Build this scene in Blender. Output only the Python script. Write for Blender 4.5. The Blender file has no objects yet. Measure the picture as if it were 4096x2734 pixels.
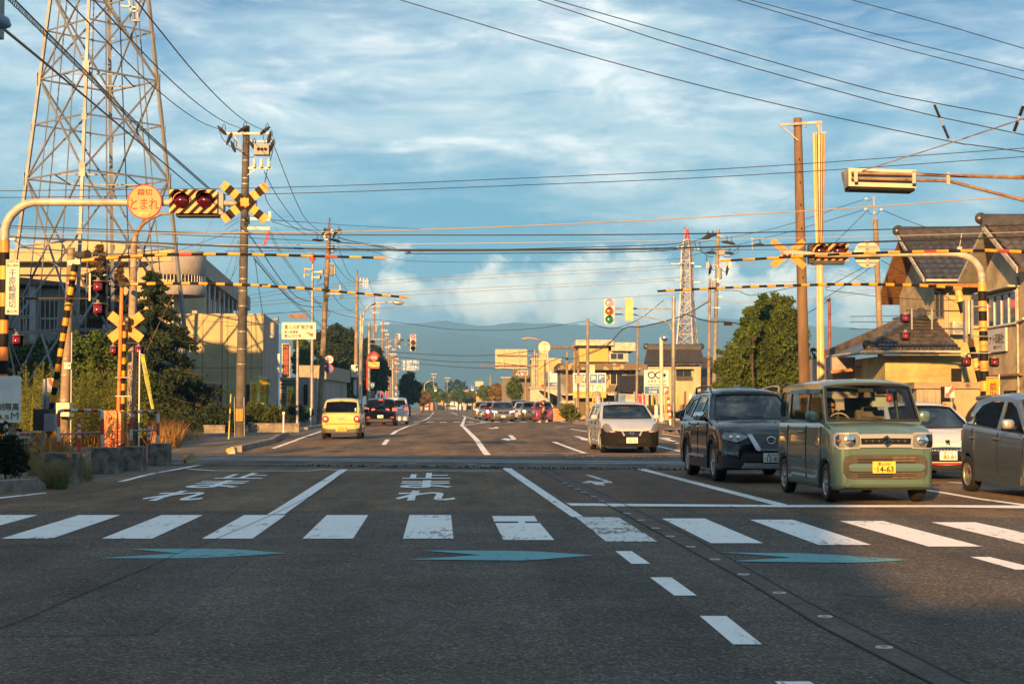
import bpy,math,random
import numpy as np
from mathutils import Vector,Matrix
from mathutils.geometry import tessellate_polygon
RAD=math.radians
random.seed(11);RNG=np.random.default_rng(5)
S=bpy.context.scene;COL=S.collection
# ------------------------------------------------------------------ camera
CAMH,PITCH,FPX=1.4,2.333,6258.0
cd=bpy.data.cameras.new('camera');cam=bpy.data.objects.new('camera',cd);COL.objects.link(cam)
cd.lens=55;cd.sensor_width=36;cd.clip_start=.1;cd.clip_end=60000
cam.location=(0,0,CAMH);cam.rotation_euler=(RAD(90+PITCH),0,0);S.camera=cam
# ------------------------------------------------------------------ sky, sun, exposure
SUN_EL,SUN_AZ=15.0,197.0  # azimuth clockwise from +Y: behind the camera and a little left
S.view_settings.view_transform='Standard';S.view_settings.look='None'
S.view_settings.exposure=1.48;S.view_settings.gamma=1.0
S.cycles.max_bounces=6;S.cycles.transparent_max_bounces=12;S.cycles.volume_bounces=1
S.cycles.caustics_reflective=False;S.cycles.caustics_refractive=False
W=bpy.data.worlds.new('World');S.world=W;W.use_nodes=True
def build_world():
    nt=W.node_tree;N=nt.nodes;L=nt.links;N.clear()
    def n(t,**k):
        x=N.new(t)
        for a,b in k.items():setattr(x,a,b)
        return x
    def mth(op,a,b=None,c=None,clamp=False):
        x=n('ShaderNodeMath',operation=op);x.use_clamp=clamp
        for i,v in enumerate((a,b,c)):
            if v is None:continue
            if isinstance(v,(int,float)):x.inputs[i].default_value=v
            else:L.new(v,x.inputs[i])
        return x.outputs[0]
    def ramp(v,pts):
        x=n('ShaderNodeValToRGB');L.new(v,x.inputs[0]);e=x.color_ramp.elements
        while len(e)<len(pts):e.new(.5)
        for el,(p,c) in zip(e,pts):
            el.position=p;el.color=(c,c,c,1) if isinstance(c,(int,float)) else(*c,1)
        return x.outputs[0]
    def mix(f,a,b,bt='MIX'):
        x=n('ShaderNodeMix',data_type='RGBA',blend_type=bt)
        for s,v in((0,f),(6,a),(7,b)):
            if isinstance(v,(int,float)):x.inputs[s].default_value=v
            elif isinstance(v,tuple):x.inputs[s].default_value=(*v,1)
            else:L.new(v,x.inputs[s])
        return x.outputs[2]
    sky=n('ShaderNodeTexSky',sky_type='NISHITA',sun_disc=False,sun_elevation=RAD(SUN_EL),sun_rotation=RAD(SUN_AZ))
    sky.air_density=1.0;sky.dust_density=.6;sky.ozone_density=3.0
    tc=n('ShaderNodeTexCoord');sep=n('ShaderNodeSeparateXYZ');L.new(tc.outputs['Generated'],sep.inputs[0])
    az=mth('ARCTAN2',sep.outputs[0],sep.outputs[1]);el=mth('ARCSINE',sep.outputs[2])
    def fld(sx,sy,scale,detail,rough,dist=0,off=0,lac=2.0):
        c=n('ShaderNodeCombineXYZ')
        L.new(mth('MULTIPLY',az,sx),c.inputs[0]);L.new(mth('MULTIPLY',el,sy),c.inputs[1]);c.inputs[2].default_value=off
        t=n('ShaderNodeTexNoise');t.inputs['Scale'].default_value=scale;t.inputs['Detail'].default_value=detail
        t.inputs['Roughness'].default_value=rough;t.inputs['Distortion'].default_value=dist;t.inputs['Lacunarity'].default_value=lac
        L.new(c.outputs[0],t.inputs['Vector']);return t.outputs['Fac']
    base=mix(1.0,sky.outputs[0],(.088,.100,.118),'MULTIPLY')
    deep=ramp(mth('MULTIPLY',el,3.2),[(0,(.50,.78,.84)),(.16,(.20,.52,.67)),(.45,(.125,.41,.60)),(.72,(.11,.30,.54)),(1,(.19,.28,.38))])
    base=mix(.88,base,deep)
    # high streaky cloud: long soft bands, denser between 6 and 13 degrees
    a=fld(1,3.0,4.6,8,.56,.4,3.1);b=fld(1,4.6,14,9,.66,.5,7.7);c0=fld(1,1.5,3.2,3,.5,0,2.2)
    band=ramp(mth('MULTIPLY',el,3.0),[(0,.0),(.22,.22),(.42,.62),(.62,.80),(.74,.55),(.95,.42)])
    v=mth('ADD',mth('ADD',mth('MULTIPLY',a,.76),mth('MULTIPLY',b,.36)),mth('MULTIPLY_ADD',c0,.62,-.18))
    v=mth('ADD',v,mth('MULTIPLY',band,.30))
    cir=ramp(v,[(.76,0),(.87,.40),(.97,.85)])
    cirrus=ramp(fld(1,3.0,11,8,.62,.4,9),[(.36,(.50,.70,.78)),(.52,(.82,.92,.93)),(.62,(1.28,1.25,1.16))])
    col=mix(mth('MULTIPLY',cir,.92),base,cirrus)
    # cumulus bank over the mountains
    u=fld(1,1.25,17,10,.60,.25,2.0);u2=fld(1,1.3,48,8,.62,.2,5.0)
    lat=ramp(mth('MULTIPLY_ADD',az,2.0,.5),[(.22,.0),(.30,.35),(.345,.86),(.42,.80),(.50,.85),(.60,.92),(.672,.98),(.70,.62),(.735,.55),(.765,1.0),(.84,.80),(.93,.66),(.99,.3)])
    topz=mth('MULTIPLY_ADD',lat,.050,.044)  # radians: top of the bank
    hgt=mth('MULTIPLY',mth('SUBTRACT',topz,el),26.0)
    low=ramp(mth('MULTIPLY',el,10),[(.30,0),(.47,1)])
    d=mth('ADD',mth('ADD',mth('MULTIPLY',mth('SUBTRACT',u,.5),2.9),mth('MULTIPLY',mth('SUBTRACT',u2,.5),.9)),mth('ADD',hgt,.22))
    dens=mth('MULTIPLY',ramp(d,[(.0,0),(.42,.78),(.95,.97)]),low)
    sh=fld(1,1.25,22,6,.6,.3,12.0)
    shade=ramp(mth('ADD',mth('MULTIPLY',sh,.8),mth('MULTIPLY',el,3.4)),[(.50,(.48,.62,.72)),(.62,(1.5,1.36,1.12)),(.78,(2.5,2.05,1.5))])
    col=mix(mth('MULTIPLY',dens,.95),col,shade)
    bg=n('ShaderNodeBackground');L.new(mix(1.0,col,(4.15,4.3,4.35),'MULTIPLY'),bg.inputs[0]);bg.inputs[1].default_value=.1
    o=n('ShaderNodeOutputWorld');L.new(bg.outputs[0],o.inputs[0])
build_world()
sd=bpy.data.lights.new('sun','SUN');sun=bpy.data.objects.new('sun',sd);COL.objects.link(sun)
sd.energy=5.0;sd.angle=RAD(.55);sd.color=(1,.52,.17)
to_sun=Vector((math.sin(RAD(SUN_AZ))*math.cos(RAD(SUN_EL)),math.cos(RAD(SUN_AZ))*math.cos(RAD(SUN_EL)),math.sin(RAD(SUN_EL))))
sun.rotation_euler=to_sun.to_track_quat('Z','Y').to_euler();sun.location=to_sun*50
# ------------------------------------------------------------------ photograph coordinates -> places
CR={'v':(0,0,.57349),'a':(0,650,2.0909),'b':(0,1300,2.0909),'c':(900,800,2.851),'d':(1100,1250,2.851),
      'e':(1800,1200,2.851),'f':(2350,1200,2.851),'g':(2600,800,2.851),'h':(2600,1350,2.091),'i':(3300,650,2.613),
      'j':(3400,1150,3.1365),'k':(3300,1450,2.613),'l':(0,0,1.9125),'m':(0,1750,1.11857),'n':(2000,1750,1.1207),
      'o':(1600,1550,4.698),'p':(3000,350,2.1433),'q':(2200,1550,3.3557),'r':(0,1350,2.412),'z':(0,0,1)}
KN=[(-400,0),(47,0),(58,.15),(90,.24),(125,.12),(200,0),(12000,0)]
def gz(y):
    for(a,p),(b,q) in zip(KN,KN[1:]):
        if y<=b:return p+(q-p)*(y-a)/(b-a)
    return 0
_cp,_sp=math.cos(RAD(PITCH)),math.sin(RAD(PITCH))
def ray(c,x,y):
    x0,y0,s=CR[c];u=(x/s+x0-2048)/FPX;v=(1367-(y/s+y0))/FPX
    return Vector((u,_cp-v*_sp,_sp+v*_cp))
def P(c,x,y,D):  # the point seen there at distance D
    r=ray(c,x,y);return Vector((0,0,CAMH))+r*(D/r.y)
def G(c,x,y,z=0.0):  # the ground point seen there
    r=ray(c,x,y);D=30.
    for _ in range(40):D=(gz(D)+z-CAMH)/min(r.z,-.0012)*r.y
    p=Vector((0,0,CAMH))+r*(D/r.y);return p
def XZ(c,x,y,D):
    p=P(c,x,y,D);return p.x,p.z
# ------------------------------------------------------------------ materials
def nodes(name):
    m=bpy.data.materials.new(name);m.use_nodes=True;nt=m.node_tree
    return m,nt,nt.nodes['Principled BSDF']
def hexc(c):return(*c,1)
MATS={}
def mat(name,col,rough=.6,metal=0,var=.12,scale=3.0,bump=0,bscale=40,coat=0,emit=0,col2=None,spec=.5,island=0,trans=0,stretch=None):
    if name in MATS:return MATS[name]
    m,nt,b=nodes(name);N,L=nt.nodes,nt.links
    b.inputs['Base Color'].default_value=hexc(col);b.inputs['Roughness'].default_value=rough;b.inputs['Metallic'].default_value=metal
    b.inputs['Specular IOR Level'].default_value=spec
    if coat:b.inputs['Coat Weight'].default_value=coat;b.inputs['Coat Roughness'].default_value=.04
    if emit:b.inputs['Emission Color'].default_value=hexc(col);b.inputs['Emission Strength'].default_value=emit
    tc=N.new('ShaderNodeTexCoord');vec=tc.outputs['Object']
    if stretch:
        mp=N.new('ShaderNodeMapping');mp.inputs['Scale'].default_value=stretch;L.new(vec,mp.inputs[0]);vec=mp.outputs[0]
    if var or col2:
        t=N.new('ShaderNodeTexNoise');t.inputs['Scale'].default_value=scale;t.inputs['Detail'].default_value=6;t.inputs['Roughness'].default_value=.65
        L.new(vec,t.inputs['Vector'])
        r=N.new('ShaderNodeValToRGB');L.new(t.outputs['Fac'],r.inputs[0])
        c2=col2 or tuple(c*(1-var*1.6) for c in col)
        r.color_ramp.elements[0].position=.38;r.color_ramp.elements[0].color=hexc(c2)
        r.color_ramp.elements[1].position=.62;r.color_ramp.elements[1].color=hexc(tuple(min(1,c*(1+var*.5)) for c in col))
        out=r.outputs[0]
        if island:
            g=N.new('ShaderNodeNewGeometry');mr=N.new('ShaderNodeMapRange');L.new(g.outputs['Random Per Island'],mr.inputs[0])
            mr.inputs[3].default_value=1-island;mr.inputs[4].default_value=1+island
            mx=N.new('ShaderNodeMix');mx.data_type='RGBA';mx.blend_type='MULTIPLY';mx.inputs[0].default_value=1
            L.new(out,mx.inputs[6]);L.new(mr.outputs[0],mx.inputs[7]);out=mx.outputs[2]
        L.new(out,b.inputs['Base Color'])
        mr=N.new('ShaderNodeMapRange');L.new(t.outputs['Fac'],mr.inputs[0]);mr.inputs[3].default_value=min(1,rough*1.2);mr.inputs[4].default_value=rough*.85
        L.new(mr.outputs[0],b.inputs['Roughness'])
    if bump:
        t=N.new('ShaderNodeTexNoise');t.inputs['Scale'].default_value=bscale;t.inputs['Detail'].default_value=4;L.new(vec,t.inputs['Vector'])
        bp=N.new('ShaderNodeBump');bp.inputs['Strength'].default_value=bump;bp.inputs['Distance'].default_value=.02
        L.new(t.outputs['Fac'],bp.inputs['Height']);L.new(bp.outputs[0],b.inputs['Normal'])
    if trans:
        b.inputs['Transmission Weight'].default_value=0
        tr=N.new('ShaderNodeBsdfTranslucent');tr.inputs[0].default_value=hexc(tuple(min(1,c*1.3) for c in col));mx=N.new('ShaderNodeMixShader');mx.inputs[0].default_value=trans
        o=N['Material Output'];L.new(b.outputs[0],mx.inputs[1]);L.new(tr.outputs[0],mx.inputs[2]);L.new(mx.outputs[0],o.inputs[0])
    MATS[name]=m;return m
def glassmat(name,tint,mixf):  # thin pane: part clear, part mirror-like
    m,nt,b=nodes(name);N,L=nt.nodes,nt.links
    b.inputs['Base Color'].default_value=(.004,.004,.005,1);b.inputs['Roughness'].default_value=.04;b.inputs['Specular IOR Level'].default_value=.8
    tr=N.new('ShaderNodeBsdfTransparent');tr.inputs[0].default_value=hexc(tint);mx=N.new('ShaderNodeMixShader')
    fr=N.new('ShaderNodeFresnel');fr.inputs[0].default_value=1.55
    mr=N.new('ShaderNodeMapRange');L.new(fr.outputs[0],mr.inputs[0]);mr.inputs[3].default_value=mixf;mr.inputs[4].default_value=1
    L.new(mr.outputs[0],mx.inputs[0]);L.new(tr.outputs[0],mx.inputs[1]);L.new(b.outputs[0],mx.inputs[2]);L.new(mx.outputs[0],N['Material Output'].inputs[0])
    MATS[name]=m;return m
def asphalt(name,c1,c2,grain=.5,patch=.12,red=None,crackw=0):
    m,nt,b=nodes(name);N,L=nt.nodes,nt.links
    tc=N.new('ShaderNodeTexCoord');v=tc.outputs['Object']
    def noise(sc,d,r=.6,vec=v):
        t=N.new('ShaderNodeTexNoise');t.inputs['Scale'].default_value=sc;t.inputs['Detail'].default_value=d;t.inputs['Roughness'].default_value=r;L.new(vec,t.inputs['Vector']);return t.outputs['Fac']
    def rmp(f,pts):
        r=N.new('ShaderNodeValToRGB');L.new(f,r.inputs[0]);e=r.color_ramp.elements
        while len(e)<len(pts):e.new(.5)
        for x,(p,c) in zip(e,pts):x.position=p;x.color=(c,c,c,1) if isinstance(c,float) else hexc(c)
        return r.outputs[0]
    def mul(a,bb,f=1.0,bt='MULTIPLY'):
        x=N.new('ShaderNodeMix');x.data_type='RGBA';x.blend_type=bt;x.inputs[0].default_value=f if isinstance(f,float) else 0
        if not isinstance(f,float):L.new(f,x.inputs[0])
        L.new(a,x.inputs[6])
        if isinstance(bb,tuple):x.inputs[7].default_value=hexc(bb)
        else:L.new(bb,x.inputs[7])
        return x.outputs[2]
    big=rmp(noise(.35,4),[(.35,c1),(.65,c2)])
    mp=N.new('ShaderNodeMapping');mp.inputs['Scale'].default_value=(.9,.12,1);L.new(v,mp.inputs[0])
    streak=rmp(noise(1.2,5,.6,mp.outputs[0]),[(.35,1-patch*1.6),(.65,1+patch*.5)])
    vo=N.new('ShaderNodeTexVoronoi');vo.inputs['Scale'].default_value=62;L.new(v,vo.inputs['Vector'])
    sp=N.new('ShaderNodeSeparateColor');L.new(vo.outputs['Color'],sp.inputs[0])
    grn=rmp(sp.outputs[0],[(0.,1-grain),(.7,1.0),(.93,1+grain*.9),(1.,1+grain*2.6)])
    c=mul(mul(mul(big,streak),grn),rmp(noise(2.4,6,.7),[(.30,.78),(.5,1.0),(.72,1.16)]))
    if red:
        f=rmp(noise(.16,3),[(.48,0.),(.62,.75)]);c=mul(c,red,f,'MIX')
    L.new(c,b.inputs['Base Color'])
    L.new(rmp(noise(1.1,4),[(.3,.62),(.7,.85)]),b.inputs['Roughness']);b.inputs['Specular IOR Level'].default_value=.35
    bp=N.new('ShaderNodeBump');bp.inputs['Strength'].default_value=1.0;bp.inputs['Distance'].default_value=.03
    L.new(vo.outputs['Distance'],bp.inputs['Height']);L.new(bp.outputs[0],b.inputs['Normal'])
    MATS[name]=m;return m
def paintmark(name,col,wear=.42):  # road paint worn through to the asphalt
    m,nt,b=nodes(name);N,L=nt.nodes,nt.links
    tc=N.new('ShaderNodeTexCoord');v=tc.outputs['Object']
    def noise(sc,d,vec=v):
        t=N.new('ShaderNodeTexNoise');t.inputs['Scale'].default_value=sc;t.inputs['Detail'].default_value=d;t.inputs['Roughness'].default_value=.75;L.new(vec,t.inputs['Vector']);return t.outputs['Fac']
    mp=N.new('ShaderNodeMapping');mp.inputs['Scale'].default_value=(3,.6,1);L.new(v,mp.inputs[0])
    a=noise(4,8,mp.outputs[0]);c=noise(.5,3)
    ad=N.new('ShaderNodeMath');ad.operation='MULTIPLY_ADD';L.new(c,ad.inputs[0]);ad.inputs[1].default_value=.6;L.new(a,ad.inputs[2])
    r=N.new('ShaderNodeValToRGB');L.new(ad.outputs[0],r.inputs[0]);e=r.color_ramp.elements
    e[0].position=wear+.06;e[0].color=(.09,.09,.095,1);e[1].position=wear+.17;e[1].color=hexc(col)
    x=e.new(.9);x.color=hexc(tuple(min(1,q*1.06) for q in col))
    L.new(r.outputs[0],b.inputs['Base Color']);b.inputs['Roughness'].default_value=.75
    bp=N.new('ShaderNodeBump');bp.inputs['Strength'].default_value=.3;bp.inputs['Distance'].default_value=.004;L.new(noise(90,3),bp.inputs['Height']);L.new(bp.outputs[0],b.inputs['Normal'])
    MATS[name]=m;return m
M_BLACK=mat('black_rubber',(.006,.006,.007),.7,var=.2)
M_WIRE=mat('wire_black',(.010,.011,.014),.5,var=0)
M_STEEL=mat('galvanised_steel',(.30,.31,.31),.5,.35,var=.25,scale=2)
M_CONC=mat('pole_concrete',(.25,.225,.19),.85,var=.22,scale=1.6,bump=.3,bscale=60)
M_DPOLE=mat('dark_pole',(.04,.038,.036),.8,var=.2,scale=2)
M_BROWN=mat('brown_pole',(.15,.095,.055),.85,var=.25,scale=2,stretch=(1,1,.2))
M_WHITE=mat('white_enamel',(.56,.57,.58),.45,var=.07)
M_CREAM=mat('cream_enamel',(.50,.45,.34),.5,var=.12)
M_YEL=mat('warning_yellow',(.66,.27,.008),.45,var=.14,scale=6)
M_ORG=mat('warning_orange',(.74,.24,.04),.5,var=.12,scale=4)
M_RED=mat('enamel_red',(.55,.035,.03),.45,var=.12)
M_GREY=mat('grey_paint',(.22,.23,.24),.55,var=.12)
M_DARK=mat('dark_void',(.005,.0045,.004),.7,var=0,spec=.25)
M_CERAM=mat('white_porcelain',(.52,.52,.48),.25,var=.04)
M_RUST=mat('rusty_steel',(.22,.17,.13),.7,.2,var=.2,scale=4,col2=(.13,.055,.03))
M_CHROME=mat('chrome',(.75,.76,.78),.12,1.0,var=0)
M_BRIGHT=mat('bright_trim',(.50,.53,.58),.28,.6,var=0)  # chrome trim; bluish sky reflection is put into the base colour
M_CONCBLK=mat('mossy_concrete',(.17,.155,.125),.92,var=.3,scale=5,bump=.6,bscale=25,col2=(.055,.052,.042))
M_KERB=mat('kerb_concrete',(.20,.18,.16),.9,var=.3,scale=3,bump=.4,bscale=40,col2=(.11,.10,.095))
# ------------------------------------------------------------------ object helpers
BASE={}
def props(o,label=None,cat=None,group=None,kind=None):
    for k,v in(('label',label),('category',cat),('group',group),('kind',kind)):
        if v:o[k]=v
    return o
def thing(name,loc,label,cat,group=None,rz=0,local=False):
    o=bpy.data.objects.new(name,None);COL.objects.link(o);o.empty_display_size=.2
    o.location=loc;o.rotation_euler=(0,0,rz);BASE[o.name]=Vector((0,0,0)) if local else Vector(loc)
    return props(o,label,cat,group)
class MB:
    def __init__(s):s.v=[];s.f=[];s.m=[];s.k=0;s.sm=[]
    def add(s,vs,fs,smooth=False):
        b=len(s.v);s.v+=[tuple(v) for v in vs]
        for f in fs:s.f.append([b+i for i in f]);s.m.append(s.k);s.sm.append(smooth)
        return s
    def box(s,a,b):
        (x0,y0,z0),(x1,y1,z1)=a,b
        if x0>x1:x0,x1=x1,x0
        if y0>y1:y0,y1=y1,y0
        if z0>z1:z0,z1=z1,z0
        return s.add([(x0,y0,z0),(x1,y0,z0),(x1,y1,z0),(x0,y1,z0),(x0,y0,z1),(x1,y0,z1),(x1,y1,z1),(x0,y1,z1)],
                     [(0,3,2,1),(4,5,6,7),(0,1,5,4),(1,2,6,5),(2,3,7,6),(3,0,4,7)])
    def bar(s,a,b,w,h=None,up=Vector((0,0,1))):  # rectangular member from a to b
        a,b=Vector(a),Vector(b);h=h or w;d=(b-a).normalized()
        if abs(d.dot(up))>.99:up=Vector((0,1,0))
        r=d.cross(up).normalized();u=r.cross(d);vs=[]
        for p in(a,b):
            for i,j in((-1,-1),(1,-1),(1,1),(-1,1)):vs.append(p+r*(w/2*i)+u*(h/2*j))
        return s.add(vs,[(0,1,2,3),(7,6,5,4),(0,4,5,1),(1,5,6,2),(2,6,7,3),(3,7,4,0)])
    def tube(s,pts,r,seg=8,caps=True):
        pts=[Vector(p) for p in pts];n=len(pts);rs=r if isinstance(r,(list,tuple)) else[r]*n;vs=[];fs=[]
        ref=None
        for i,p in enumerate(pts):
            d=(pts[min(i+1,n-1)]-pts[max(i-1,0)]).normalized()
            if ref is None:ref=Vector((0,0,1)) if abs(d.z)<.9 else Vector((1,0,0))
            u=d.cross(ref).normalized();w=u.cross(d).normalized();ref=w
            for k in range(seg):
                t=2*math.pi*k/seg;vs.append(p+u*(rs[i]*math.cos(t))+w*(rs[i]*math.sin(t)))
        for i in range(n-1):
            for k in range(seg):
                a,b=i*seg+k,i*seg+(k+1)%seg;fs.append((a,b,b+seg,a+seg))
        s.add(vs,fs,True)
        if caps:s.add(vs[:seg],[tuple(range(seg))[::-1]]);s.add(vs[-seg:],[tuple(range(seg))])
        return s
    def cyl(s,a,b,r,r2=None,seg=14):return s.tube([a,b],[r,r if r2 is None else r2],seg)
    def lathe(s,c,prof,axis='z',seg=20):  # prof: (radius, offset) pairs
        vs=[];fs=[];c=Vector(c)
        for rr,h in prof:
            for k in range(seg):
                t=2*math.pi*k/seg;x,y=rr*math.cos(t),rr*math.sin(t)
                vs.append(c+Vector({'z':(x,y,h),'y':(x,h,y),'x':(h,x,y)}[axis]))
        for i in range(len(prof)-1):
            for k in range(seg):
                a,b=i*seg+k,i*seg+(k+1)%seg;fs.append((a,b,b+seg,a+seg))
        return s.add(vs,fs,True)
    def poly(s,pts,holes=(),dirv=None,th=0):  # planar polygon (with holes), optional thickness
        allp=[Vector(p) for p in pts];loops=[allp]+[[Vector(p) for p in h] for h in holes]
        flat=[p for l in loops for p in l];tris=tessellate_polygon(loops)
        s.add(flat,[tuple(t) for t in tris])
        if th:
            dv=Vector(dirv)*th;s.add([p+dv for p in flat],[tuple(reversed(t)) for t in tris])
            for l in loops:
                n=len(l)
                s.add(l+[p+dv for p in l],[(i,(i+1)%n,(i+1)%n+n,i+n) for i in range(n)])
        return s
    def grid(s,fn,nu,nv,smooth=True):
        vs=[fn(i/nu,j/nv) for j in range(nv+1) for i in range(nu+1)]
        fs=[(j*(nu+1)+i,j*(nu+1)+i+1,(j+1)*(nu+1)+i+1,(j+1)*(nu+1)+i) for j in range(nv) for i in range(nu)]
        return s.add(vs,fs,smooth)
    def build(s,name,mats,parent=None,base=None):
        if not isinstance(mats,(list,tuple)):mats=[mats]
        bs=base if base is not None else(BASE[parent.name] if parent else Vector((0,0,0)))
        me=bpy.data.meshes.new(name);me.from_pydata([(v[0]-bs[0],v[1]-bs[1],v[2]-bs[2]) for v in s.v],[],s.f)
        for m_ in mats:me.materials.append(m_)
        me.polygons.foreach_set('material_index',s.m);me.polygons.foreach_set('use_smooth',s.sm);me.update()
        o=bpy.data.objects.new(name,me);COL.objects.link(o)
        if parent:o.parent=parent;BASE[o.name]=Vector(bs)
        else:
            BASE[o.name]=Vector(bs)
            if base is not None:o.location=bs
        return o
def top(mb,name,mats,label,cat,group=None,base=None,kind=None):
    if base is None and mb.v:
        a=np.array([tuple(v) for v in mb.v]);base=Vector((float(a[:,0].mean()),float(a[:,1].mean()),float(a[:,2].min())))
    return props(mb.build(name,mats,None,base),label,cat,group,kind)
def struct(mb,name,mats):return props(mb.build(name,mats),kind='structure')
TEXTS=[]
def text(s,parent,m,o,w,h,right=(1,0,0),up=(0,0,1),bold=.0,flip=False,name='lettering',vertical=False,ls=1.0):
    TEXTS.append((s,parent,m,Vector(o),w,h,Vector(right),Vector(up),bold,flip,name,vertical,ls))
def flush_texts():
    tmp=[]
    for i,t in enumerate(TEXTS):
        c=bpy.data.curves.new('tmp_text','FONT');s='\n'.join(t[0]) if t[11] else t[0]
        c.body=s;c.offset=t[8];c.align_x='CENTER';c.space_line=t[12];c.resolution_u=3;c.fill_mode='FRONT'
        o=bpy.data.objects.new('tmp_text',c);COL.objects.link(o);tmp.append(o)
    bpy.context.view_layer.update();dg=bpy.context.evaluated_depsgraph_get()
    for o,(s,parent,m,org,w,h,r,u,bold,flip,name,vert,ls) in zip(tmp,TEXTS):
        me=bpy.data.meshes.new_from_object(o.evaluated_get(dg));n=len(me.vertices)
        if n:
            a=np.empty(n*3,'f');me.vertices.foreach_get('co',a);a=a.reshape(-1,3)
            lo,hi=a.min(0),a.max(0);q=(a-(lo+hi)/2)/np.maximum(hi-lo,1e-6)
            if flip:q[:,0]*=-1
            bs=BASE[parent.name]
            out=np.array(org)-np.array(bs)+q[:,:1]*w*np.array(r)+q[:,1:2]*h*np.array(u)
            me.vertices.foreach_set('co',out.astype('f').ravel());me.materials.clear();me.materials.append(m);me.update()
            ob=bpy.data.objects.new(name,me);COL.objects.link(ob);ob.parent=parent;BASE[ob.name]=bs
        c=o.data;bpy.data.objects.remove(o);bpy.data.curves.remove(c)
def children(o):return[c for c in bpy.data.objects if c.parent==o]
def copy_tree(o,loc,rz=None,label=None,kids=None):
    kids=kids if kids is not None else{}
    if not kids:
        for c in bpy.data.objects:
            if c.parent:kids.setdefault(c.parent.name,[]).append(c)
    def rec(a,par):
        c=a.copy();COL.objects.link(c);BASE[c.name]=BASE.get(a.name,Vector())
        if par:c.parent=par
        for ch in kids.get(a.name,[]):rec(ch,c)
        return c
    r=rec(o,None);r.location=loc
    if rz is not None:r.rotation_euler=(0,0,rz)
    if label:r['label']=label
    return r
# ------------------------------------------------------------------ ground, road, markings
SLP=-.25  # the railway crosses the road at a slant
def ysplit(y0,y1):
    return[y0]+[k for k,_ in KN if y0<k<y1]+[y1]
def sheet(mb,x0,x1,y0,y1,z,fy0=None,fy1=None):  # x0/x1 may be functions of y
    f=lambda q,y:q(y) if callable(q) else q
    ys=ysplit(y0,y1)
    for a,b in zip(ys,ys[1:]):
        mb.add([(f(x0,a),a,gz(a)+z),(f(x1,a),a,gz(a)+z),(f(x1,b),b,gz(b)+z),(f(x0,b),b,gz(b)+z)],[(0,1,2,3)])
def gpoly(mb,pts,z):  # flat polygon laid on the ground, world points
    mb.poly([(p[0],p[1],gz(p[1])+z) for p in pts])
def gp(mb,c,pts,z):gpoly(mb,[G(c,x,y) for x,y in pts],z)
def line(mb,pts,w,z):  # painted line of width w through ground points
    q=[]
    for a,b in zip(pts,pts[1:]):
        n=max(1,int((Vector(b[:2])-Vector(a[:2])).length/2))
        q+=[Vector((a[0]+(b[0]-a[0])*i/n,a[1]+(b[1]-a[1])*i/n)) for i in range(n)]
    q.append(Vector(pts[-1][:2]));vs=[]
    for i,p in enumerate(q):
        d=(q[min(i+1,len(q)-1)]-q[max(i-1,0)]).normalized();nn=Vector((-d.y,d.x))*(w/2)
        for s in(1,-1):vs.append((p.x+nn.x*s,p.y+nn.y*s,gz(p.y+nn.y*s)+z))
    mb.add(vs,[(2*i,2*i+1,2*i+3,2*i+2) for i in range(len(q)-1)])
m_dirt=mat('dry_ground',(.12,.10,.06),.95,var=.4,scale=.6,bump=.5,bscale=6,col2=(.06,.07,.03))
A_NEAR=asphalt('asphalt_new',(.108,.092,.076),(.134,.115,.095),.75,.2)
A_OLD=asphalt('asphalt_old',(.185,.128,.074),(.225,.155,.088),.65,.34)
A_RED=asphalt('asphalt_red',(.165,.105,.075),(.19,.105,.065),.5,.2)
A_CROSS=asphalt('crossing_panels',(.125,.112,.098),(.17,.155,.14),.5,.35)
A_WALK=asphalt('pavement_asphalt',(.15,.138,.122),(.19,.175,.155),.4,.2)
A_STRIP=asphalt('seam_concrete',(.115,.098,.086),(.14,.118,.10),.3,.2)
PW=paintmark('road_paint_white',(.72,.73,.73),.55);PWW=paintmark('road_paint_worn',(.62,.62,.62),.63)
PB=paintmark('road_paint_blue',(.09,.30,.34),.54)
b=MB()
for(y0,_),(y1,_) in zip([(-200,0)]+KN[1:],KN[1:]):
    if y1>y0:b.add([(-9000,y0,gz(y0)-.06),(9000,y0,gz(y0)-.06),(9000,y1,gz(y1)-.06),(-9000,y1,gz(y1)-.06)],[(0,1,2,3)])
struct(b,'ground',m_dirt)
yn=lambda X:35.0+SLP*X;yf=lambda X:43.9+SLP*X
left_edge=lambda y:-8.6-.043*(y-52) if y>52 else-8.3
right_edge=lambda y:60 if y<128 else max(-.052*y+11.0,-.052*y+11.0)
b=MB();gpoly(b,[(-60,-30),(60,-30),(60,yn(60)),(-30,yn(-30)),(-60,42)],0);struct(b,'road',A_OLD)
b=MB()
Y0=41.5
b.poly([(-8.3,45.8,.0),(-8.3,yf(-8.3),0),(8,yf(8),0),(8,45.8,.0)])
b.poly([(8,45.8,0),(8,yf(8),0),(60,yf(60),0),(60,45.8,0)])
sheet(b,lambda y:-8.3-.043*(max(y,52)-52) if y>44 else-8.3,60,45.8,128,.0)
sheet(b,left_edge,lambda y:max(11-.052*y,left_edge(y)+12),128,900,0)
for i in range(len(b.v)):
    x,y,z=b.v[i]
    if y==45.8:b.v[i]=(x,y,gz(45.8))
struct(b,'road',A_OLD)
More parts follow.
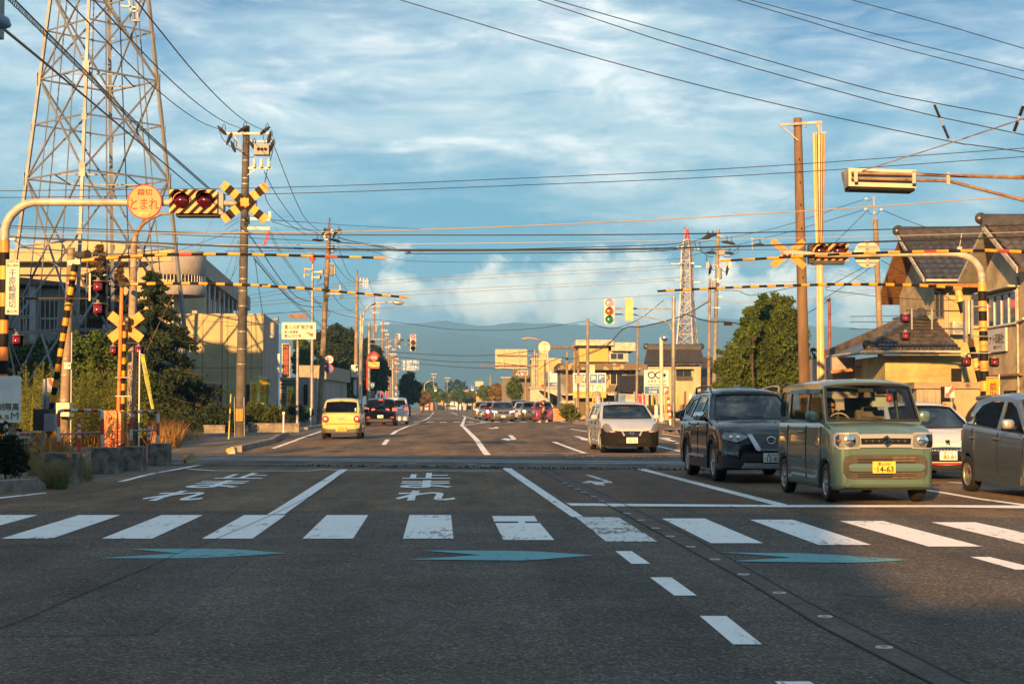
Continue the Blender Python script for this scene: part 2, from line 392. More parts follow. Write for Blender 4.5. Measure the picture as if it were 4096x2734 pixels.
# new asphalt in the foreground
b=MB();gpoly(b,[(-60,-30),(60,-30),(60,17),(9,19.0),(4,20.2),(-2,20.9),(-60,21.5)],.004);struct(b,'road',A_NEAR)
b=MB();gp(b,'n',[(60,142),(600,142),(1225,298),(330,291)],.004)
gp(b,'o',[(1210,722),(1600,690),(2500,900),(2900,1222),(1712,1222)],.006);struct(b,'road',A_RED)
b=MB()
for x0,x1,y0,y1 in((-3.3,-2.2,9.5,15.2),(.4,1.3,7.5,14.6),(-6.4,-4.2,12.5,15.8),(4.2,5.0,11.5,15.0)):gpoly(b,[(x0,y0),(x1,y0+.1),(x1-.2,y1),(x0-.2,y1-.1)],.006)
struct(b,'asphalt_patch',asphalt('asphalt_patched',(.085,.077,.070),(.11,.10,.088),.8,.2))
# the crossing
b=MB();gpoly(b,[(-16,yn(-16)),(60,yn(60)),(60,yf(60)),(-12,46.9),(-16,46.9)],.005);o=struct(b,'crossing_panels',A_CROSS)
b=MB();gpoly(b,[(-24,yn(-24)+.6),(-13.5,yn(-13.5)+.6),(-13.5,46.4),(-24,46.9)],.03)
gpoly(b,[(26,yn(26)+.6),(80,yn(80)+.6),(80,yf(80)-.6),(26,yf(26)-.6)],.03)
struct(b,'ballast',mat('ballast',(.13,.10,.08),.95,var=.5,scale=18,bump=1,bscale=20))
m_rail=mat('rail_steel',(.50,.52,.54),.5,.1,var=.15,scale=3,stretch=(.3,1,1))
m_railg=mat('flangeway',(.018,.018,.02),.8,var=0)
def rail(off,w,label):
    b=MB();cy=39.15+off
    b.bar((-22,cy+SLP*-22,.011),(80,cy+SLP*80,.011),w,.02)
    return top(b,'rail',m_rail,label,'rail','rails across the road')
rail(.70,.06,'shiny running rail crossing the road, farther from the crosswalk');rail(-.70,.06,'shiny running rail crossing the road, nearer to the crosswalk')
rail(.53,.05,'thin inner guard rail beside the farther running rail');rail(-.53,.05,'thin inner guard rail beside the nearer running rail')
b=MB()
for off in(.615,-.615):
    cy=39.15+off;b.add([(-60,cy+15-.035,.010),(60,cy-15-.035,.010),(60,cy-15+.035,.010),(-60,cy+15+.035,.010)],[(0,1,2,3)])
for off,w in((yn(0)-.02,.09),(yf(0)+.03,.10)):
    b.add([(-60,off+15-w/2,.009),(60,off-15-w/2,.009),(60,off-15+w/2,.009),(-60,off+15+w/2,.009)],[(0,1,2,3)])
struct(b,'flangeway',m_railg)
b=MB()
for off in(.70,-.70):
    cy=39.15+off
    for s_ in(-.16,.0):b.add([(-16,cy+4+s_,.0075),(26,cy-6.5+s_,.0075),(26,cy-6.5+s_+.15,.0075),(-16,cy+4+s_+.15,.0075)],[(0,1,2,3)])
struct(b,'rust_stain',mat('rust_stain',(.10,.065,.04),.9,var=.4,scale=2))
def dashes(cy,x0,x1,step,w,h,label):
    b=MB();x=x0
    while x<x1:
        if random.random()<.93:b.box((x,cy+SLP*x-h/2,.008),(x+w,cy+SLP*x+h/2,.02))
        x+=step
    top(b,'drain_grating',M_STEEL,label,'grating','gratings along the crossing edges')
dashes(yn(0)+.0,.6,14,.14,.05,.10,'steel drain grating along the near edge of the crossing');dashes(yf(0)+.02,1.5,14,.14,.05,.08,'steel drain grating along the far edge of the crossing')
b=MB()  # pale bolt covers on the panels
for c,pts in(('o',[(222,1425),(1350,1438),(595,1463),(1605,1475)]),('q',[(550,1042),(1358,1050),(265,943)])):
    for x,y in pts:
        g=G(c,x,y);b.box((g.x-.1,g.y-.03,.006),(g.x+.1,g.y+.03,.013))
struct(b,'panel_bolts',M_WHITE)
# white paint
b=MB()
for k in range(-10,8):
    x=-.09+1.055*k;n0=16.5-max(0,x+1)*.18;f0=20.05-max(0,x+1)*.2
    if k==1:
        bw=MB();gpoly(bw,[(x,n0),(x+.53,n0),(x+.53-.047*3.5,f0),(x-.047*3.5,f0)],.009);struct(bw,'crosswalk',PWW);continue
    if k==0:
        gpoly(b,[(x,n0),(x+.53,n0),(x+.53-.047*2.35,n0+2.35),(x-.047*2.35,n0+2.35)],.009)
        gpoly(b,[(x-.13,n0+2.62),(x+.40,n0+2.62),(x+.53-.16,f0),(x-.16,f0)],.009)
        gpoly(b,[(x+.17,n0+2.35),(x+.25,n0+2.35),(x+.24,n0+2.62),(x+.16,n0+2.62)],.009)
        continue
    gpoly(b,[(x,n0),(x+.53,n0),(x+.53-.047*3.5,f0),(x-.047*3.5,f0)],.009)
struct(b,'crosswalk',PW)
b=MB()
for c,pts in(('n',[(517,511),(590,511),(675,568),(590,568)]),('n',[(672,629),(768,629),(882,711),(782,711)]),
               ('n',[(895,803),(1015,803),(1175,931),(1045,931)]),('n',[(1230,1098),(1390,1098),(1560,1210),(1390,1210)]),
               ('n',[(2108,537),(2195,537),(2430,594),(2310,594)]),
               ('n',[(295,295),(1250,303),(2000,304),(2000,313),(1300,313),(320,307)]),('n',[(2000,304),(2600,306),(2600,322),(2000,313)]),
               ('n',[(8,137),(48,137),(375,357),(322,357)]),('m',[(1520,143),(1556,143),(1275,343),(1195,346)]),
               ('n',[(610,141),(650,141),(1290,302),(1228,303)]),('m',[(880,123),(906,121),(850,134),(700,160),(560,196),(520,199),(640,168)]),
               ('m',[(0,268),(205,247),(208,250),(0,274)]),('m',[(0,268),(0,274),(-300,296),(-300,290)])):
    gp(b,c,pts,.009)
line(b,[G('m',x,y) for x,y in((845,141),(960,148),(1380,149),(1450,142),(1530,147),(2262,149))],.17,.008)
line(b,[G('k',x,y) for x,y in((1030,1330),(1240,1362),(1600,1425),(2080,1490),(2600,1560))],.15,.009)
line(b,[G('k',x,y) for x,y in((1300,1250),(1450,1262))],.12,.009)
for c,w,pts in(('q',.16,[(-700,873),(0,881),(460,882),(700,888),(1000,889),(1800,896),(2400,915)]),('q',.15,[(50,728),(470,880)]),('q',.15,[(1425,783),(1800,865)]),
                  ('q',.15,[(270,552),(600,606)]),('q',.15,[(1500,620),(1790,662)]),('q',.15,[(60,519),(180,528)]),
                  ('o',.19,[(1648,1266),(1480,1040),(1305,848),(1220,760),(1160,712)]),('o',.22,[(1160,712),(1200,620),(1228,546),(1170,522)]),
                  ('o',.16,[(1230,545),(1400,590),(1560,628)]),('o',.16,[(1190,708),(1400,680),(1720,640)]),
                  ('d',.15,[(-20,1548),(240,1455),(400,1395),(530,1352)]),('d',.18,[(1640,1262),(1480,1310),(1385,1350),(1330,1390)]),('d',.16,[(1285,1447),(1240,1507)]),
                  ('o',.2,[(635,458),(600,500)]),('o',.2,[(590,515),(560,545)]),('o',.2,[(550,556),(510,583)]),('o',.2,[(500,590),(455,608)]),('o',.2,[(440,615),(410,625)]),
                  ('o',.2,[(200,500),(280,480),(370,460)]),('o',.2,[(965,460),(1030,490),(1080,512)]),('o',.22,[(200,522),(1140,516)])):
    line(b,[G(c,x,y) for x,y in pts],w,.010)
for k in range(30):  # distant crosswalk
    x=-9.6+1.03*k;gpoly(b,[(x,119),(x+.52,119),(x+.35,123.5),(x-.17,123.5)],.010)
for c,pts in(('o',[(2030,895),(2110,895),(2192,968),(2140,984),(2066,978),(2062,962),(2095,963)]),('o',[(1890,970),(1990,952),(2058,962),(2066,998)]),
               ('o',[(1760,740),(1835,738),(1858,764),(1760,770),(1758,756),(1785,755)]),('o',[(1630,763),(1700,757),(1756,757),(1760,775)]),
               ('q',[(315,652),(390,655),(560,700),(560,718),(480,706)]),('q',[(395,688),(480,690),(520,716),(440,704)]),
               ('q',[(1430,672),(1530,672),(1630,680),(1600,690),(1520,684)]),('q',[(1460,684),(1600,692),(1700,722),(1640,722)]),
               ('q',[(1670,742),(1740,740),(1730,748),(1690,750)])):
    gp(b,c,pts,.010)
struct(b,'road_markings',PW)
b=MB();gp(b,'q',[(470,1175),(545,1175),(842,1270),(830,1279),(715,1283),(692,1270),(745,1266)],.009);gp(b,'q',[(420,1283),(530,1250),(625,1266),(691,1270),(712,1284),(740,1318),(610,1306),(560,1280)],.010)
o=struct(b,'turn_arrow',PWW)
for ch,d,h,X1,X2 in(('止',31.3,2.5,-5.32,-1.70),('ま',28.0,2.7,-5.22,-1.53),('れ',24.4,2.7,-5.15,-1.35)):
    for X in(X1,X2):text(ch,o,PW,(X,d,.010),.92,h,(1,0,0),(-.045,1,0),bold=.022)
b=MB()
for c,pts in(('m',[(570,500),(1000,500),(1100,505),(1280,520),(1000,537),(900,542),(430,543),(800,520)]),
               ('z',[(1680,2203),(2040,2205),(2150,2208),(2374,2223),(2150,2241),(2080,2244),(1627,2240),(1926,2222)]),
               ('n',[(985,517),(1340,521),(1500,528),(1838,551),(1650,562),(1560,564),(1025,557),(1310,540)])):gp(b,c,pts,.010)
struct(b,'cycle_arrows',PB)
for c,s,x0,x1,y0,y1 in():
    pass
b=MB()  # concrete seam with the snow-melting pipe
Ls=[(165,142),(330,228),(500,312),(700,422),(1100,642),(1440,850),(1800,1035),(2400,1345)];Rs=[(215,142),(430,238),(640,340),(900,470),(1380,740),(1720,912),(2120,1115),(2800,1440)]
for i in range(7):gp(b,'n',[Ls[i],Rs[i],Rs[i+1],Ls[i+1]],.007)
gp(b,'o',[(1395,700),(1480,700),(2110,1222),(2010,1222)],.009)
struct(b,'concrete_seam',A_STRIP)
b=MB()
line(b,[G('m',x,y) for x,y in((-40,872),(120,812),(350,710),(520,640),(640,592),(800,520),(960,458),(1120,390),(1270,322),(1420,248),(1530,160))],.012,.0115)
line(b,[G('n',x,y) for x,y in Ls],.02,.010);line(b,[G('n',x,y) for x,y in Rs],.02,.010)
for t in([(1290,752),(1380,748)],):line(b,[G('n',x,y) for x,y in t],.02,.0115)
struct(b,'pavement_crack',mat('crack_dark',(.015,.015,.016),.9,var=0))
g=G('n',1680,700);b=MB();b.poly([(g.x+.26*math.cos(a)*(1+.2*math.sin(3*a)),g.y+.2*math.sin(a),.0062) for a in np.linspace(0,6.2,22)]);struct(b,'oil_stain',mat('oil_stain',(.03,.027,.025),.7,var=.3,scale=9))
m_noz=mat('nozzle_cap',(.5,.5,.48),.5,.2,var=.1)
noz0=None
for i,(x,y) in enumerate([(290,205),(315,218),(345,232),(375,246),(420,265),(455,285),(510,311),(570,341),(630,372),(697,408),(763,445),(855,492),(963,549),(1092,617),(1252,700),(1457,807),(1722,946)]):
    g=G('n',x,y);lb='round white-rimmed nozzle set in the concrete seam of the road, one of a row'
    if noz0 is None:
        noz0=thing('road_nozzle',(g.x,g.y,.008),lb,'nozzle','snow melting nozzles in the seam')
        q=MB();q.lathe(g+Vector((0,0,.008)),[(.05,0),(.05,.006),(.022,.006)],seg=18);q.build('rim',m_noz,noz0)
        q=MB();q.lathe(g+Vector((0,0,.008)),[(.022,.003),(0,.003)],seg=12);q.build('cap',M_DARK,noz0)
    else:copy_tree(noz0,(g.x,g.y,.008))
# pavements and kerbs
b=MB();gpoly(b,[(-60,25.5),(-9.2,27.2),(-7.2,33.0),(-7.4,yn(-7.4)-.8),(-30,yn(-30)-.5),(-60,40)],.004);struct(b,'pavement',A_WALK)
def kerb(pts,h=.15,w=.18,label='',z0=0,slope_end=False):
    b=MB();vs=[]
    for i,p in enumerate(pts):
        a,c=pts[max(i-1,0)],pts[min(i+1,len(pts)-1)];d=(Vector(c[:2])-Vector(a[:2])).normalized();n=Vector((-d.y,d.x))*w
        hh=h if not(slope_end and i==len(pts)-1) else .02
        z=gz(p[1])
        vs+=[(p[0],p[1],z-.05),(p[0]+n.x*.15,p[1]+n.y*.15,z+hh),(p[0]+n.x,p[1]+n.y,z+hh),(p[0]+n.x,p[1]+n.y,z-.05)]
    fs=[]
    for i in range(len(pts)-1):
        for k in range(3):fs.append((4*i+k,4*i+k+1,4*i+k+5,4*i+k+4))
    e=4*(len(pts)-1);fs+=[(3,2,1,0),(e,e+1,e+2,e+3)]
    b.add(vs,fs);return top(b,'kerb',M_KERB,label,'kerb',kind=None)
k1=[G('b',-500,1450),G('b',-200,1420),G('b',0,1403),G('b',200,1388),G('b',330,1378),G('b',435,1362)]
kerb(k1,.19,.25,'dark concrete kerb with a sloped end at the near left corner',slope_end=True)
b=MB();gpoly(b,[(q.x,q.y+.2) for q in k1[:5]]+[(-9.6,28.5),(-60,28.5)],.12);struct(b,'verge',m_dirt)
g1=[G('b',1975,1062),G('b',2100,1030),G('b',2295,985),G('d',60,1440),G('d',165,1402)]
kerb([(p.x,p.y) for p in g1],.15,.2,'kerb beyond the crossing on the left with a yellow end marker')
g2=[G('d',380,1337),G('d',450,1325),G('d',535,1312),G('d',600,1290)]
kerb([(p.x,p.y) for p in g2],.15,.2,'short kerb section behind the driveway, beside the tall utility pole')
b=MB();xs=lambda y:-8.22-.043*(max(y,52)-52)
sheet(b,-60,xs,46,300,.012);struct(b,'pavement',A_WALK)
for c,pts,lab in(('f',[(850,1500),(900,1515),(1050,1520),(1100,1500)],'low rounded kerb island under the grey signal pole'),('e',[(1400,1405),(1480,1415),(1545,1418)],'low kerb at the foot of the arched sign pole')):
    q=[G(c,x,y) for x,y in pts];kerb([(p.x,p.y) for p in q],.16,.8,lab)
# far hills and the air in front of them
def hills(name,prof,D,col,c='v'):
    mb_=MB();pts=[P(c,x,y,D) for x,y in prof];n=len(pts)
    nv=8;vs=[]
    for j in range(nv+1):
        t=j/nv
        for i,p in enumerate(pts):
            z=p.z*(t**.8)*(1+.16*math.sin(i*1.7+j*2.1)*(1-t)*t*2);y=D-D*.26*(1-t)+30*math.sin(i*2.3+j)*(1-t);vs.append((p.x*(y/D),y,z if j else-8))
    fs=[(j*n+i,j*n+i+1,(j+1)*n+i+1,(j+1)*n+i) for j in range(nv) for i in range(n-1)]
    mb_.add(vs,fs,True);return struct(mb_,name,col)
m_hill=mat('forest_hill',(.035,.06,.03),.95,var=.35,scale=.006,bump=1,bscale=.02)
def fine(pr,amp,step=14):
    out=[]
    for(a,p),(b_,q) in zip(pr,pr[1:]):
        k=max(1,int((b_-a)/step))
        for i in range(k):out.append((a+(b_-a)*i/k,p+(q-p)*i/k+random.uniform(-amp,amp)))
    return out+[pr[-1]]
hills('mountains',fine([(-1500,830),(-600,800),(-100,790),(300,792),(560,780),(640,765),(740,752),(800,748),(880,745),(920,742),(960,741),(1000,736),(1025,735),(1060,742),(1100,747),(1180,740),(1290,742),(1380,748),(1440,752),(1480,745),(1560,733),(1660,730),(1760,738),(1850,745),(1960,752),(2080,766),(2350,782),(2900,810),(3800,840)],1.6),6000,m_hill)
hills('mountains',fine([(-1200,880),(0,858),(600,838),(860,800),(940,772),(1030,762),(1120,772),(1260,790),(1400,805),(1460,790),(1540,782),(1640,790),(1800,812),(2100,838),(2500,860),(3400,885)],1.2),4800,m_hill)
b=MB();b.box((-9000,-260,-1.2),(9000,6300,350))
mz=bpy.data.materials.new('haze_air');mz.use_nodes=True;nt=mz.node_tree;nt.nodes.clear()
pv=nt.nodes.new('ShaderNodeVolumePrincipled');oo=nt.nodes.new('ShaderNodeOutputMaterial');nt.links.new(pv.outputs[0],oo.inputs['Volume'])
pv.inputs['Color'].default_value=(.21,.53,.95,1);pv.inputs['Density'].default_value=2.6e-4;pv.inputs['Anisotropy'].default_value=.0
hz=b.build('haze',mz);hz['kind']='stuff'
# ------------------------------------------------------------------ people
SKIN=mat('skin',(.50,.27,.17),.55,var=.08,scale=12)
HAIR=mat('hair_black',(.012,.010,.009),.55,var=.2)
def skinned(name,verts,edges,rad,m,parent,root=0,lv=1):
    me=bpy.data.meshes.new(name);me.from_pydata([tuple(v) for v in verts],edges,[]);me.materials.append(m)
    o=bpy.data.objects.new(name,me);COL.objects.link(o);o.parent=parent;BASE[o.name]=Vector()
    md=o.modifiers.new('skin','SKIN');md.use_smooth_shade=True
    for v,r in zip(me.skin_vertices[0].data,rad):v.radius=(r,r)
    me.skin_vertices[0].data[root].use_root=True
    sb=o.modifiers.new('sub','SUBSURF');sb.levels=lv;sb.render_levels=lv
    return o
def chain(V,E,Rr,start,pts):
    i=start
    for p,r in pts:
        V.append(Vector(p));Rr.append(r);E.append((i,len(V)-1));i=len(V)-1
    return i
def hand(V,E,Rr,wrist,d,n,side):  # d: hand direction, n: palm normal, side: towards the thumb
    pm=chain(V,E,Rr,wrist,[(V[wrist]+d*.05,.030)])
    for k,ln in enumerate((.034,.040,.037,.028)):
        b0=V[pm]+d*.035+side*(.030-.02*k)
        k0=chain(V,E,Rr,pm,[(b0,.0095),(b0+d*ln*.9+n*.010,.0085),(b0+d*ln*1.2+n*.036,.008),(b0+d*ln*.8+n*.055,.007)])
    t0=V[pm]+side*.034-d*.012
    chain(V,E,Rr,pm,[(t0,.011),(t0+side*.016+d*.022+n*.014,.0095),(t0+side*.008+d*.045+n*.032,.008)])
def head_parts(par,c,yaw,glasses=False,hat=None,hairm=None,longh=False):
    # eyes, hair and ears set on the head whose centre is c; yaw turns the face from -Y
    f=Vector((math.sin(yaw),-math.cos(yaw),0));r=Vector((f.y*-1,f.x,0));u=Vector((0,0,1))
    def pt(a,b_,h):return c+r*a+f*b_+u*h
    b=MB()
    def hairf(i,j):
        th=i*2*math.pi;ph=j*math.pi*.62
        rr=Vector((math.cos(th)*math.sin(ph),math.sin(th)*math.sin(ph),math.cos(ph)))
        front=max(0,rr.y)
        cut=1.06 if rr.z>.42 or rr.y<.2 else .45
        return pt(rr.x*.092*cut,rr.y*.104*cut-.008,rr.z*.118*cut+.028)
    b.grid(hairf,20,12);b.build('hair',hairm or HAIR,par,Vector())
    b=MB()
    for s in(1,-1):
        b.lathe(pt(.032*s,.086,.004),[(.0,-.010),(.008,-.008),(.012,0),(.008,.008),(0,.010)],'z',8)
    b.build('eyes',mat('eye_dark',(.02,.016,.014),.3,var=0),par,Vector())
    b=MB();b.tube([pt(-.025,.088,-.052),pt(0,.094,-.054),pt(.025,.088,-.052)],.006,6);b.build('mouth',mat('lips',(.36,.10,.08),.5,var=0),par,Vector())
    b=MB()
    for s in(1,-1):b.lathe(pt(.082*s,0,-.008),[(0,-.022),(.012,-.016),(.016,0),(.010,.02),(0,.026)],'z',8)
    b.build('ears',SKIN,par,Vector())
    if glasses:
        b=MB()
        for s in(1,-1):
            q=[pt(.033*s+.027*math.cos(t),.100,.004+.018*math.sin(t)) for t in np.linspace(0,2*math.pi,13)[:-1]];b.poly(q,(),f,.003)
            b.tube([pt(.06*s,.097,.008),pt(.088*s,.0,.004)],.003,5)
        b.tube([pt(-.008,.102,.008),pt(.008,.102,.008)],.003,5);b.build('glasses',M_DARK,par,Vector())
def head_chain(V,E,Rr,nk,c,f):
    return chain(V,E,Rr,nk,[(c+Vector((0,0,-.075))+f*.014,.078),(c+Vector((0,0,-.01)),.108),(c+Vector((0,0,.06))-f*.006,.096),(c+Vector((0,0,.105))-f*.01,.05)])
def driver(loc,rz,label,shirt,yaw=0,glasses=False,hands=True,hairm=None,group=None):
    # seated, facing local -Y ... the empty sits at the seat; local +Y is the car's nose
    t=thing('person',loc,label,'person',group,rz,local=True)
    V=[Vector((0,0,.10))];Rr=[.15];E=[]
    ch=chain(V,E,Rr,0,[((0,-.04,.28),.14),((0,-.06,.44),.13)]);nk=chain(V,E,Rr,ch,[((0,-.05,.54),.06),((0,-.03,.60),.052)])
    c=Vector((0,.0,.715));f=Vector((math.sin(yaw),math.cos(yaw),0));last=head_chain(V,E,Rr,nk,c,f)
    V.append(c+f*.105+Vector((0,0,-.02)));Rr.append(.016);E.append((last-2,len(V)-1))
    for s in(1,-1):
        e=chain(V,E,Rr,ch,[((.17*s,-.05,.46),.062),((.23*s,.08,.26),.048),((.17*s,.34,.36),.034),((.14*s,.42,.40),.027)])
        if hands:hand(V,E,Rr,e,Vector((-.25*s,.75,.5)).normalized(),Vector((-.3*s,.4,-.8)).normalized(),Vector((-s,0,.2)).normalized())
        chain(V,E,Rr,0,[((.10*s,.10,.08),.09),((.13*s,.45,.12),.062),((.13*s,.62,-.25),.045)])
    skinned('body',V,E,Rr,SKIN,t)
    V=[Vector((0,0,.08))];Rr=[.165];E=[];ch=chain(V,E,Rr,0,[((0,-.04,.28),.158),((0,-.06,.43),.145)]);chain(V,E,Rr,ch,[((0,-.055,.50),.085)])
    for s in(1,-1):chain(V,E,Rr,ch,[((.17*s,-.05,.46),.075),((.225*s,.06,.29),.06),((.215*s,.13,.28),.055)])
    skinned('shirt',V,E,Rr,shirt,t);head_parts(t,c,math.pi-yaw,glasses,hairm=hairm)
    return t
# ------------------------------------------------------------------ vehicles
GL=glassmat('car_glass',(.78,.82,.82),.02);GLD=glassmat('car_glass_dark',(.07,.075,.08),.35)
def paint(name,col,metal=.0,rough=.28):return mat(name,col,rough,metal,var=.05,scale=1.2,coat=1.0)
PLASTIC=mat('black_plastic',(.010,.010,.011),.55,var=.1);TRIM=mat('trim_gloss_black',(.010,.010,.011),.15,var=0,coat=.5)
LAMPG=mat('lamp_lens',(.22,.22,.22),.10,.6,var=0,coat=1);LAMPR=mat('lamp_red',(.42,.02,.015),.12,var=0,coat=1)
LAMPA=mat('lamp_amber',(.55,.16,.01),.15,var=0,coat=1);LAMPON=mat('headlamp_lit',(1.,.95,.85),.2,var=0,emit=3.0)
REDON=mat('brake_lamp_lit',(1,.08,.04),.2,var=0,emit=.9)
PLW=mat('plate_white',(.70,.70,.66),.5,var=.03);PLY=mat('plate_yellow',(.72,.42,.06),.5,var=.03);PLT_G=mat('plate_green_text',(.02,.09,.05),.5,var=0);PLT_K=mat('plate_black_text',(.015,.015,.012),.5,var=0)
INT=mat('cabin_interior',(.030,.030,.032),.8,var=.2);SEAT=mat('seat_fabric',(.10,.095,.085),.9,var=.2);SEATL=mat('seat_light',(.34,.31,.24),.9,var=.2)
def lerp(pts,x):
    if x<=pts[0][0]:return pts[0][1]
    for(a,p),(b,q) in zip(pts,pts[1:]):
        if x<=b:return p+(q-p)*(x-a)/(b-a)
    return pts[-1][1]
def smooth(pts,x,h=.05):return(lerp(pts,x-h)+lerp(pts,x)*2+lerp(pts,x+h))/4
class Car:
    def __init__(s,loc,rz,label,cat,P_,paintm,group=None):
        s.p=P_;s.t=thing(P_.get('name','car'),loc,label,cat,group,rz,local=True);s.pm=paintm
        s.L,s.W,s.H=P_['L'],P_['W'],P_['H'];s.yf,s.yr=s.L/2,-s.L/2;s.rc=P_.get('rc',.30);s.rcr=P_.get('rcr',.22)
        s.nose=P_.get('nose',.0);s.tail=P_.get('tail',.0);s.wr=P_.get('wr',.29)
        s.wf=s.yf-P_.get('fo',.62);s.wb=s.wf-P_['wb'];s.topl=P_['top'];s.beltl=P_['belt'];s.cab=P_['cab']
    def hw(s,y):
        h=s.W/2
        if y>s.yf-s.rc:d=min(s.rc,y-(s.yf-s.rc));return h-s.rc*.75+.75*math.sqrt(max(0,s.rc**2-d*d))
        if y<s.yr+s.rcr:d=min(s.rcr,s.yr+s.rcr-y);return h-s.rcr*.75+.75*math.sqrt(max(0,s.rcr**2-d*d))
        return h
    def dfm(s,v):
        x,y,z=v;q=y
        if y>0 and s.nose:q-=s.nose*max(0,z-.42)**2*(max(0,y)/s.yf)**3+s.nose*.25*max(0,.32-z)*(y/s.yf)**3
        if y<0 and s.tail:q+=s.tail*max(0,z-.6)**2*(max(0,-y)/-s.yr)**3
        return(x,q,z)
    def sx(s,y,z):  # half width of the cabin side at (y, z)
        b=smooth(s.beltl,y);t=s.p.get('tumble',.12);r=s.H-.05
        return(s.hw(y)*.975)-t*max(0,(z-b)/(r-b))**1.25
    def add(s,mb,name,m,parent=None,label=None):
        mb.v=[s.dfm(v) for v in mb.v];o=mb.build(name,m,parent or s.t,Vector())
        if label:o['label']=label
        return o
    def body(s,lower=None):
        p=s.p;ra=s.wr+.055;ys=set()
        for y in np.linspace(s.yr,s.yf,34):ys.add(round(float(y),3))
        for k in range(1,7):
            ys.add(round(s.yf-s.rc*(1-math.sin(k*math.pi/12)),3));ys.add(round(s.yr+s.rcr*(1-math.sin(k*math.pi/12)),3))
        for w in(s.wf,s.wb):
            for k in range(0,13):ys.add(round(w+ra*math.cos(k*math.pi/12)*.999,3))
            ys.add(round(w+ra*1.002,3));ys.add(round(w-ra*1.002,3))
        ys=sorted(ys);yA,yD=s.cab[0][0],s.cab[-1][0]
        zg=p.get('zg',.20);rings=[]
        for y in ys:
            zt=smooth(s.topl,y);w=s.hw(y);zb=zg
            e=min(s.yf-y,y-s.yr)
            if e<.12:zb=zg+.05*(1-e/.12)
            lip=0
            for wc in(s.wf,s.wb):
                d=abs(y-wc)
                if d<ra:zb=max(zb,s.wr+math.sqrt(max(0,ra*ra-d*d)))
                if d<ra+.05:lip=.012
            zb=min(zb,zt-.12);hh=zt-zb;er=.0 if yD<y<yA else 1.
            rings.append([(0,y,zb),(w*.90,y,zb),(w*.965+lip,y,zb),(w*.985+lip,y,zb+min(.06,hh*.3)),(w*1.0+lip*.5,y,zb+hh*.42),(w*.998,y,zt-hh*.30),
                          (w*.985,y,zt-.07),(w*(.975-.015*er),y,zt-.022*er),(w*(.94-.03*er),y,zt+.004),(w*.45,y,zt+.022*er),(0,y,zt+.030*er)])
        m=MB();n=11
        for sgn in(1,-1):
            base=len(m.v);vs=[(v[0]*sgn,v[1],v[2]) for r in rings for v in r];fs=[]
            for i in range(len(rings)-1):
                inside=yD+.02<ys[i] and ys[i+1]<yA-.02
                for k in range(n-1):
                    if inside and k>=8:continue
                    a=i*n+k;f=(a,a+n,a+n+1,a+1);fs.append(f if sgn>0 else f[::-1])
            m.add(vs,fs,True)
        for r,d in((rings[0],-1),(rings[-1],1)):  # nose and tail faces
            full=r+[(-v[0],v[1],v[2]) for v in r[1:-1]][::-1];cz=sum(v[2] for v in r)/n;k=len(full)
            inn=[(v[0]*.93,v[1]+d*.022,cz+(v[2]-cz)*.90) for v in full]
            fs=[(i,(i+1)%k,(i+1)%k+k,i+k) for i in range(k)]
            m.add(full+inn,fs,True);m.add(inn,[tuple(range(k))])
        s.add(m,'body',s.pm)
        b=MB();b.box((-s.W*.42,s.yr+.15,zg+.02),(s.W*.42,s.yf-.15,zg+.14));b.box((-s.W*.30,s.yr+.3,zg+.1),(s.W*.30,s.yf-.35,.62));s.add(b,'underbody',M_DARK)
        if p.get('clad'):  # dark sills and wheel arch trims
            for sg in(1,-1):
                b=MB()
                for w in(s.wf,s.wb):
                    q=[(sg*(s.hw(w)+.016),w+(ra+.0)*math.cos(t),s.wr+(ra+.0)*math.sin(t)) for t in np.linspace(-.1,math.pi+.1,15)]
                    q2=[(sg*(s.hw(w)+.013),w+(ra+.075)*math.cos(t),s.wr+(ra+.075)*math.sin(t)) for t in np.linspace(-.1,math.pi+.1,15)]
                    b.add(q+q2,[(i,i+1,i+16,i+15) for i in range(14)])
                b.box((sg*(s.W/2-.03),s.wb+ra,zg-.01),(sg*(s.W/2+.012),s.wf-ra,zg+.12));s.add(b,'wheel_arch_trim',p['clad'])
    def cabin(s,wins,ws=(.07,.07,.06),rw=None,roofm=None,glass=None,nowiper=False):
        # cab: side outline (y, z) from windscreen base over the roof to the rear base
        cab=s.cab;b=MB();GLs=glass or GL;y_a,z_a=cab[0];top=[q for q in cab if q[1]>s.H-.12]
        outl=list(cab)
        yb,ya=cab[-1][0],cab[0][0]
        for k in range(1,10):y=yb+(ya-yb)*k/10;outl.append((y,smooth(s.beltl,y)-.012))
        for sg in(1,-1):
            holes=[[(sg*(s.sx(y,z)),y,z) for y,z in w] for w in wins]
            flat=[[(0,y,z) for y,z in outl]]+[[(0,y,z) for y,z in w] for w in wins]
            allp=[q for l in flat for q in l];tr=tessellate_polygon([[Vector(q) for q in l] for l in flat])
            b.add([(sg*s.sx(y,z),y,z) for _,y,z in allp],[tuple(t) for t in tr],False)
            b.add([(sg*(s.sx(y,z)-.035),y,z) for _,y,z in allp],[tuple(t) for t in tr],False)
            for w in wins:
                n=len(w);b.add([(sg*s.sx(y,z),y,z) for y,z in w]+[(sg*(s.sx(y,z)-.035),y,z) for y,z in w],[(i,(i+1)%n,(i+1)%n+n,i+n) for i in range(n)])
            g=MB()
            for w in wins:
                tr=tessellate_polygon([[Vector((0,y,z)) for y,z in w]]);g.add([(sg*(s.sx(y,z)-.012),y,z) for y,z in w],[tuple(t) for t in tr])
                o_=s.add(g,'side_window',s.p.get('sideglass',GLs));g=MB()
        # roof
        r0,r1=top[0],top[-1];rl=[q for q in top]
        def zr(y):return lerp(sorted(rl),y)
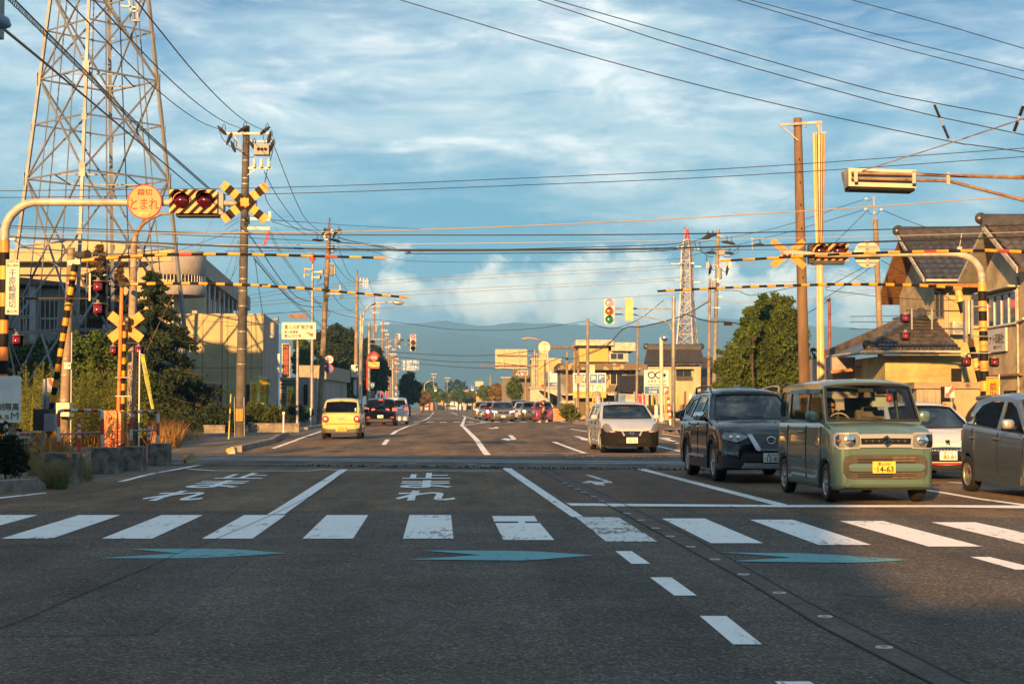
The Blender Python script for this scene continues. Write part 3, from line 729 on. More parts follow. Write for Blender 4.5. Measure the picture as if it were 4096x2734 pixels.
        def roof(u,v):
            y=r1[0]+(r0[0]-r1[0])*v;x=(u*2-1);z=zr(y);w=s.sx(y,z)
            return(x*w,y,z+.055*(1-abs(x)**4)*min(1,.4+4*v*(1-v))+.012*(1-x*x))
        b.grid(roof,16,12)
        def slanted(q0,q1,bulge,sgn):  # point on windscreen/back glass: s in -1..1, t 0 bottom..1 top
            def f(u,t):
                y=q0[0]+(q1[0]-q0[0])*t;z=q0[1]+(q1[1]-q0[1])*t;w=s.sx(y,z);zc=.050*(1-abs(u)**4)*t**4*.9+.016*(1-u*u)*t**3
                return(u*w,y+sgn*bulge*(1-u*u),z+zc)
            return f
        for which,q0,q1,mg,sgn,bl in(('windscreen',cab[0],r0,ws,1,s.p.get('bulge',.06)),('rear_window',cab[-1],r1,rw or(.09,.08,.10),-1,.03)):
            f=slanted(q0,q1,bl,sgn);mx,mt,mb_=mg;m0=1-mx/(s.W/2)*1.0;hh=math.hypot(q1[0]-q0[0],q1[1]-q0[1]);t0,t1=mb_/hh,1-mt/hh
            for(u0,u1,a0,a1) in((-1,-m0,0,1),(m0,1,0,1),(-m0,m0,0,t0),(-m0,m0,t1,1)):
                b.grid(lambda u,v:f(u0+(u1-u0)*u,a0+(a1-a0)*v),8,8)
            g=MB();off=Vector((0,-.010*sgn,-.008));g.grid(lambda u,v:Vector(f(-m0+2*m0*u,t0+(t1-t0)*v))+off,12,8)
            s.add(g,which,GLs if which=='windscreen' else s.p.get('rearglass',GLs))
            if which=='windscreen':
                s.wsf=f;s.ws_t=(t0,t1,m0);g=MB()
                fo=.004
                for(u0,u1,a0,a1) in((-m0-.015,-m0+.03,t0,t1),(m0-.03,m0+.015,t0,t1),(-m0,m0,t0-.02,t0+.05),(-m0,m0,t1-.035,t1+.015)):
                    g.grid(lambda u,v:Vector(f(u0+(u1-u0)*u,a0+(a1-a0)*v))+Vector((0,fo*sgn,fo)),8,3)
                if not nowiper:
                    for u in(-.15,.42):
                        g.tube([Vector(f(u+.42*q,t0+.03+.05*q))+Vector((0,.02,.02)) for q in(0,.33,.66,1)],.009,5)
                s.add(g,'windscreen_seal',PLASTIC)
        s.add(b,'cabin_frame',roofm or s.pm)
        bt=lambda y:smooth(s.beltl,y)
        b=MB();ya2=ya-.05;b.box((-s.W*.44,ya-.42,bt(ya)-.16),(s.W*.44,ya+.02,bt(ya)-.03));b.box((-s.W*.46,yb+.1,s.p.get('zg',.2)+.1),(s.W*.46,ya-.1,s.p.get('zg',.2)+.16));s.add(b,'dashboard',INT)
        fy=ya-1.15 if s.p.get('seat') is None else s.p['seat'];s.fy=fy;zs=s.p.get('seatz',.55);s.zs=zs
        for yy in(fy,fy-.88):
            if yy<yb+.15:continue
            for x in(-.36,.36):
                b=MB();b.box((x-.23,yy-.12,zs-.12),(x+.23,yy+.40,zs));b.bar((x,yy-.1,zs),(x,yy-.26,zs+.60),.44,.11,Vector((0,1,0)))
                b.bar((x,yy-.25,zs+.60),(x,yy-.29,zs+.80),.24,.09,Vector((0,1,0)));s.add(b,'seat',s.p.get('seatm',SEAT))
        b=MB();dx=s.p.get('dx',.36);r=.18;c=Vector((-dx,fy+.52,zs+.36)) if False else Vector((dx,fy+.56,zs+.40))
        b.tube([c+Vector((r*math.cos(t),.25*r*math.sin(t),r*.95*math.sin(t))) for t in np.linspace(0,2*math.pi,19)],.014,6);b.tube([c,c+Vector((0,.2,-.12))],.03,6);b.tube([c+Vector((-r,0,0)),c+Vector((r,0,0))],.014,5)
        s.add(b,'steering_wheel',s.p.get('wheelm',INT))
    def wheels(s,style=5,rimm=None,steer=0):
        R_=s.wr;tw=s.p.get('tw',.17)
        for y in(s.wf,s.wb):
            for sg in(1,-1):
                x=sg*(s.W/2-tw/2-.015);b=MB();st=steer if y==s.wf else 0
                M=Matrix.Rotation(st,3,'Z')
                def L_(prof,seg=24):
                    q=MB();q.lathe((0,0,0),[(r,h*sg) for r,h in prof],'x',seg);return q
                def put(q,name,m,par):
                    q.v=[tuple(M@Vector(v)+Vector((x,y,R_))) for v in q.v];return q.build(name,m,par,Vector())
                ty=put(L_([(R_*.62,tw*.42),(R_*.70,tw*.5),(R_*.90,tw*.5),(R_*.985,tw*.40),(R_,tw*.2),(R_,-tw*.2),(R_*.985,-tw*.4),(R_*.8,-tw*.5),(R_*.5,-tw*.4)]),'tyre',M_BLACK,s.t)
                q=L_([(R_*.655,tw*.46),(R_*.62,tw*.47),(R_*.58,tw*.30),(R_*.56,-tw*.2)]);q.sm=[True]*len(q.f)
                if style=='steel':
                    q2=L_([(R_*.57,tw*.26),(R_*.50,tw*.36),(R_*.30,tw*.40),(R_*.2,tw*.20),(0,tw*.20)]);b0=len(q.v);q.add(q2.v,q2.f,True)
                    for k in range(8):
                        a=k*math.pi/4;q.box((sg*tw*.37-.003,R_*.42*math.cos(a)-.014,R_*.42*math.sin(a)-.014),(sg*tw*.37+.003,R_*.42*math.cos(a)+.014,R_*.42*math.sin(a)+.014))
                else:
                    for k in range(style):
                        a=2*math.pi*k/style+.3;d=Vector((0,math.cos(a),math.sin(a)));e=Vector((0,-math.sin(a),math.cos(a)));w1,w2=R_*.10,R_*.14
                        o=Vector((sg*tw*.42,0,0));o2=Vector((sg*tw*.30,0,0))
                        q.add([o+e*w1+d*R_*.05,o+e*w2+d*R_*.62,o-e*w2+d*R_*.62,o-e*w1+d*R_*.05,o2+e*w1+d*R_*.05,o2+e*w2+d*R_*.62,o2-e*w2+d*R_*.62,o2-e*w1+d*R_*.05],
                              [(0,1,2,3),(0,4,5,1),(3,2,6,7)])
                    q2=L_([(R_*.15,tw*.36),(R_*.13,tw*.46),(0,tw*.47)]);q.add(q2.v,q2.f,True)
                rm=put(q,'rim',rimm or mat('alloy_rim',(.45,.45,.46),.3,.8,var=.1),ty)
                q=L_([(R_*.56,-tw*.05),(0,-tw*.05)]);put(q,'brake_disc',mat('brake_dark',(.05,.05,.05),.5,.4,var=0),ty)
    def surf(s,x,front=True):  # y of the bumper face at x
        h,rc=s.W/2,(s.rc if front else s.rcr);d=abs(x)-(h-rc*.75);yy=s.yf if front else-s.yr
        if d>0:u=min(1,d/(rc*.75));yy=yy-rc+rc*math.sqrt(max(0,1-u*u))
        yy+=.024*min(1,max(0,(h-rc*.75*.6-abs(x))/.08))
        return(yy if front else-yy)
    def wrap(s,name,poly,m,off=.028,front=True,mirror=True,parent=None,n=8,th=.0,label=None,sidefix=0):
        # patch with outline poly (x, z), x-monotone, laid on the nose or tail
        for sg in((1,-1) if mirror else(1,)):
            xs=sorted(set(p[0] for p in poly));x0,x1=xs[0],xs[-1];X=sorted(set([x0+(x1-x0)*i/n for i in range(n+1)]+xs));k=len(poly);b=MB();vs=[]
            for x in X:
                z=[]
                for i in range(k):
                    (a,p),(c,q)=poly[i],poly[(i+1)%k]
                    if a==c:
                        if a==x:z+=[p,q]
                    elif min(a,c)-1e-9<=x<=max(a,c)+1e-9:z.append(p+(q-p)*(x-a)/(c-a))
                lo,hi=min(z),max(z);fs_=1 if front else-1;y=s.surf(x,front)+fs_*(off if abs(x)<s.W/2-.04 else off*.4);xx=x*sg*(1+.012*(abs(x)>s.W/2-.12))
                yb=y-fs_*.05
                vs+=[(xx,yb,lo-.004),(xx,y,lo),(xx,y+fs_*th,(lo+hi)/2),(xx,y,hi),(xx,yb,hi+.004)]
            fs=[(5*i+j,5*i+j+1,5*i+j+6,5*i+j+5) for i in range(len(X)-1) for j in range(4)]
            e=5*(len(X)-1);fs+=[(0,1,2,3,4),(e+4,e+3,e+2,e+1,e)]
            b.add(vs,fs);o=s.add(b,name,m,parent,label)
        return o
    def plate(s,z,yellow,top_,kana,num,front=True,x=0,w=.33):
        y=s.surf(0,front)+(.05 if front else-.05);f=1 if front else-1;tmp=s.dfm((x,y,z));y=tmp[1]
        b=MB();b.box((x-w/2,y,z-w/4),(x+w/2,y+.012*f,z+w/4));pl=b.build('number_plate',PLY if yellow else PLW,s.t,Vector())
        r=(-f,0,0);tm=PLT_K if yellow else PLT_G;yy=y+.016*f
        text(top_,pl,tm,(x,yy,z+w*.15),w*.55,w*.14,r,bold=.01);text(num,pl,tm,(x-f*w*.055,yy,z-w*.08),w*.72,w*.26,r,bold=.025)
        text(kana,pl,tm,(x+f*w*.40,yy,z-w*.08),w*.09,w*.09,r,bold=.01)
    def mirror(s,y,z,m,sz=(.17,.10,.14)):
        for sg in(1,-1):
            b=MB();x=s.sx(y,z);c=Vector((sg*(x+.13),y,z));w,d,h=sz
            b.lathe(c,[(0,-h/2),(w*.36,-h/2+.005),(w*.5,-h*.3),(w*.5,h*.25),(w*.38,h*.46),(0,h*.5)],'z',16)
            b.v=[(c.x+(v[0]-c.x),c.y+(v[1]-c.y)*d/w*1.0,v[2]) for v in b.v]
            b.build('door_mirror',m,s.t,Vector());q=MB();q.bar((sg*(x-.02),y-.01,z-h*.35),(c.x,c.y,z-h*.35),.03,.05);q.build('mirror_arm',PLASTIC,s.t,Vector())
    def handles(s,ys,z,m):
        for sg in(1,-1):
            for y in ys:
                b=MB();x=s.hw(y)*.99;b.tube([(sg*x,y-.09,z),(sg*(x+.03),y-.06,z+.004),(sg*(x+.03),y+.06,z+.004),(sg*x,y+.09,z)],.014,6);b.build('door_handle',m,s.t,Vector())
    def seams(s,ys,z0):  # dark door gaps
        for sg in(1,-1):
            b=MB()
            for y in ys:
                zt=smooth(s.beltl,y)-.03
                q=[(sg*(s.hw(y)*k+.003),y,z0+(zt-z0)*t) for t,k in((0,.99),(.15,.992),(.42,1.0),(.7,.998),(1,.985))]
                b.tube(q,.006,4)
            b.build('door_gap',M_DARK,s.t,Vector())
def rr(y0,y1,z0,z1,cut=.04):  # rounded window outline
    return[(y0+cut,z0),(y1-cut,z0),(y1,z0+cut),(y1,z1-cut),(y1-cut,z1),(y0+cut,z1),(y0,z1-cut),(y0,z0+cut)]
FACE=math.pi  # a car coming towards the camera
# ------------------------------------------------------------------ the vehicles in the picture
def at_axle(X,Y,yaw,P_,away=False):  # car centre from the middle of its front (rear, if away) axle
    wf=P_['L']/2-P_.get('fo',.62);wb=wf-P_['wb'];rz=yaw if away else math.pi+yaw;h=Vector((-math.sin(rz),math.cos(rz)))
    k=wb if away else wf;c=Vector((X,Y))-h*k
    z0,z1=gz(c.y+h.y*wf),gz(c.y+h.y*wb)
    return(c.x,c.y,(z0+z1)/2),rz
def mk(X,Y,yaw,P_,label,pm,away=False,cat='car',group=None):
    loc,rz=at_axle(X,Y,yaw,P_,away);return Car(loc,rz,label,cat,P_,pm,group)
def seat_driver(c,label,shirt,yaw=0,glasses=False,hairm=None,**k):
    M=Matrix.Rotation(c.t.rotation_euler.z,3,'Z');p=Vector(c.t.location)+M@Vector((.36,c.fy+.08,c.zs-.06))
    return driver(p,c.t.rotation_euler.z,label,shirt,yaw,glasses,hairm=hairm,**k)
def badge_ring(c,z,r,m=M_CHROME,front=True,bar=True):
    f=1 if front else-1;y=c.dfm((0,c.surf(0,front),z))[1]+.045*f;b=MB()
    b.tube([(r*math.cos(t),y,z+r*.8*math.sin(t)) for t in np.linspace(0,2*math.pi,17)],r*.16,6)
    if bar:b.box((-r*1.1,y-.004,z-r*.18),(r*1.1,y+.008*f,z+r*.18))
    b.build('badge',m,c.t,Vector())
SH_D=mat('shirt_dark',(.02,.022,.03),.85);SH_W=mat('shirt_pale',(.42,.42,.40),.85);SH_G=mat('shirt_grey',(.14,.14,.15),.85)
# -- sage green box car
PG=paint('paint_sage',(.085,.150,.135),.2,.25)
sp=dict(L=3.395,W=1.475,H=1.785,wb=2.46,wr=.28,fo=.57,zg=.19,rc=.20,rcr=.12,tumble=.06,tw=.165,bulge=.07,seat=.02,seatz=.72,seatm=SEAT,wheelm=SEATL,
          top=[(-1.70,1.08),(-1.6,1.12),(1.15,1.145),(1.42,1.10),(1.60,1.02),(1.70,.965)],belt=[(-1.7,1.12),(1.2,1.13)],
          cab=[(1.16,1.14),(.82,1.70),(.6,1.735),(-.3,1.74),(-1.3,1.725),(-1.56,1.68),(-1.68,1.12)])
c=mk(5.30,23.0,.073,sp,'sage green boxy minicar with chrome grille and yellow plate at the stop line',PG)
c.body();c.cabin([[(.16,1.19),(1.02,1.19),(.80,1.56),(.70,1.62),(.16,1.63)],rr(-.96,.06,1.19,1.63,.03),rr(-1.55,-1.06,1.22,1.62,.05)],ws=(.03,.03,.04));c.wheels(7,steer=-.05)
c.wrap('headlight',[(.36,.86),(.38,.79),(.67,.78),(.72,.83),(.72,.97),(.69,1.015),(.42,1.02),(.37,.98)],M_BRIGHT,.02,n=6)
c.wrap('headlight_lens',[(.385,.86),(.40,.815),(.655,.805),(.70,.85),(.70,.955),(.67,.99),(.43,.995),(.39,.96)],GL,.040,th=.02)
for sg in(1,-1):
    b=MB();y=c.surf(.56)+.048;b.lathe((sg*.53,y,.90),[(0,.012),(.06,.008),(.08,0)],'y',14);c.add(b,'lamp_reflector',M_CHROME)
    b=MB();b.lathe((sg*.665,c.surf(.66)+.03,.90),[(0,.02),(.02,.012),(.028,0)],'y',10);c.add(b,'indicator',LAMPA)
c.wrap('chrome_bar',[(0,1.0),(.37,.995),(.37,.935),(0,.94)],M_BRIGHT,.035);c.wrap('chrome_bar',[(0,.852),(.37,.848),(.37,.805),(0,.808)],M_BRIGHT,.035)
c.wrap('grille',[(0,.938),(.37,.934),(.37,.850),(0,.850)],TRIM,.018)
b=MB()
for k in range(-3,4):
    if k:b.lathe((k*.095,c.surf(0)+.03,.895),[(0,.004),(.020,0),(.026,-.006)],'y',10);b.box((k*.085-.04,c.surf(0)+.02,.899),(k*.085+.04,c.surf(0)+.026,.911))
c.add(b,'grille_pattern',PLASTIC)
b=MB();y=c.surf(0)+.055;q=[(-.055,.905),(0,.965),(.055,.93),(.03,.915),(0,.932),(-.02,.912),(.055,.885),(0,.835),(-.055,.87),(-.03,.885),(0,.866),(.022,.885)]
b.poly([(x*1.3,y,.9+(z-.9)*1.3) for x,z in q],(),(0,1,0),.012);c.add(b,'badge',M_CHROME)
c.wrap('bumper_recess',[(0,.70),(.50,.70),(.58,.67),(.61,.60),(.61,.45),(.57,.38),(.50,.355),(0,.355)],mat('grille_grey_plastic',(.045,.042,.038),.7,var=.15),.008,n=10)
c.wrap('bumper_bar',[(0,.575),(.50,.575),(.555,.55),(.555,.49),(.50,.465),(0,.465)],PG,.045,n=10,th=.012)
b=MB()
for z in(.64,.60,.43,.395):b.box((-.42,c.surf(0)+.024,z-.006),(.42,c.surf(0)+.036,z+.006))
c.add(b,'intake_slats',PLASTIC)
b=MB();yy=c.surf(0)+.026
for i in range(3):
    for z in(.655,.615,.43,.385):b.box((-.42+i*.115,yy,z-.018),(-.315+i*.115,yy+.006,z+.018))
c.add(b,'radiator_mesh',mat('radiator_bronze',(.13,.09,.06),.6,.3,var=.3,scale=60))
c.plate(.525,True,'富山581','す','14-63',x=.045)
c.mirror(.88,1.24,PG,(.20,.13,.17));c.handles([-.05,-.20],1.0,PG);c.seams([.95,.10,-1.0],.30)
for sg in(1,-1):b=MB();b.box((sg*.735,-.9,.385),(sg*.75,.75,.43));c.add(b,'side_moulding',M_CHROME)
for sg in(1,-1):b=MB();b.box((sg*.742,-1.62,.60),(sg*.752,-.2,.615));c.add(b,'slide_rail',PLASTIC)
b=MB()  # door visors
for sg in(1,-1):
    for y0,y1 in((.14,.84),(-.98,.08)):
        n_=6;vs=[]
        for i in range(n_+1):
            y=y0+(y1-y0)*i/n_;vs+=[(sg*(c.sx(y,1.645)+.004),y,1.65),(sg*(c.sx(y,1.6)+.045),y,1.585)]
        b.add(vs,[(2*i,2*i+1,2*i+3,2*i+2) for i in range(n_)]);c.add(b,'door_visor',GLD);b=MB()
b=MB();b.bar((-.36,.30,1.40),(-.36,.33,1.54),.26,.12,Vector((0,1,0)));c.add(b,'seat_cover',mat('towel_green',(.35,.45,.40),.9))
b=MB();b.box((-.10,.78,1.60),(.12,.82,1.66));b.tube([(0,.80,1.66),(0,.78,1.70)],.012,6);c.add(b,'inner_mirror',INT)
b=MB();b.lathe((-.30,.95,1.50),[(0,-.05),(.035,-.04),(.045,0),(.03,.04),(0,.05)],'z',10);b.tube([(-.30,.93,1.55),(-.30,.86,1.64)],.006,5);c.add(b,'hanging_charm',mat('charm_red',(.4,.02,.05),.6))
seat_driver(c,'driver in sunglasses and dark top gripping the wheel of the sage green minicar',SH_D,.05,True)
# -- black SUV beside it
PK=mat('paint_black',(.002,.003,.006),.10,0,var=0,coat=.6,spec=.25)
sx_=dict(name='suv',L=4.69,W=1.82,H=1.74,wb=2.705,wr=.365,fo=.93,zg=.24,rc=.42,rcr=.3,nose=.5,tail=.25,tumble=.25,tw=.225,bulge=.13,seat=-.35,seatz=.70,clad=PLASTIC,
           top=[(-2.34,.98),(-2.2,1.08),(1.0,1.14),(1.5,1.11),(2.0,1.03),(2.22,.95),(2.34,.86)],belt=[(-2.34,1.14),(-1.2,1.12),(1.1,1.10)],
           cab=[(1.16,1.12),(.16,1.625),(-.15,1.675),(-.8,1.685),(-1.5,1.66),(-1.95,1.625),(-2.24,1.12)])
c=mk(4.62,29.2,.062,sx_,'glossy black SUV with chrome grille wedge and roof rails beside the sage green minicar',PK,cat='SUV')
c.body();c.cabin([[(.0,1.155),(.86,1.15),(.45,1.38),(.12,1.545),(0,1.57)],[(-1.0,1.17),(-.08,1.155),(-.08,1.59),(-.35,1.60),(-.95,1.59)],[(-1.72,1.24),(-1.10,1.17),(-1.05,1.575),(-1.45,1.52)]],ws=(.10,.06,.06));c.wheels(10)
c.wrap('headlight',[(.40,.84),(.62,.74),(.83,.80),(.84,.86),(.80,.92),(.55,.90)],LAMPG,.022,n=8)
for sg in(1,-1):
    for x in(.60,.72):
        b=MB();b.lathe((sg*x,c.surf(x)+.05,.84),[(0,.015),(.025,.01),(.034,0)],'y',12);c.add(b,'lamp_projector',M_CHROME)
c.wrap('grille',[(0,.90),(.36,.89),(.20,.62),(0,.62)],TRIM,.016)
c.wrap('grille_wedge',[(.20,.625),(.34,.885),(.43,.885),(.28,.60),(.21,.585)],M_BRIGHT,.045,n=6);c.wrap('grille_wedge',[(0,.585),(0,.62),(.21,.62),(.22,.585)],M_CHROME,.045)
badge_ring(c,.78,.075)
c.wrap('lower_grille',[(0,.54),(.52,.54),(.60,.40),(0,.40)],PLASTIC,.02)
c.wrap('bumper_clad',[(.45,.42),(.88,.50),(.90,.30),(.50,.27)],PLASTIC,.024,n=8)
c.wrap('fog_lamp',[(.62,.57),(.64,.51),(.80,.53),(.82,.575)],LAMPG,.03);c.wrap('fog_recess',[(.56,.62),(.60,.48),(.86,.50),(.87,.64)],TRIM,.018,n=8)
c.wrap('skid_plate',[(0,.36),(.50,.37),(.56,.28),(0,.27)],M_GREY,.04,n=8)
c.plate(.47,False,'富山300','は','12-87');c.mirror(.62,1.20,M_CHROME,(.24,.15,.17));c.handles([.05,-.85],1.0,M_CHROME);c.seams([.92,-.04,-1.05],.38)
for sg in(1,-1):
    b=MB();b.tube([(sg*.66,.15,1.665),(sg*.69,.02,1.765),(sg*.70,-.5,1.785),(sg*.69,-1.4,1.75),(sg*.66,-1.6,1.655)],.022,8);c.add(b,'roof_rail',M_GREY)
    b=MB();q=[(.98,1.14),(.5,1.43),(.10,1.61),(-.4,1.63),(-1.3,1.61),(-1.62,1.55),(-1.86,1.32),(-1.75,1.19)];b.tube([(sg*(c.sx(y,z)+.004),y,z) for y,z in q],.011,5);c.add(b,'window_trim',M_CHROME)
    b=MB();b.box((sg*.905,-1.0,.42),(sg*.925,.65,.46));c.add(b,'side_moulding',M_CHROME)
b=MB();b.box((-.12,.42,1.44),(.12,.46,1.51));c.add(b,'inner_mirror',INT)
seat_driver(c,'driver with short hair and glasses inside the glossy black SUV',SH_G,.9,True)
# -- white hatchback behind
PWH=paint('paint_white',(.52,.54,.55),0,.25)
s8=dict(L=3.96,W=1.74,H=1.47,wb=2.54,wr=.31,fo=.80,zg=.19,rc=.40,rcr=.3,nose=.55,tumble=.19,tw=.19,bulge=.12,seat=-.3,seatz=.50,
          top=[(-1.98,.90),(1.0,.95),(1.35,.93),(1.7,.83),(1.9,.72),(1.98,.66)],belt=[(-1.98,.99),(1.1,.93)],
          cab=[(1.18,.95),(.25,1.37),(-.1,1.41),(-.6,1.415),(-1.2,1.36),(-1.4,1.355),(-1.88,.99)])
c=mk(8.12,30.2,.05,s8,'white hatchback with sloping bonnet half hidden behind the sage green minicar',PWH)
c.body();c.cabin([[(0,.98),(.95,.965),(.22,1.31),(0,1.34)],[(-1.0,1.0),(-.08,.98),(-.08,1.345),(-.8,1.335)]],ws=(.09,.05,.05));c.wheels(5)
c.wrap('headlight',[(.50,.62),(.70,.60),(.86,.70),(.84,.76),(.60,.70)],LAMPG,.02,n=8)
c.wrap('grille',[(0,.615),(.56,.60),(.60,.52),(.42,.36),(0,.36)],TRIM,.02,n=8);c.wrap('chrome_bar',[(0,.635),(.58,.62),(.58,.605),(0,.615)],M_CHROME,.03)
b=MB()
for i in range(-8,9):b.box((i*.06-.02,c.surf(0)+.026,.555),(i*.06+.02,c.surf(0)+.034,.58))
c.add(b,'grille_pattern',M_GREY);c.wrap('red_strip',[(0,.335),(.42,.34),(.50,.375),(.51,.355),(.44,.31),(0,.305)],LAMPR,.03,n=8)
c.wrap('lower_lip',[(0,.285),(.60,.31),(.62,.25),(0,.22)],PLASTIC,.03,n=8)
b=MB();y=c.dfm((0,c.surf(0),.70))[1]+.06;q=[(-.05,.745),(-.02,.765),(.01,.755),(.04,.76),(.05,.74),(.03,.73),(.045,.705),(.02,.70),(.01,.715),(-.01,.69),(-.04,.685),(-.02,.705),(-.025,.725)]
b.poly([(x,y+.05-(z-.7)*1.2,z) for x,z in q],(),(0,1,0),.006);b.build('badge',M_DARK,c.t,Vector())
c.plate(.47,False,'富山300','ら','80-81');c.mirror(.72,1.02,PWH);c.handles([.0,-.85],.85,PWH);c.seams([.85,-.04,-1.0],.3)
seat_driver(c,'driver in pale shirt dimly seen in the white hatchback',SH_W)
# -- grey rounded minicar at the right edge
PGR=paint('paint_grey',(.075,.10,.14),.35,.3)
si=dict(L=3.395,W=1.475,H=1.60,wb=2.55,wr=.29,fo=.40,zg=.19,rc=.35,rcr=.35,nose=.5,tail=.3,tumble=.17,tw=.16,bulge=.1,seat=-.05,seatz=.58,
          top=[(-1.70,.98),(-1.5,1.10),(-.9,1.06),(1.0,.96),(1.3,.88),(1.55,.76),(1.70,.66)],belt=[(-1.7,1.13),(-1.0,1.07),(.2,1.0),(1.1,.94)],
          cab=[(1.22,.95),(.42,1.485),(.1,1.535),(-.4,1.545),(-.9,1.52),(-1.2,1.485),(-1.55,1.30),(-1.66,1.12)])
c=mk(8.43,23.25,.10,si,'grey egg-shaped minicar with curved roofline cut off by the right edge',PGR)
c.body();c.cabin([[(.06,1.03),(1.0,.975),(.86,1.10),(.50,1.36),(.25,1.45),(.06,1.465)],[(-1.02,1.105),(-.04,1.04),(-.04,1.47),(-.5,1.47),(-.88,1.40),(-1.05,1.25)]],ws=(.08,.05,.05));c.wheels('steel',rimm=mat('steel_rim',(.28,.26,.23),.4,.6,var=.25,scale=12))
c.wrap('headlight',[(.45,.60),(.62,.58),(.72,.70),(.66,.80),(.52,.78)],LAMPG,.02);c.wrap('grille',[(0,.45),(.5,.45),(.5,.3),(0,.3)],PLASTIC,.02)
c.wrap('tail_lamp',[(.60,1.0),(.60,.80),(.71,.82),(.71,1.0)],LAMPR,.02,False);c.mirror(.62,1.12,mat('paint_silver',(.55,.54,.50),.28,.7,var=.05,coat=1),(.20,.13,.15))
c.handles([.0,-.95],.88,PGR);c.seams([.95,.01,-1.0],.3)
b=MB();b.tube([(-.5,-1.52,1.52),(-.3,-1.62,1.545),(0,-1.66,1.55),(.3,-1.62,1.545),(.5,-1.52,1.52)],.035,8);c.add(b,'roof_spoiler',PGR)
for sg in(1,-1):b=MB();b.box((sg*.70,c.wb+.4,.20),(sg*.755,c.wf-.4,.34));c.add(b,'side_skirt',PGR)
# -- white delivery wagon with black bumper
PV=paint('paint_white_matt',(.36,.40,.45),0,.4)
sa=dict(name='wagon',L=4.395,W=1.695,H=1.50,wb=2.60,wr=.29,fo=.86,zg=.18,rc=.46,rcr=.2,nose=.55,tumble=.17,tw=.17,bulge=.12,seat=-.2,seatz=.52,
          top=[(-2.2,.94),(-2.1,.97),(1.1,1.0),(1.5,.95),(1.85,.85),(2.08,.75),(2.2,.68)],belt=[(-2.2,.98),(1.2,.97)],
          cab=[(1.28,.98),(.40,1.39),(.05,1.44),(-.8,1.45),(-1.6,1.43),(-1.95,1.385),(-2.15,.98)])
c=mk(3.46,46.8,.06,sa,'small white wagon with unpainted black front bumper rolling over the crossing',PV,cat='wagon')
c.body();c.cabin([[(.16,1.02),(1.0,1.0),(.42,1.32),(.16,1.37)],rr(-.86,.08,1.02,1.37,.03),rr(-1.95,-.96,1.04,1.36,.04)],ws=(.09,.05,.05));c.wheels('steel',rimm=M_GREY)
c.wrap('bumper',[(0,.60),(.60,.61),(.80,.72),(.845,.72),(.845,.26),(.80,.20),(0,.19)],mat('bumper_black',(.007,.007,.008),.8,var=.15,spec=.2),.016,n=14)
c.wrap('headlight',[(.56,.66),(.70,.60),(.80,.66),(.82,.78),(.76,.87),(.66,.84)],LAMPG,.03,n=8,th=.02)
c.wrap('indicator',[(.52,.61),(.62,.60),(.66,.64),(.58,.69),(.53,.67)],mat('lamp_pink',(.5,.22,.16),.2,var=0,coat=1),.034)
c.wrap('grille',[(0,.645),(.30,.64),(.50,.655),(.48,.59),(.26,.585),(.20,.52),(0,.51)],TRIM,.024);c.wrap('grille_frame',[(.20,.51),(.27,.64),(.31,.64),(.25,.50)],M_GREY,.034)
badge_ring(c,.58,.06)
c.wrap('lower_grille',[(0,.42),(.40,.42),(.46,.35),(.44,.29),(0,.28)],M_DARK,.028);c.wrap('fog_recess',[(.60,.42),(.70,.45),(.78,.42),(.78,.37),(.62,.36)],M_DARK,.024)
c.plate(.375,False,'富山400','わ','30-53',x=0);c.mirror(.78,1.04,PV,(.22,.14,.15));c.handles([.12,-.75],.86,PLASTIC);c.seams([.98,.12,-.92],.3)
b=MB();b.box((-.12,.70,1.27),(.12,.73,1.34));c.add(b,'inner_mirror',INT);b=MB();b.tube([(.45,.38,1.44),(.46,.20,1.62)],.006,5);b.build('aerial',M_DARK,c.t,Vector())
seat_driver(c,'driver in dark top inside the white wagon with black bumper',SH_D)
# -- yellow car going away
PYL=paint('paint_primrose',(.48,.40,.13),0,.28)
sl=dict(L=3.395,W=1.475,H=1.525,wb=2.46,wr=.275,fo=.52,zg=.20,rc=.3,rcr=.24,tail=.25,tumble=.14,tw=.155,bulge=.06,seat=.0,seatz=.58,rearglass=GLD,sideglass=GLD,
          top=[(-1.70,.92),(-1.6,.96),(1.0,.98),(1.4,.92),(1.6,.8),(1.7,.72)],belt=[(-1.7,.98),(1.1,.98)],
          cab=[(1.0,.98),(.55,1.42),(.3,1.46),(-.5,1.475),(-1.2,1.46),(-1.44,1.41),(-1.66,.96)])
c=mk(-6.42,59.1,.047,sl,'pale yellow retro minicar with round tail lamps driving away',PYL,away=True)
c.body();c.cabin([[(.1,1.02),(.85,1.02),(.58,1.32),(.1,1.36)],rr(-.82,.02,1.02,1.37,.05),rr(-1.5,-.92,1.04,1.34,.08)],rw=(.07,.05,.03));c.wheels(6)
for sg in(1,-1):
    b=MB();b.lathe((sg*.585,c.surf(.585,False)-.03,.755),[(.13,.03),(.13,-.01),(.115,-.022)],'y',24);c.add(b,'lamp_ring',M_CHROME)
    b=MB();b.lathe((sg*.585,c.surf(.585,False)-.03,.755),[(.115,-.018),(.09,-.035),(.06,-.04)],'y',24);c.add(b,'tail_lamp',LAMPR)
    b=MB();b.lathe((sg*.585,c.surf(.585,False)-.03,.755),[(.06,-.040),(.03,-.048),(0,-.05)],'y',16);c.add(b,'reversing_lamp',mat('lamp_pale',(.6,.45,.4),.2,var=0,coat=1))
c.wrap('rear_bumper',[(0,.37),(.55,.38),(.735,.44),(.735,.24),(0,.22)],mat('taupe_plastic',(.07,.062,.05),.55,var=.1),.03,False,n=10)
c.wrap('plate_recess',[(0,.48),(.20,.48),(.20,.28),(0,.28)],PYL,.035,False);c.plate(.385,True,'富山580','わ','69-92',False)
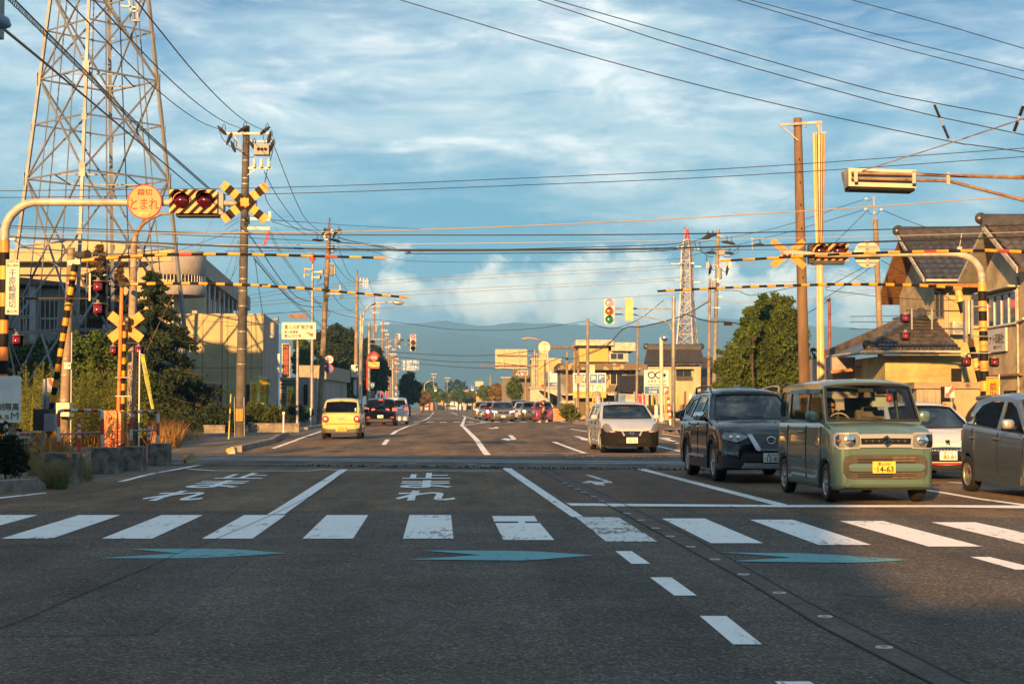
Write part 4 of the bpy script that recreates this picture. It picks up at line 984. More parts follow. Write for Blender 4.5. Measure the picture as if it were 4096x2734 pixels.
c.wrap('high_brake_lamp',[(0,1.43),(.07,1.43),(.07,1.41),(0,1.41)],LAMPR,-.23,False)
b=MB();b.tube([(-.10,c.yr-.03,.745),(-.1,c.yr-.045,.775),(.1,c.yr-.045,.775),(.1,c.yr-.03,.745),(-.1,c.yr-.03,.745)],.008,5);c.add(b,'tailgate_handle',PYL)
b=MB();b.box((-.22,c.yr-.035,.83),(.22,c.yr-.028,.842));c.add(b,'chrome_script',M_CHROME)
c.mirror(.72,1.06,PLASTIC,(.17,.11,.14));c.handles([.0,-.8],.86,M_CHROME);c.seams([.92,.03],.3)
b=MB();b.box((.50,-1.63,1.03),(.56,-1.625,1.16));c.add(b,'window_sticker',mat('sticker_teal',(.25,.5,.45),.5));b=MB();b.tube([(0,-1.2,1.52),(0,-1.35,1.62)],.006,5);b.build('aerial',M_DARK,c.t,Vector())
b=MB();c.wrap('tailgate_gap',[(-.60,.575),(.60,.575),(.60,.567),(-.60,.567)],M_DARK,.024,False,mirror=False,n=10)
# -- simpler builder for the cars farther off
def far_car(X,Y,yaw,label,pm,L=3.4,Wd=1.475,H=1.62,hood=.95,cabf=.9,away=False,cat='car',name='car',lit=False,group=None,dr=True,wsb=None,slope=.35,plate=None,box=False,lamp='round'):
    hl=L/2;zb=hood+.06
    rt=H-.055;re=-hl+(.10 if box else .38)
    P_=dict(name=name,L=L,W=Wd,H=H,wb=L*.66,wr=.29 if Wd<1.6 else .34,fo=L*.17,zg=.2,rc=.28,rcr=.18 if box else .3,nose=.25,tail=.2,tumble=.10 if box else .16,bulge=.06,seat=cabf-1.1-slope*.5,seatz=hood-.38,rearglass=GLD,sideglass=GLD,
              top=[(-hl,hood-.04),(cabf,zb),(hl-.25,hood-.03),(hl,hood-.14)],belt=[(-hl,zb),(hl,zb)],
              cab=[(cabf+.05,zb+.01),(cabf-slope,rt-.05),(cabf-slope-.3,rt),(-.2,rt+.005),(re+.25,rt-.02),(re,rt-.055),(-hl+.05,zb)])
    c=mk(X,Y,yaw,P_,label,pm,away,cat,group);c.body()
    y1=cabf-slope*.8
    c.cabin([[(-.05+.1,zb+.05),(cabf-.15,zb+.05),(y1-.02,rt-.13),(.05,rt-.11)],rr(re+.45,-.03,zb+.05,rt-.11,.03),rr(-hl+.25,re+.38,zb+.07,rt-.13,.04)] if re+.38>-hl+.35 else[[(.05,zb+.05),(cabf-.15,zb+.05),(y1-.02,rt-.13),(.05,rt-.11)],rr(re+.45,-.03,zb+.05,rt-.11,.03)],nowiper=Y>200)
    c.wheels(5);w=Wd/2
    if not away:
        if lamp=='round':c.wrap('headlight',[(w-.27,hood-.20),(w-.22,hood-.30),(w-.06,hood-.28),(w-.03,hood-.18),(w-.08,hood-.10),(w-.22,hood-.11)],LAMPON if lit else LAMPG,.03,th=.01)
        else:c.wrap('headlight',[(w-.42,hood-.23),(w-.04,hood-.17),(w-.03,hood-.10),(w-.40,hood-.19)],LAMPON if lit else LAMPG,.03)
        c.wrap('grille',[(0,hood-.18),(w-.45,hood-.18),(w-.50,hood-.32),(0,hood-.34)],TRIM,.02);c.wrap('lower_grille',[(0,.44),(w-.2,.44),(w-.25,.30),(0,.29)],PLASTIC,.02)
        badge_ring(c,hood-.25,.055,bar=False)
        if dr:seat_driver(c,dr if isinstance(dr,str) else 'driver',SH_G if X<0 else SH_D)
    else:
        c.wrap('tail_lamp',[(w-.22,hood+.02),(w-.20,hood-.16),(w-.02,hood-.12),(w-.02,hood+.03)],REDON if lit else LAMPR,.03,False)
        c.wrap('rear_bumper',[(0,.40),(w,.42),(w,.26),(0,.24)],PLASTIC if not box else pm,.03,False)
    if plate:c.plate(.44 if not away else .55,plate[0],'富山580' if plate[0] else '富山301','さ',plate[1],not away)
    c.mirror(cabf-.25,zb+.1,pm,(.17,.11,.14))
    return c
c=far_car(-7.62,91.0,.045,'black SUV with lit brake lamps driving away behind the pale yellow minicar',PK,4.45,1.80,1.60,1.02,.85,True,'SUV','suv',True,plate=(False,'73-88'),slope=.55)
c.wrap('tail_lamp',[(.30,1.0),(.50,1.0),(.50,.90),(.36,.92)],REDON,.035,False);c.wrap('high_brake_lamp',[(0,1.52),(.12,1.52),(.12,1.49),(0,1.49)],REDON,-.30,False);c.wrap('reflector',[(.60,.52),(.78,.52),(.78,.49),(.60,.49)],REDON,.035,False)
c=far_car(-7.55,101.0,.045,'white tall minivan driving away in front of the black SUV',PWH,3.7,1.67,1.735,1.08,1.1,True,'minivan','minivan',True,box=True)
c.wrap('rear_garnish',[(0,1.12),(.55,1.12),(.50,1.02),(0,1.02)],M_CHROME,.03,False)
CRIM=paint('paint_magenta',(.20,.010,.045),.2,.25);DRED=paint('paint_red',(.42,.012,.02),.1,.25);OLV=paint('paint_olive',(.045,.05,.035),.1,.3);BRZ=paint('paint_bronze',(.20,.13,.06),.4,.3);SLV=paint('paint_silver_blue',(.28,.32,.38),.5,.3);SGY=paint('paint_slate',(.125,.12,.12),.4,.28);TEAL=paint('paint_teal_dark',(.02,.045,.055),.3,.25)
far_car(2.42,120.6,.05,'magenta minicar stopped at the far crosswalk behind the pedestrian',CRIM,3.4,1.475,1.62,.98,1.0,dr='driver inside the magenta minicar',plate=(True,'51-20'))
far_car(1.66,139,.05,'dark olive boxy minicar waiting left of the magenta minicar',OLV,3.4,1.475,1.69,1.02,.95,box=True,lit=True,dr='driver inside the dark olive boxy minicar')
far_car(-.72,124.2,.05,'slate grey SUV with slim lit headlamps leading the waiting queue',SGY,4.3,1.79,1.62,.99,.95,cat='SUV',name='suv',lit=True,lamp='slim',slope=.6,dr='driver inside the slate grey SUV',plate=(False,'36-62'))
far_car(-1.58,138,.05,'red minicar half hidden behind the slate grey SUV',DRED,3.4,1.475,1.68,1.0,.95,lit=True,box=True,dr='driver inside the red minicar')
far_car(-2.35,150,.05,'silver blue compact car between the red minicar and the bronze van',SLV,3.6,1.60,1.52,.92,.9,dr='driver inside the silver blue compact')
far_car(-3.0,162,.05,'bronze tall minivan with lit headlamps at the left end of the queue',BRZ,3.8,1.68,1.80,1.08,1.1,cat='minivan',name='minivan',lit=True,box=True,lamp='slim',dr='driver inside the bronze tall minivan')
far_car(1.15,151,.05,'white minivan behind the slate grey SUV in the middle lane',PWH,4.3,1.73,1.70,.98,1.2,cat='minivan',name='minivan',dr='driver inside the white minivan',slope=.7)
far_car(.85,176,.05,'large dark teal van rising behind the white minivan',TEAL,4.7,1.88,2.0,1.15,1.6,cat='van',name='van',box=True,dr='driver inside the dark teal van')
far_car(-20.8,382,.045,'white hatchback far down the left lane',PWH,3.9,1.7,1.52,.95,.9,True)
far_car(-18.6,455,.045,'grey van far down the road, left of a white wagon',SGY,4.2,1.7,1.85,1.1,1.2,True,'van','van',box=True)
far_car(-16.9,450,.045,'white wagon far down the road, right of a grey van',PWH,4.4,1.7,1.6,.95,.9,True,'wagon','wagon')
far_car(-11.8,440,.045,'dark car with red lamps far down the road',PK,4.4,1.75,1.5,.95,.9,True,lit=True)
far_car(-21.8,520,.045,'tiny dark car by the street trees at the far end of the road',SGY,4.2,1.7,1.5,.95,.9,True)
P_=dict(L=3.6,W=1.6,H=1.50,wb=2.42,wr=.29,fo=.70,zg=.2,rc=.4,rcr=.3,nose=.4,tumble=.17,bulge=.1,seat=-.1,seatz=.5,rearglass=GLD,sideglass=GL,
          top=[(-1.8,.9),(1.0,.93),(1.5,.86),(1.8,.68)],belt=[(-1.8,.98),(1.2,.93)],cab=[(1.15,.95),(.2,1.385),(-.2,1.44),(-.9,1.43),(-1.3,1.385),(-1.7,.96)])
c=Car((15.0,127,gz(127)+.05),math.pi/2,'black compact car parked sideways by the glasses shop sign','car',P_,PK)
c.body();c.cabin([[(.0,.98),(.95,.97),(.2,1.31),(0,1.34)],rr(-.85,-.08,.99,1.34,.04)]);c.wheels(5);c.wrap('headlight',[(.45,.62),(.78,.68),(.78,.76),(.5,.74)],LAMPG,.02);c.mirror(.7,1.0,PK);c.seams([.85,-.04,-.95],.3)
# -- the pedestrian with an umbrella
def pedestrian(X,Y):
    z0=gz(Y);t=thing('person',(X,Y,z0),'pedestrian in black clothes and cap walking over the far crosswalk under an umbrella','person',None,0,local=True)
    V=[Vector((0,0,.93))];Rr=[.13];E=[]
    ch=chain(V,E,Rr,0,[((-.0,0,1.12),.115),((-.01,0,1.32),.12)]);nk=chain(V,E,Rr,ch,[((-.02,0,1.43),.055),((-.03,0,1.49),.048)])
    c=Vector((-.035,0,1.59));f=Vector((-1,0,0));la=head_chain(V,E,Rr,nk,c,f);V.append(c+f*.10+Vector((0,0,-.02)));Rr.append(.014);E.append((la-2,len(V)-1))
    e=chain(V,E,Rr,ch,[((-.01,-.17,1.36),.052),((.04,-.20,1.10),.04),((-.05,-.20,.88),.029)]);hand(V,E,Rr,e,Vector((-.2,0,-1)).normalized(),Vector((-.6,.6,0)).normalized(),Vector((-1,0,0)))
    e=chain(V,E,Rr,ch,[((-.01,.17,1.36),.052),((.02,.20,1.12),.04),((-.20,.16,1.24),.029)]);hand(V,E,Rr,e,Vector((-.8,-.1,.5)).normalized(),Vector((-.4,-.6,-.5)).normalized(),Vector((0,0,1)))
    k1=chain(V,E,Rr,0,[((0,-.09,.84),.095),((-.17,-.09,.48),.065),((-.26,-.09,.09),.042)]);chain(V,E,Rr,k1,[((-.38,-.09,.05),.035)])
    k2=chain(V,E,Rr,0,[((0,.09,.84),.095),((.06,.09,.47),.065),((.27,.09,.14),.042)]);chain(V,E,Rr,k2,[((.17,.09,.04),.035)])
    skinned('body',V,E,Rr,SKIN,t)
    V=[Vector((0,0,.90))];Rr=[.145];E=[];ch=chain(V,E,Rr,0,[((0,0,1.12),.13),((-.01,0,1.32),.135)]);chain(V,E,Rr,ch,[((-.02,0,1.40),.075)])
    chain(V,E,Rr,ch,[((-.01,-.17,1.36),.07),((.03,-.195,1.16),.058)]);chain(V,E,Rr,ch,[((-.01,.17,1.36),.07),((.015,.195,1.18),.058)]);skinned('shirt',V,E,Rr,SH_D,t)
    V=[Vector((0,0,.93))];Rr=[.14];E=[];chain(V,E,Rr,0,[((0,-.09,.84),.115),((-.17,-.09,.48),.085),((-.25,-.09,.14),.07)]);chain(V,E,Rr,0,[((0,.09,.84),.115),((.06,.09,.47),.085),((.25,.09,.18),.07)]);skinned('trousers',V,E,Rr,SH_D,t)
    b=MB();b.tube([(-.22,-.09,.03),(-.30,-.09,.055),(-.42,-.09,.03)],[.045,.055,.03],8);b.tube([(.31,.09,.09),(.26,.09,.07),(.13,.09,.025)],[.045,.055,.03],8);b.build('shoes',mat('pale_shoes',(.5,.45,.38),.7),t,Vector())
    head_parts(t,c,-math.pi/2)
    b=MB();b.lathe(c+Vector((0,0,.03)),[(.108,0),(.108,.04),(.085,.085),(.03,.105),(0,.108)],'z',16);b.box((c.x-.19,-.07,c.z+.035),(c.x-.06,.07,c.z+.045));b.build('cap',M_DARK,t,Vector())
    u=thing('umbrella',(X-.02,Y,z0+1.2),'pale beige open umbrella held by the pedestrian on the far crosswalk','umbrella',None,0,local=True)
    b=MB();n=8;a0=Vector((-.26,.14,-.05));top_=Vector((-.05,.12,.72))
    prof=[(0,.0),(.18,-.02),(.36,-.08),(.50,-.17),(.56,-.23)]
    vs=[];seg=32
    for r,h in prof:
        for k in range(seg):
            a=2*math.pi*k/seg;rr_=r*(1-.06*abs(math.sin(a*4)));vs.append(top_+Vector((rr_*math.cos(a),rr_*math.sin(a),h)))
    b.add(vs,[(i*seg+k,i*seg+(k+1)%seg,(i+1)*seg+(k+1)%seg,(i+1)*seg+k) for i in range(4) for k in range(seg)],True);b.build('canopy',mat('umbrella_cloth',(.62,.56,.44),.8,trans=.3),u,Vector())
    b=MB();b.tube([a0,top_+Vector((0,0,.05))],.008,6);b.build('shaft',M_STEEL,u,Vector())
    b=MB()
    for k in range(8):
        a=math.pi*k/4;b.tube([top_+Vector((0,0,-.02)),top_+Vector((.36*math.cos(a),.36*math.sin(a),-.10)),top_+Vector((.54*math.cos(a),.54*math.sin(a),-.24))],.004,4)
    b.build('ribs',M_STEEL,u,Vector())
g=G('e',1083,1397);pedestrian(g.x,119.6)
# ------------------------------------------------------------------ crossing equipment
UP=Vector((0,0,1))
def bands(b,p0,p1,r,cols,seg=12):  # striped tube: cols = material index per band
    p0,p1=Vector(p0),Vector(p1);n=len(cols)
    for i,k in enumerate(cols):
        b.k=k;rr_=r if not isinstance(r,tuple) else None
        ra,rb=(r,r) if rr_ is not None else(r[0]+(r[1]-r[0])*i/n,r[0]+(r[1]-r[0])*(i+1)/n)
        b.tube([p0.lerp(p1,i/n),p0.lerp(p1,(i+1)/n)],[ra,rb],seg)
    b.k=0;return b
YK=[M_YEL,M_DARK,M_RED]
def barrier_bar(pts,label,r=.038,red=(),parent=None):
    pts=[Vector(p) for p in pts];L=sum((q-p).length for p,q in zip(pts,pts[1:]));n=int(L/.27)
    t=thing('barrier_bar',pts[0],label,'barrier bar','raised striped barrier bars over the road')
    def at(s):
        for p,q in zip(pts,pts[1:]):
            l=(q-p).length
            if s<=l:return p.lerp(q,s/l)
            s-=l
        return pts[-1]
    b=MB()
    for i in range(n):
        b.k=2 if i in red else i%2;b.tube([at(L*i/n),at(L*(i+1)/n-.001)],r*(1-.3*i/n)*(1 if i%2 else 1.12),10)
    b.build('pole',YK,t);return t
D1,D2=35.5,50.0
# left near set: leaning striped lever, machine, bar
barrier_bar([P('a',x,y,D1) for x,y in((690,820),(900,800),(1200,778),(1500,768),(1900,766),(2290,772))]+[P('c',x,y,D1) for x,y in((850,634),(1200,643),(1500,652),(1836,661))],'striped barrier bar from the leaning left lever, upper of two',red=(8,20))
barrier_bar([P('a',x,y,D2) for x,y in((1085,1018),(1300,1012),(1600,1010),(1900,1018),(2290,1030))]+[P('c',x,y,D2) for x,y in((420,977),(900,1005),(1400,1052),(1800,1085),(2086,1110))],'striped barrier bar on the slim orange post, lower of two at left',.05)
barrier_bar([P('j',x,y,D2) for x,y in((1400,6),(1300,0))]+[P('i',x,y,D2) for x,y in((1200,1292),(900,1280),(500,1272),(0,1272))]+[P('g',x,y,D2) for x,y in((1900,966),(1500,975),(1000,993),(500,1017),(85,1038))],'striped barrier bar from the leaning right lever, lower of two',.05)
barrier_bar([P('i',x,y,D1) for x,y in((2300,942),(2080,935),(1700,918),(1200,928),(700,938),(300,950),(0,965))]+[P('g',x,y,D1) for x,y in((1800,635),(1500,655),(1150,675),(780,695))],'striped barrier bar entering from the right edge, upper of two',red=(3,9))
def lever(name_label,p_top,p_bot,mats,r,cols):
    t=thing('barrier_lever',p_bot,name_label,'lever');b=MB();bands(b,p_bot,p_top,r,cols);b.build('pole',mats,t)
    b=MB();d=(Vector(p_top)-Vector(p_bot)).normalized()
    for k in(.02,.18,.34):b.cyl(Vector(p_top)-d*k-Vector((0,.03,0)),Vector(p_top)-d*k-Vector((0,-.03,0)),.06,seg=12)
    b.bar(Vector(p_top)+Vector((-.16,0,.02)),Vector(p_top)+Vector((.12,0,.06)),.10,.12);b.build('joint',M_STEEL if mats is YK else M_RUST,t)
    b=MB();b.tube([Vector(p_top)+Vector((.05,-.03,.1)),Vector(p_top)+Vector((.20,-.03,-.5)),Vector(p_top)+Vector((.24,-.03,-.56))],.008,5);b.build('cable',M_WIRE,t)
    return t
lever('yellow and black striped lever leaning behind the concrete pole at left',P('a',628,850,D1),P('b',395,905,D1),YK,(.060,.075),[0,1]*11)
lever('orange and black striped lever leaning against the arched mast at right',P('i',1390,1330,D2),P('k',1650,400,D2)+Vector((.35,0,-1.2)),[mat('faded_orange',(.80,.40,.14),.5,var=.12,scale=4),M_DARK],(.085,.115),[0,1,0,1,0,1,0,1,0,1,0,1,0])
# left machine: dark body, counterweights, arrow plate, switch box, pole
t=thing('barrier_machine',G('b',400,1068,.0),'dark barrier machine with rusty counterweights by the grey post at left','barrier machine');D=35.3
def bx(c,x0,y0,x1,y1,D,d,b=None):p,q=P(c,x0,y0,D),P(c,x1,y1,D);b=b or MB();b.box((p.x,D-d/2,q.z),(q.x,D+d/2,p.z));return b
bx('b',305,700,440,880,D,.5).build('housing',M_DPOLE,t);b=bx('b',385,740,468,885,D-.3,.3);b.build('motor_box',M_GREY,t)
b=MB()
for i,(x0,y0,x1,y1) in enumerate([(272,898,300,960),(302,900,348,960),(262,962,296,1010),(298,964,346,1012),(256,1014,300,1060),(302,1016,350,1060)]):
    b=bx('b',x0,y0,x1,y1,D-.5,.25);b.build('counterweight',mat('weight_yellow',(.40,.24,.06),.6,var=.3,scale=8,col2=(.06,.04,.02)),t)
b=MB();b.bar(P('b',360,1060,D),P('b',440,850,D),.05);b.bar(P('b',418,1060,D),P('b',400,860,D),.05);b.bar(P('b',345,1060,D-.1),P('b',452,862,D-.1),.10,.02);b.build('frame',[M_YEL],t)
t=thing('steel_post',G('b',352,1168),'grey galvanised post with red arrow plate and switch box at near left','post');D=G('b',352,1168).y
b=MB();p=P('b',376,450,D);q=P('b',352,1168,D);b.tube([(q.x,D,0),(p.x,D,p.z)],.052,12);b.build('post',M_STEEL,t)
b=bx('b',396,443,469,560,D-.04,.012);pl=b.build('arrow_plate',M_WHITE,t)
b=MB();b.poly([P('b',x,y,D-.06) for x,y in((402,445),(428,445),(452,505),(466,500),(462,558),(428,545),(440,525),(405,475))]);b.build('red_arrow',M_RED,pl)
b=bx('b',393,598,460,700,D-.08,.16);sb=b.build('switch_box',M_GREY,t);b=bx('b',418,612,445,626,D-.17,.01);b.build('name_plate',M_WHITE,sb)
b=MB();b.tube([P('b',405,700,D-.06),P('b',400,722,D-.06),P('b',376,728,D-.06)],.018,6);b.build('conduit',M_WIRE,t)
b=MB();b.bar(P('b',386,822,D),P('b',470,826,D),.06);b.build('bracket',M_STEEL,t)
# orange barrier machine on the far left side
D=D2-.6;gx=P('b',930,1020,D)
t=thing('barrier_machine',(gx.x,D,0),'orange barrier machine housing with a dark diagonal panel, dry grass beside it','barrier machine')
b=MB();A=[P('b',x,y,D-.3) for x,y in((860,740),(870,712),(968,712),(976,740),(974,1020),(873,1020))];A[4].z=A[5].z=gz(D)
b.poly(A,(),(0,1,0),.55);b.build('housing',mat('machine_orange',(.72,.17,.04),.5,var=.1,scale=3),t)
b=MB();A=[P('b',x,y,D-.2) for x,y in((980,740),(985,715),(1003,720),(1012,745),(1005,1000),(976,1010))];b.poly(A,(),(0,1,0),.4);b.build('side_cover',mat('machine_orange_dark',(.62,.20,.07),.5,var=.1,scale=3),t)
b=MB();b.poly([P('b',x,y,D-.31) for x,y in((887,868),(955,805),(955,880),(888,948))]);b.poly([P('b',x,y,D-.31) for x,y in((962,790),(976,775),(976,850),(962,862))]);b.build('dark_panel',mat('panel_brown',(.10,.07,.03),.6),t)
b=bx('b',912,760,932,782,D-.34,.06);b.build('latch',M_RUST,t)
b=MB()
for x in(889,950):b.cyl(P('b',x,868,D-.34),P('b',x,868,D-.30),.05)
b.build('bolts',M_ORG,t)
t=thing('barrier_post',P('b',990,720,D2),'slim orange post carrying the lower left barrier bar','post');b=MB();b.tube([P('b',990,730,D2),P('a',1020,1030,D2)],.062,12);b.build('post',MATS['machine_orange'],t)
b=bx('a',1000,1003,1090,1032,D2,.2);b.cyl(P('a',1012,1020,D2-.15),P('a',1012,1020,D2+.15),.08);b.build('bar_joint',M_DPOLE,t)
# crossed warning boards
def crossbuck(parent,c,ends,D,w,mats,stripes,back=False):
    (a0,a1),(b0,b1)=ends
    for i,(p,q) in enumerate(((a0,a1),(b0,b1))):
        dd=D-.03-.03*i;p,q=P(c,*p,dd),P(c,*q,dd);b=MB();n=len(stripes);d=(q-p)/n
        nn=(q-p).normalized().cross(Vector((0,1,0)))*w/2
        for k,m_ in enumerate(stripes):
            b.k=m_;r,s_=p+d*k,p+d*(k+1);b.add([r-nn,s_-nn,s_+nn,r+nn]+[v+Vector((0,.02,0)) for v in(r-nn,s_-nn,s_+nn,r+nn)],[(0,1,2,3),(7,6,5,4),(0,4,5,1),(3,2,6,7),(0,3,7,4),(1,5,6,2)])
        b.build('cross_board',mats,parent)
M_CBY=mat('board_yellow',(.66,.22,.006),.5,var=.08,scale=5);M_BACK=mat('board_back_orange',(.66,.22,.03),.55,var=.1)
def lamp_unit(parent,c,x,y,D,r,back=False,rim=None):  # red crossing lamp with hood
    p=P(c,x,y,D);f=-1
    b=MB();b.lathe(p,[(r,.02),(r*1.02,-.02),(r*.8,-.06),(r*.4,-.085),(0,-.09)],'y',20);o=b.build('red_lens',mat('lens_red_hood_shade',(.05,.002,.003),.10,var=0,coat=1),parent)  # lens colour darkened to stand for the shade of its hood
    b=MB();vs=[];n=14
    for i in range(n+1):
        a=math.pi*(-.08+1.16*i/n);d=.30*math.sin(max(0,min(math.pi,a)))+.05
        for yy in(.0,-d):vs.append(p+Vector((r*1.12*math.cos(a),yy,r*1.12*math.sin(a))))
    b.add(vs,[(2*i,2*i+1,2*i+3,2*i+2) for i in range(n)],True);b.build('hood',M_DARK,o)
def zebra_panel(parent,c,x0,y0,x1,y1,D,n=5):
    p,q=P(c,x0,y0,D),P(c,x1,y1,D);b=MB();b.box((p.x,D,q.z),(q.x,D+.03,p.z));bk=b.build('backing_board',mat('board_salmon',(.74,.27,.08),.5,var=.05),parent)
    b=MB();w,h=q.x-p.x,p.z-q.z;st=w/n
    for i in range(-2,n+2):
        poly=[(i*st,0),(i*st+st*.52,0),(i*st+st*.52+h,h),(i*st+h,h)]
        def clip(pl,k,lim,s):
            out=[]
            for a,c_ in zip(pl,pl[1:]+pl[:1]):
                ia,ic=s*a[k]<=s*lim,s*c_[k]<=s*lim
                if ia:out.append(a)
                if ia!=ic:t=(lim-a[k])/(c_[k]-a[k]);out.append((a[0]+(c_[0]-a[0])*t,a[1]+(c_[1]-a[1])*t))
            return out
        poly=clip(clip(poly,0,w,1),0,0,-1)
        if len(poly)>2:b.poly([(p.x+a,D-.004,q.z+c_) for a,c_ in poly])
    b.build('black_stripes',M_DARK,bk)
# overhead mast, near left
D=34.5;fade=mat('mast_orange',(.76,.31,.07),.5,var=.12,scale=3);MASTW=mat('mast_cream',(.40,.38,.33),.5,var=.18,scale=2,col2=(.26,.24,.21))
t=thing('warning_mast',P('a',35,1568,D)*1,'tall cream mast arching in from the left edge with striped foot, over the road','mast')
arc=[P('a',x,y,D) for x,y in((40,640),(42,560),(60,500),(95,440),(150,385),(215,348),(290,332),(400,332),(700,334),(1100,335),(1700,338),(2130,343))]
b=MB();b.tube(arc,[.098]*3+[.095]*3+[.08]*3+[.075,.07,.065],14);b.cyl(P('a',2125,343,D),P('a',2147,344,D),.075);b.build('arm',MASTW,t)
b=MB();bot=P('b',20,1010,D);topp=P('a',40,640,D);base_=Vector((topp.x,D,0))
bands(b,base_,topp,.107,[2,1]*7+[0,1,2]);b.build('striped_foot',[fade,M_DARK,M_ORG],t);b=MB();b.cyl(topp-Vector((0,0,.03)),topp+Vector((0,0,.03)),.118);b.bar(topp,topp+Vector((.24,0,0)),.05);b.build('collar',M_STEEL,t)
t['label']='tall cream mast arching in from the left edge with striped foot, over the road'
# things hung on it
t=thing('stop_sign',P('a',1210,328,D-.12),'round orange crossing stop sign hanging on the left arm','sign')
b=MB();cc=P('a',1210,328,D-.13);R1=.385
b.lathe(cc,[(0,0),(R1*.925,0)],'y',48);pl=b.build('panel',mat('sign_orange',(.74,.125,.012),.45,var=.04),t)
b=MB();b.lathe(cc,[(R1*.925,-.002),(R1,-.002),(R1,.02),(0,.021)],'y',48);b.build('rim',mat('sign_rim_red',(.62,.03,.015),.45,var=.04),t)
text('踏切',pl,mat('ink_dark',(.05,.03,.015),.6),P('a',1210,246,D-.14),.322,.148,bold=.014);text('とまれ',pl,mat('ink_red',(.55,.03,.008),.6),P('a',1208,346,D-.14),.62,.245,bold=.006)
b=bx('a',1167,420,1250,446,D-.15,.006);o=b.build('maker_plate',mat('plate_khaki',(.5,.40,.14),.5),t);text('JR西日本',o,MATS['ink_dark'],P('a',1209,433,D-.16),.20,.04)
t=thing('warning_signal',P('a',1615,325,D),'twin red lamps on a black and orange striped board on the left arm','crossing signal')
zebra_panel(t,'a',1417,226,1815,423,D-.16,5);lamp_unit(t,'a',1515,317,D-.18,.168);lamp_unit(t,'a',1712,317,D-.18,.168)
b=bx('a',1484,424,1840,457,D+.1,.34);b.build('lower_box',M_DPOLE,t);b=bx('a',1815,260,1876,440,D+.05,.28);b.build('side_box',M_GREY,t)
t=thing('crossbuck',P('a',2045,330,D),'yellow and black crossed boards at the tip of the left arm','crossing sign')
crossbuck(t,'a',(((1860,180),(2224,484)),((1865,478),(2230,192))),D-.12,.20,[M_CBY,M_DARK],[0,1,0,1,0,1,0,1,0])
b=bx('a',2012,298,2080,366,D-.2,.02);b.k=0;b.build('centre_plate',M_CBY,t)
# red cylinder lamps on brackets
M_LENS=mat('lens_crimson',(.15,.003,.012),.12,var=.05,coat=1)
def can_lamp(c,x,y,D,wpx,hpx,arm,label,group='red drum lamps of the crossing',back=1):
    s=D/FPX/CR[c][2];w,h=wpx*s,hpx*s;p=P(c,x,y,D);t=thing('crossing_lamp',p-Vector((0,0,h/2)),label,'crossing lamp',group)
    b=MB();b.lathe(p,[(0,-h*.46),(w*.42,-h*.45),(w*.46,-h*.36),(w*.46,h*.40),(0,h*.40)],'z',20);b.build('lens',M_LENS,t)
    b=MB();b.lathe(p,[(w*.60,h*.40),(w*.60,h*.45),(w*.2,h*.52),(w*.16,h*.75),(0,h*.75)],'z',18);b.build('cap',M_STEEL,t)
    b=MB();R2=w*.78;q=[(R2*math.cos(a),R2*.95*math.sin(a)) for a in np.linspace(0,2*math.pi,21)[:-1]]
    q=[(max(-w*.72,min(w*.72,1.3*x_)),max(-h*.68,min(h*.55,1.3*z_*h/w*.8))) for x_,z_ in q]
    b.poly([(p.x+x_+w*.12*back,p.y+w*.62,p.z+z_) for x_,z_ in q],(),(0,1,0),.02);b.build('backplate',M_DARK,t)
    b=MB();pts=[p+Vector((0,0,h*.6))]+[P(c,ax,ay,D) for ax,ay in arm];b.tube(pts,.022,8)
    b.build('arm',M_DPOLE,t)
can_lamp('a',820,1030,D1-.5,78,92,[(820,960),(800,946),(500,944),(70,942)],'red drum lamp on a long black arm, the upper of two beside the leaning lever')
can_lamp('a',818,1218,D1-.5,78,92,[(818,1152),(798,1138),(500,1136),(70,1135)],'red drum lamp on a long black arm, the lower of two beside the leaning lever')
can_lamp('a',138,1478,D1-.8,66,84,[(130,1400),(110,1392),(40,1392)],'red drum lamp low at the left edge beside the striped mast foot')
can_lamp('b',946,205,D2,52,68,[(946,155),(960,150),(1037,148)],'red drum lamp left of the orange post under the yellow crossed boards');can_lamp('b',1158,205,D2,52,68,[(1152,158),(1140,150),(1037,148)],'red drum lamp right of the orange post under the yellow crossed boards')
can_lamp('j',697,375,D2,86,96,[(697,300),(715,283),(1000,288),(1620,296)],'red drum lamp, upper of two hanging before the tiled roof at right')
can_lamp('j',697,598,D2,86,96,[(697,520),(715,505),(1000,510),(1620,522)],'red drum lamp, lower of two hanging before the tiled roof at right')
can_lamp('j',1464,920,D2,86,100,[(1464,850),(1480,828),(1620,824)],'red drum lamp low on the left of the right striped mast');can_lamp('j',1815,925,D2,86,100,[(1812,855),(1795,832),(1690,824)],'red drum lamp low on the right of the right striped mast')
for(x0,y0,y1) in((775,255,525),(1027,260,525)):
    b=bx('j',x0-10,y0,x0+10,y1,D2-.06,.02);top(b,'bracket',M_STEEL,'perforated steel strap joining the two lamp arms at right, %s one'%('left' if x0<900 else 'right'),'bracket')
b=bx('a',745,925,757,1155,D1-.55,.02);top(b,'bracket',M_STEEL,'steel strap joining the two lamp arms at left','bracket')
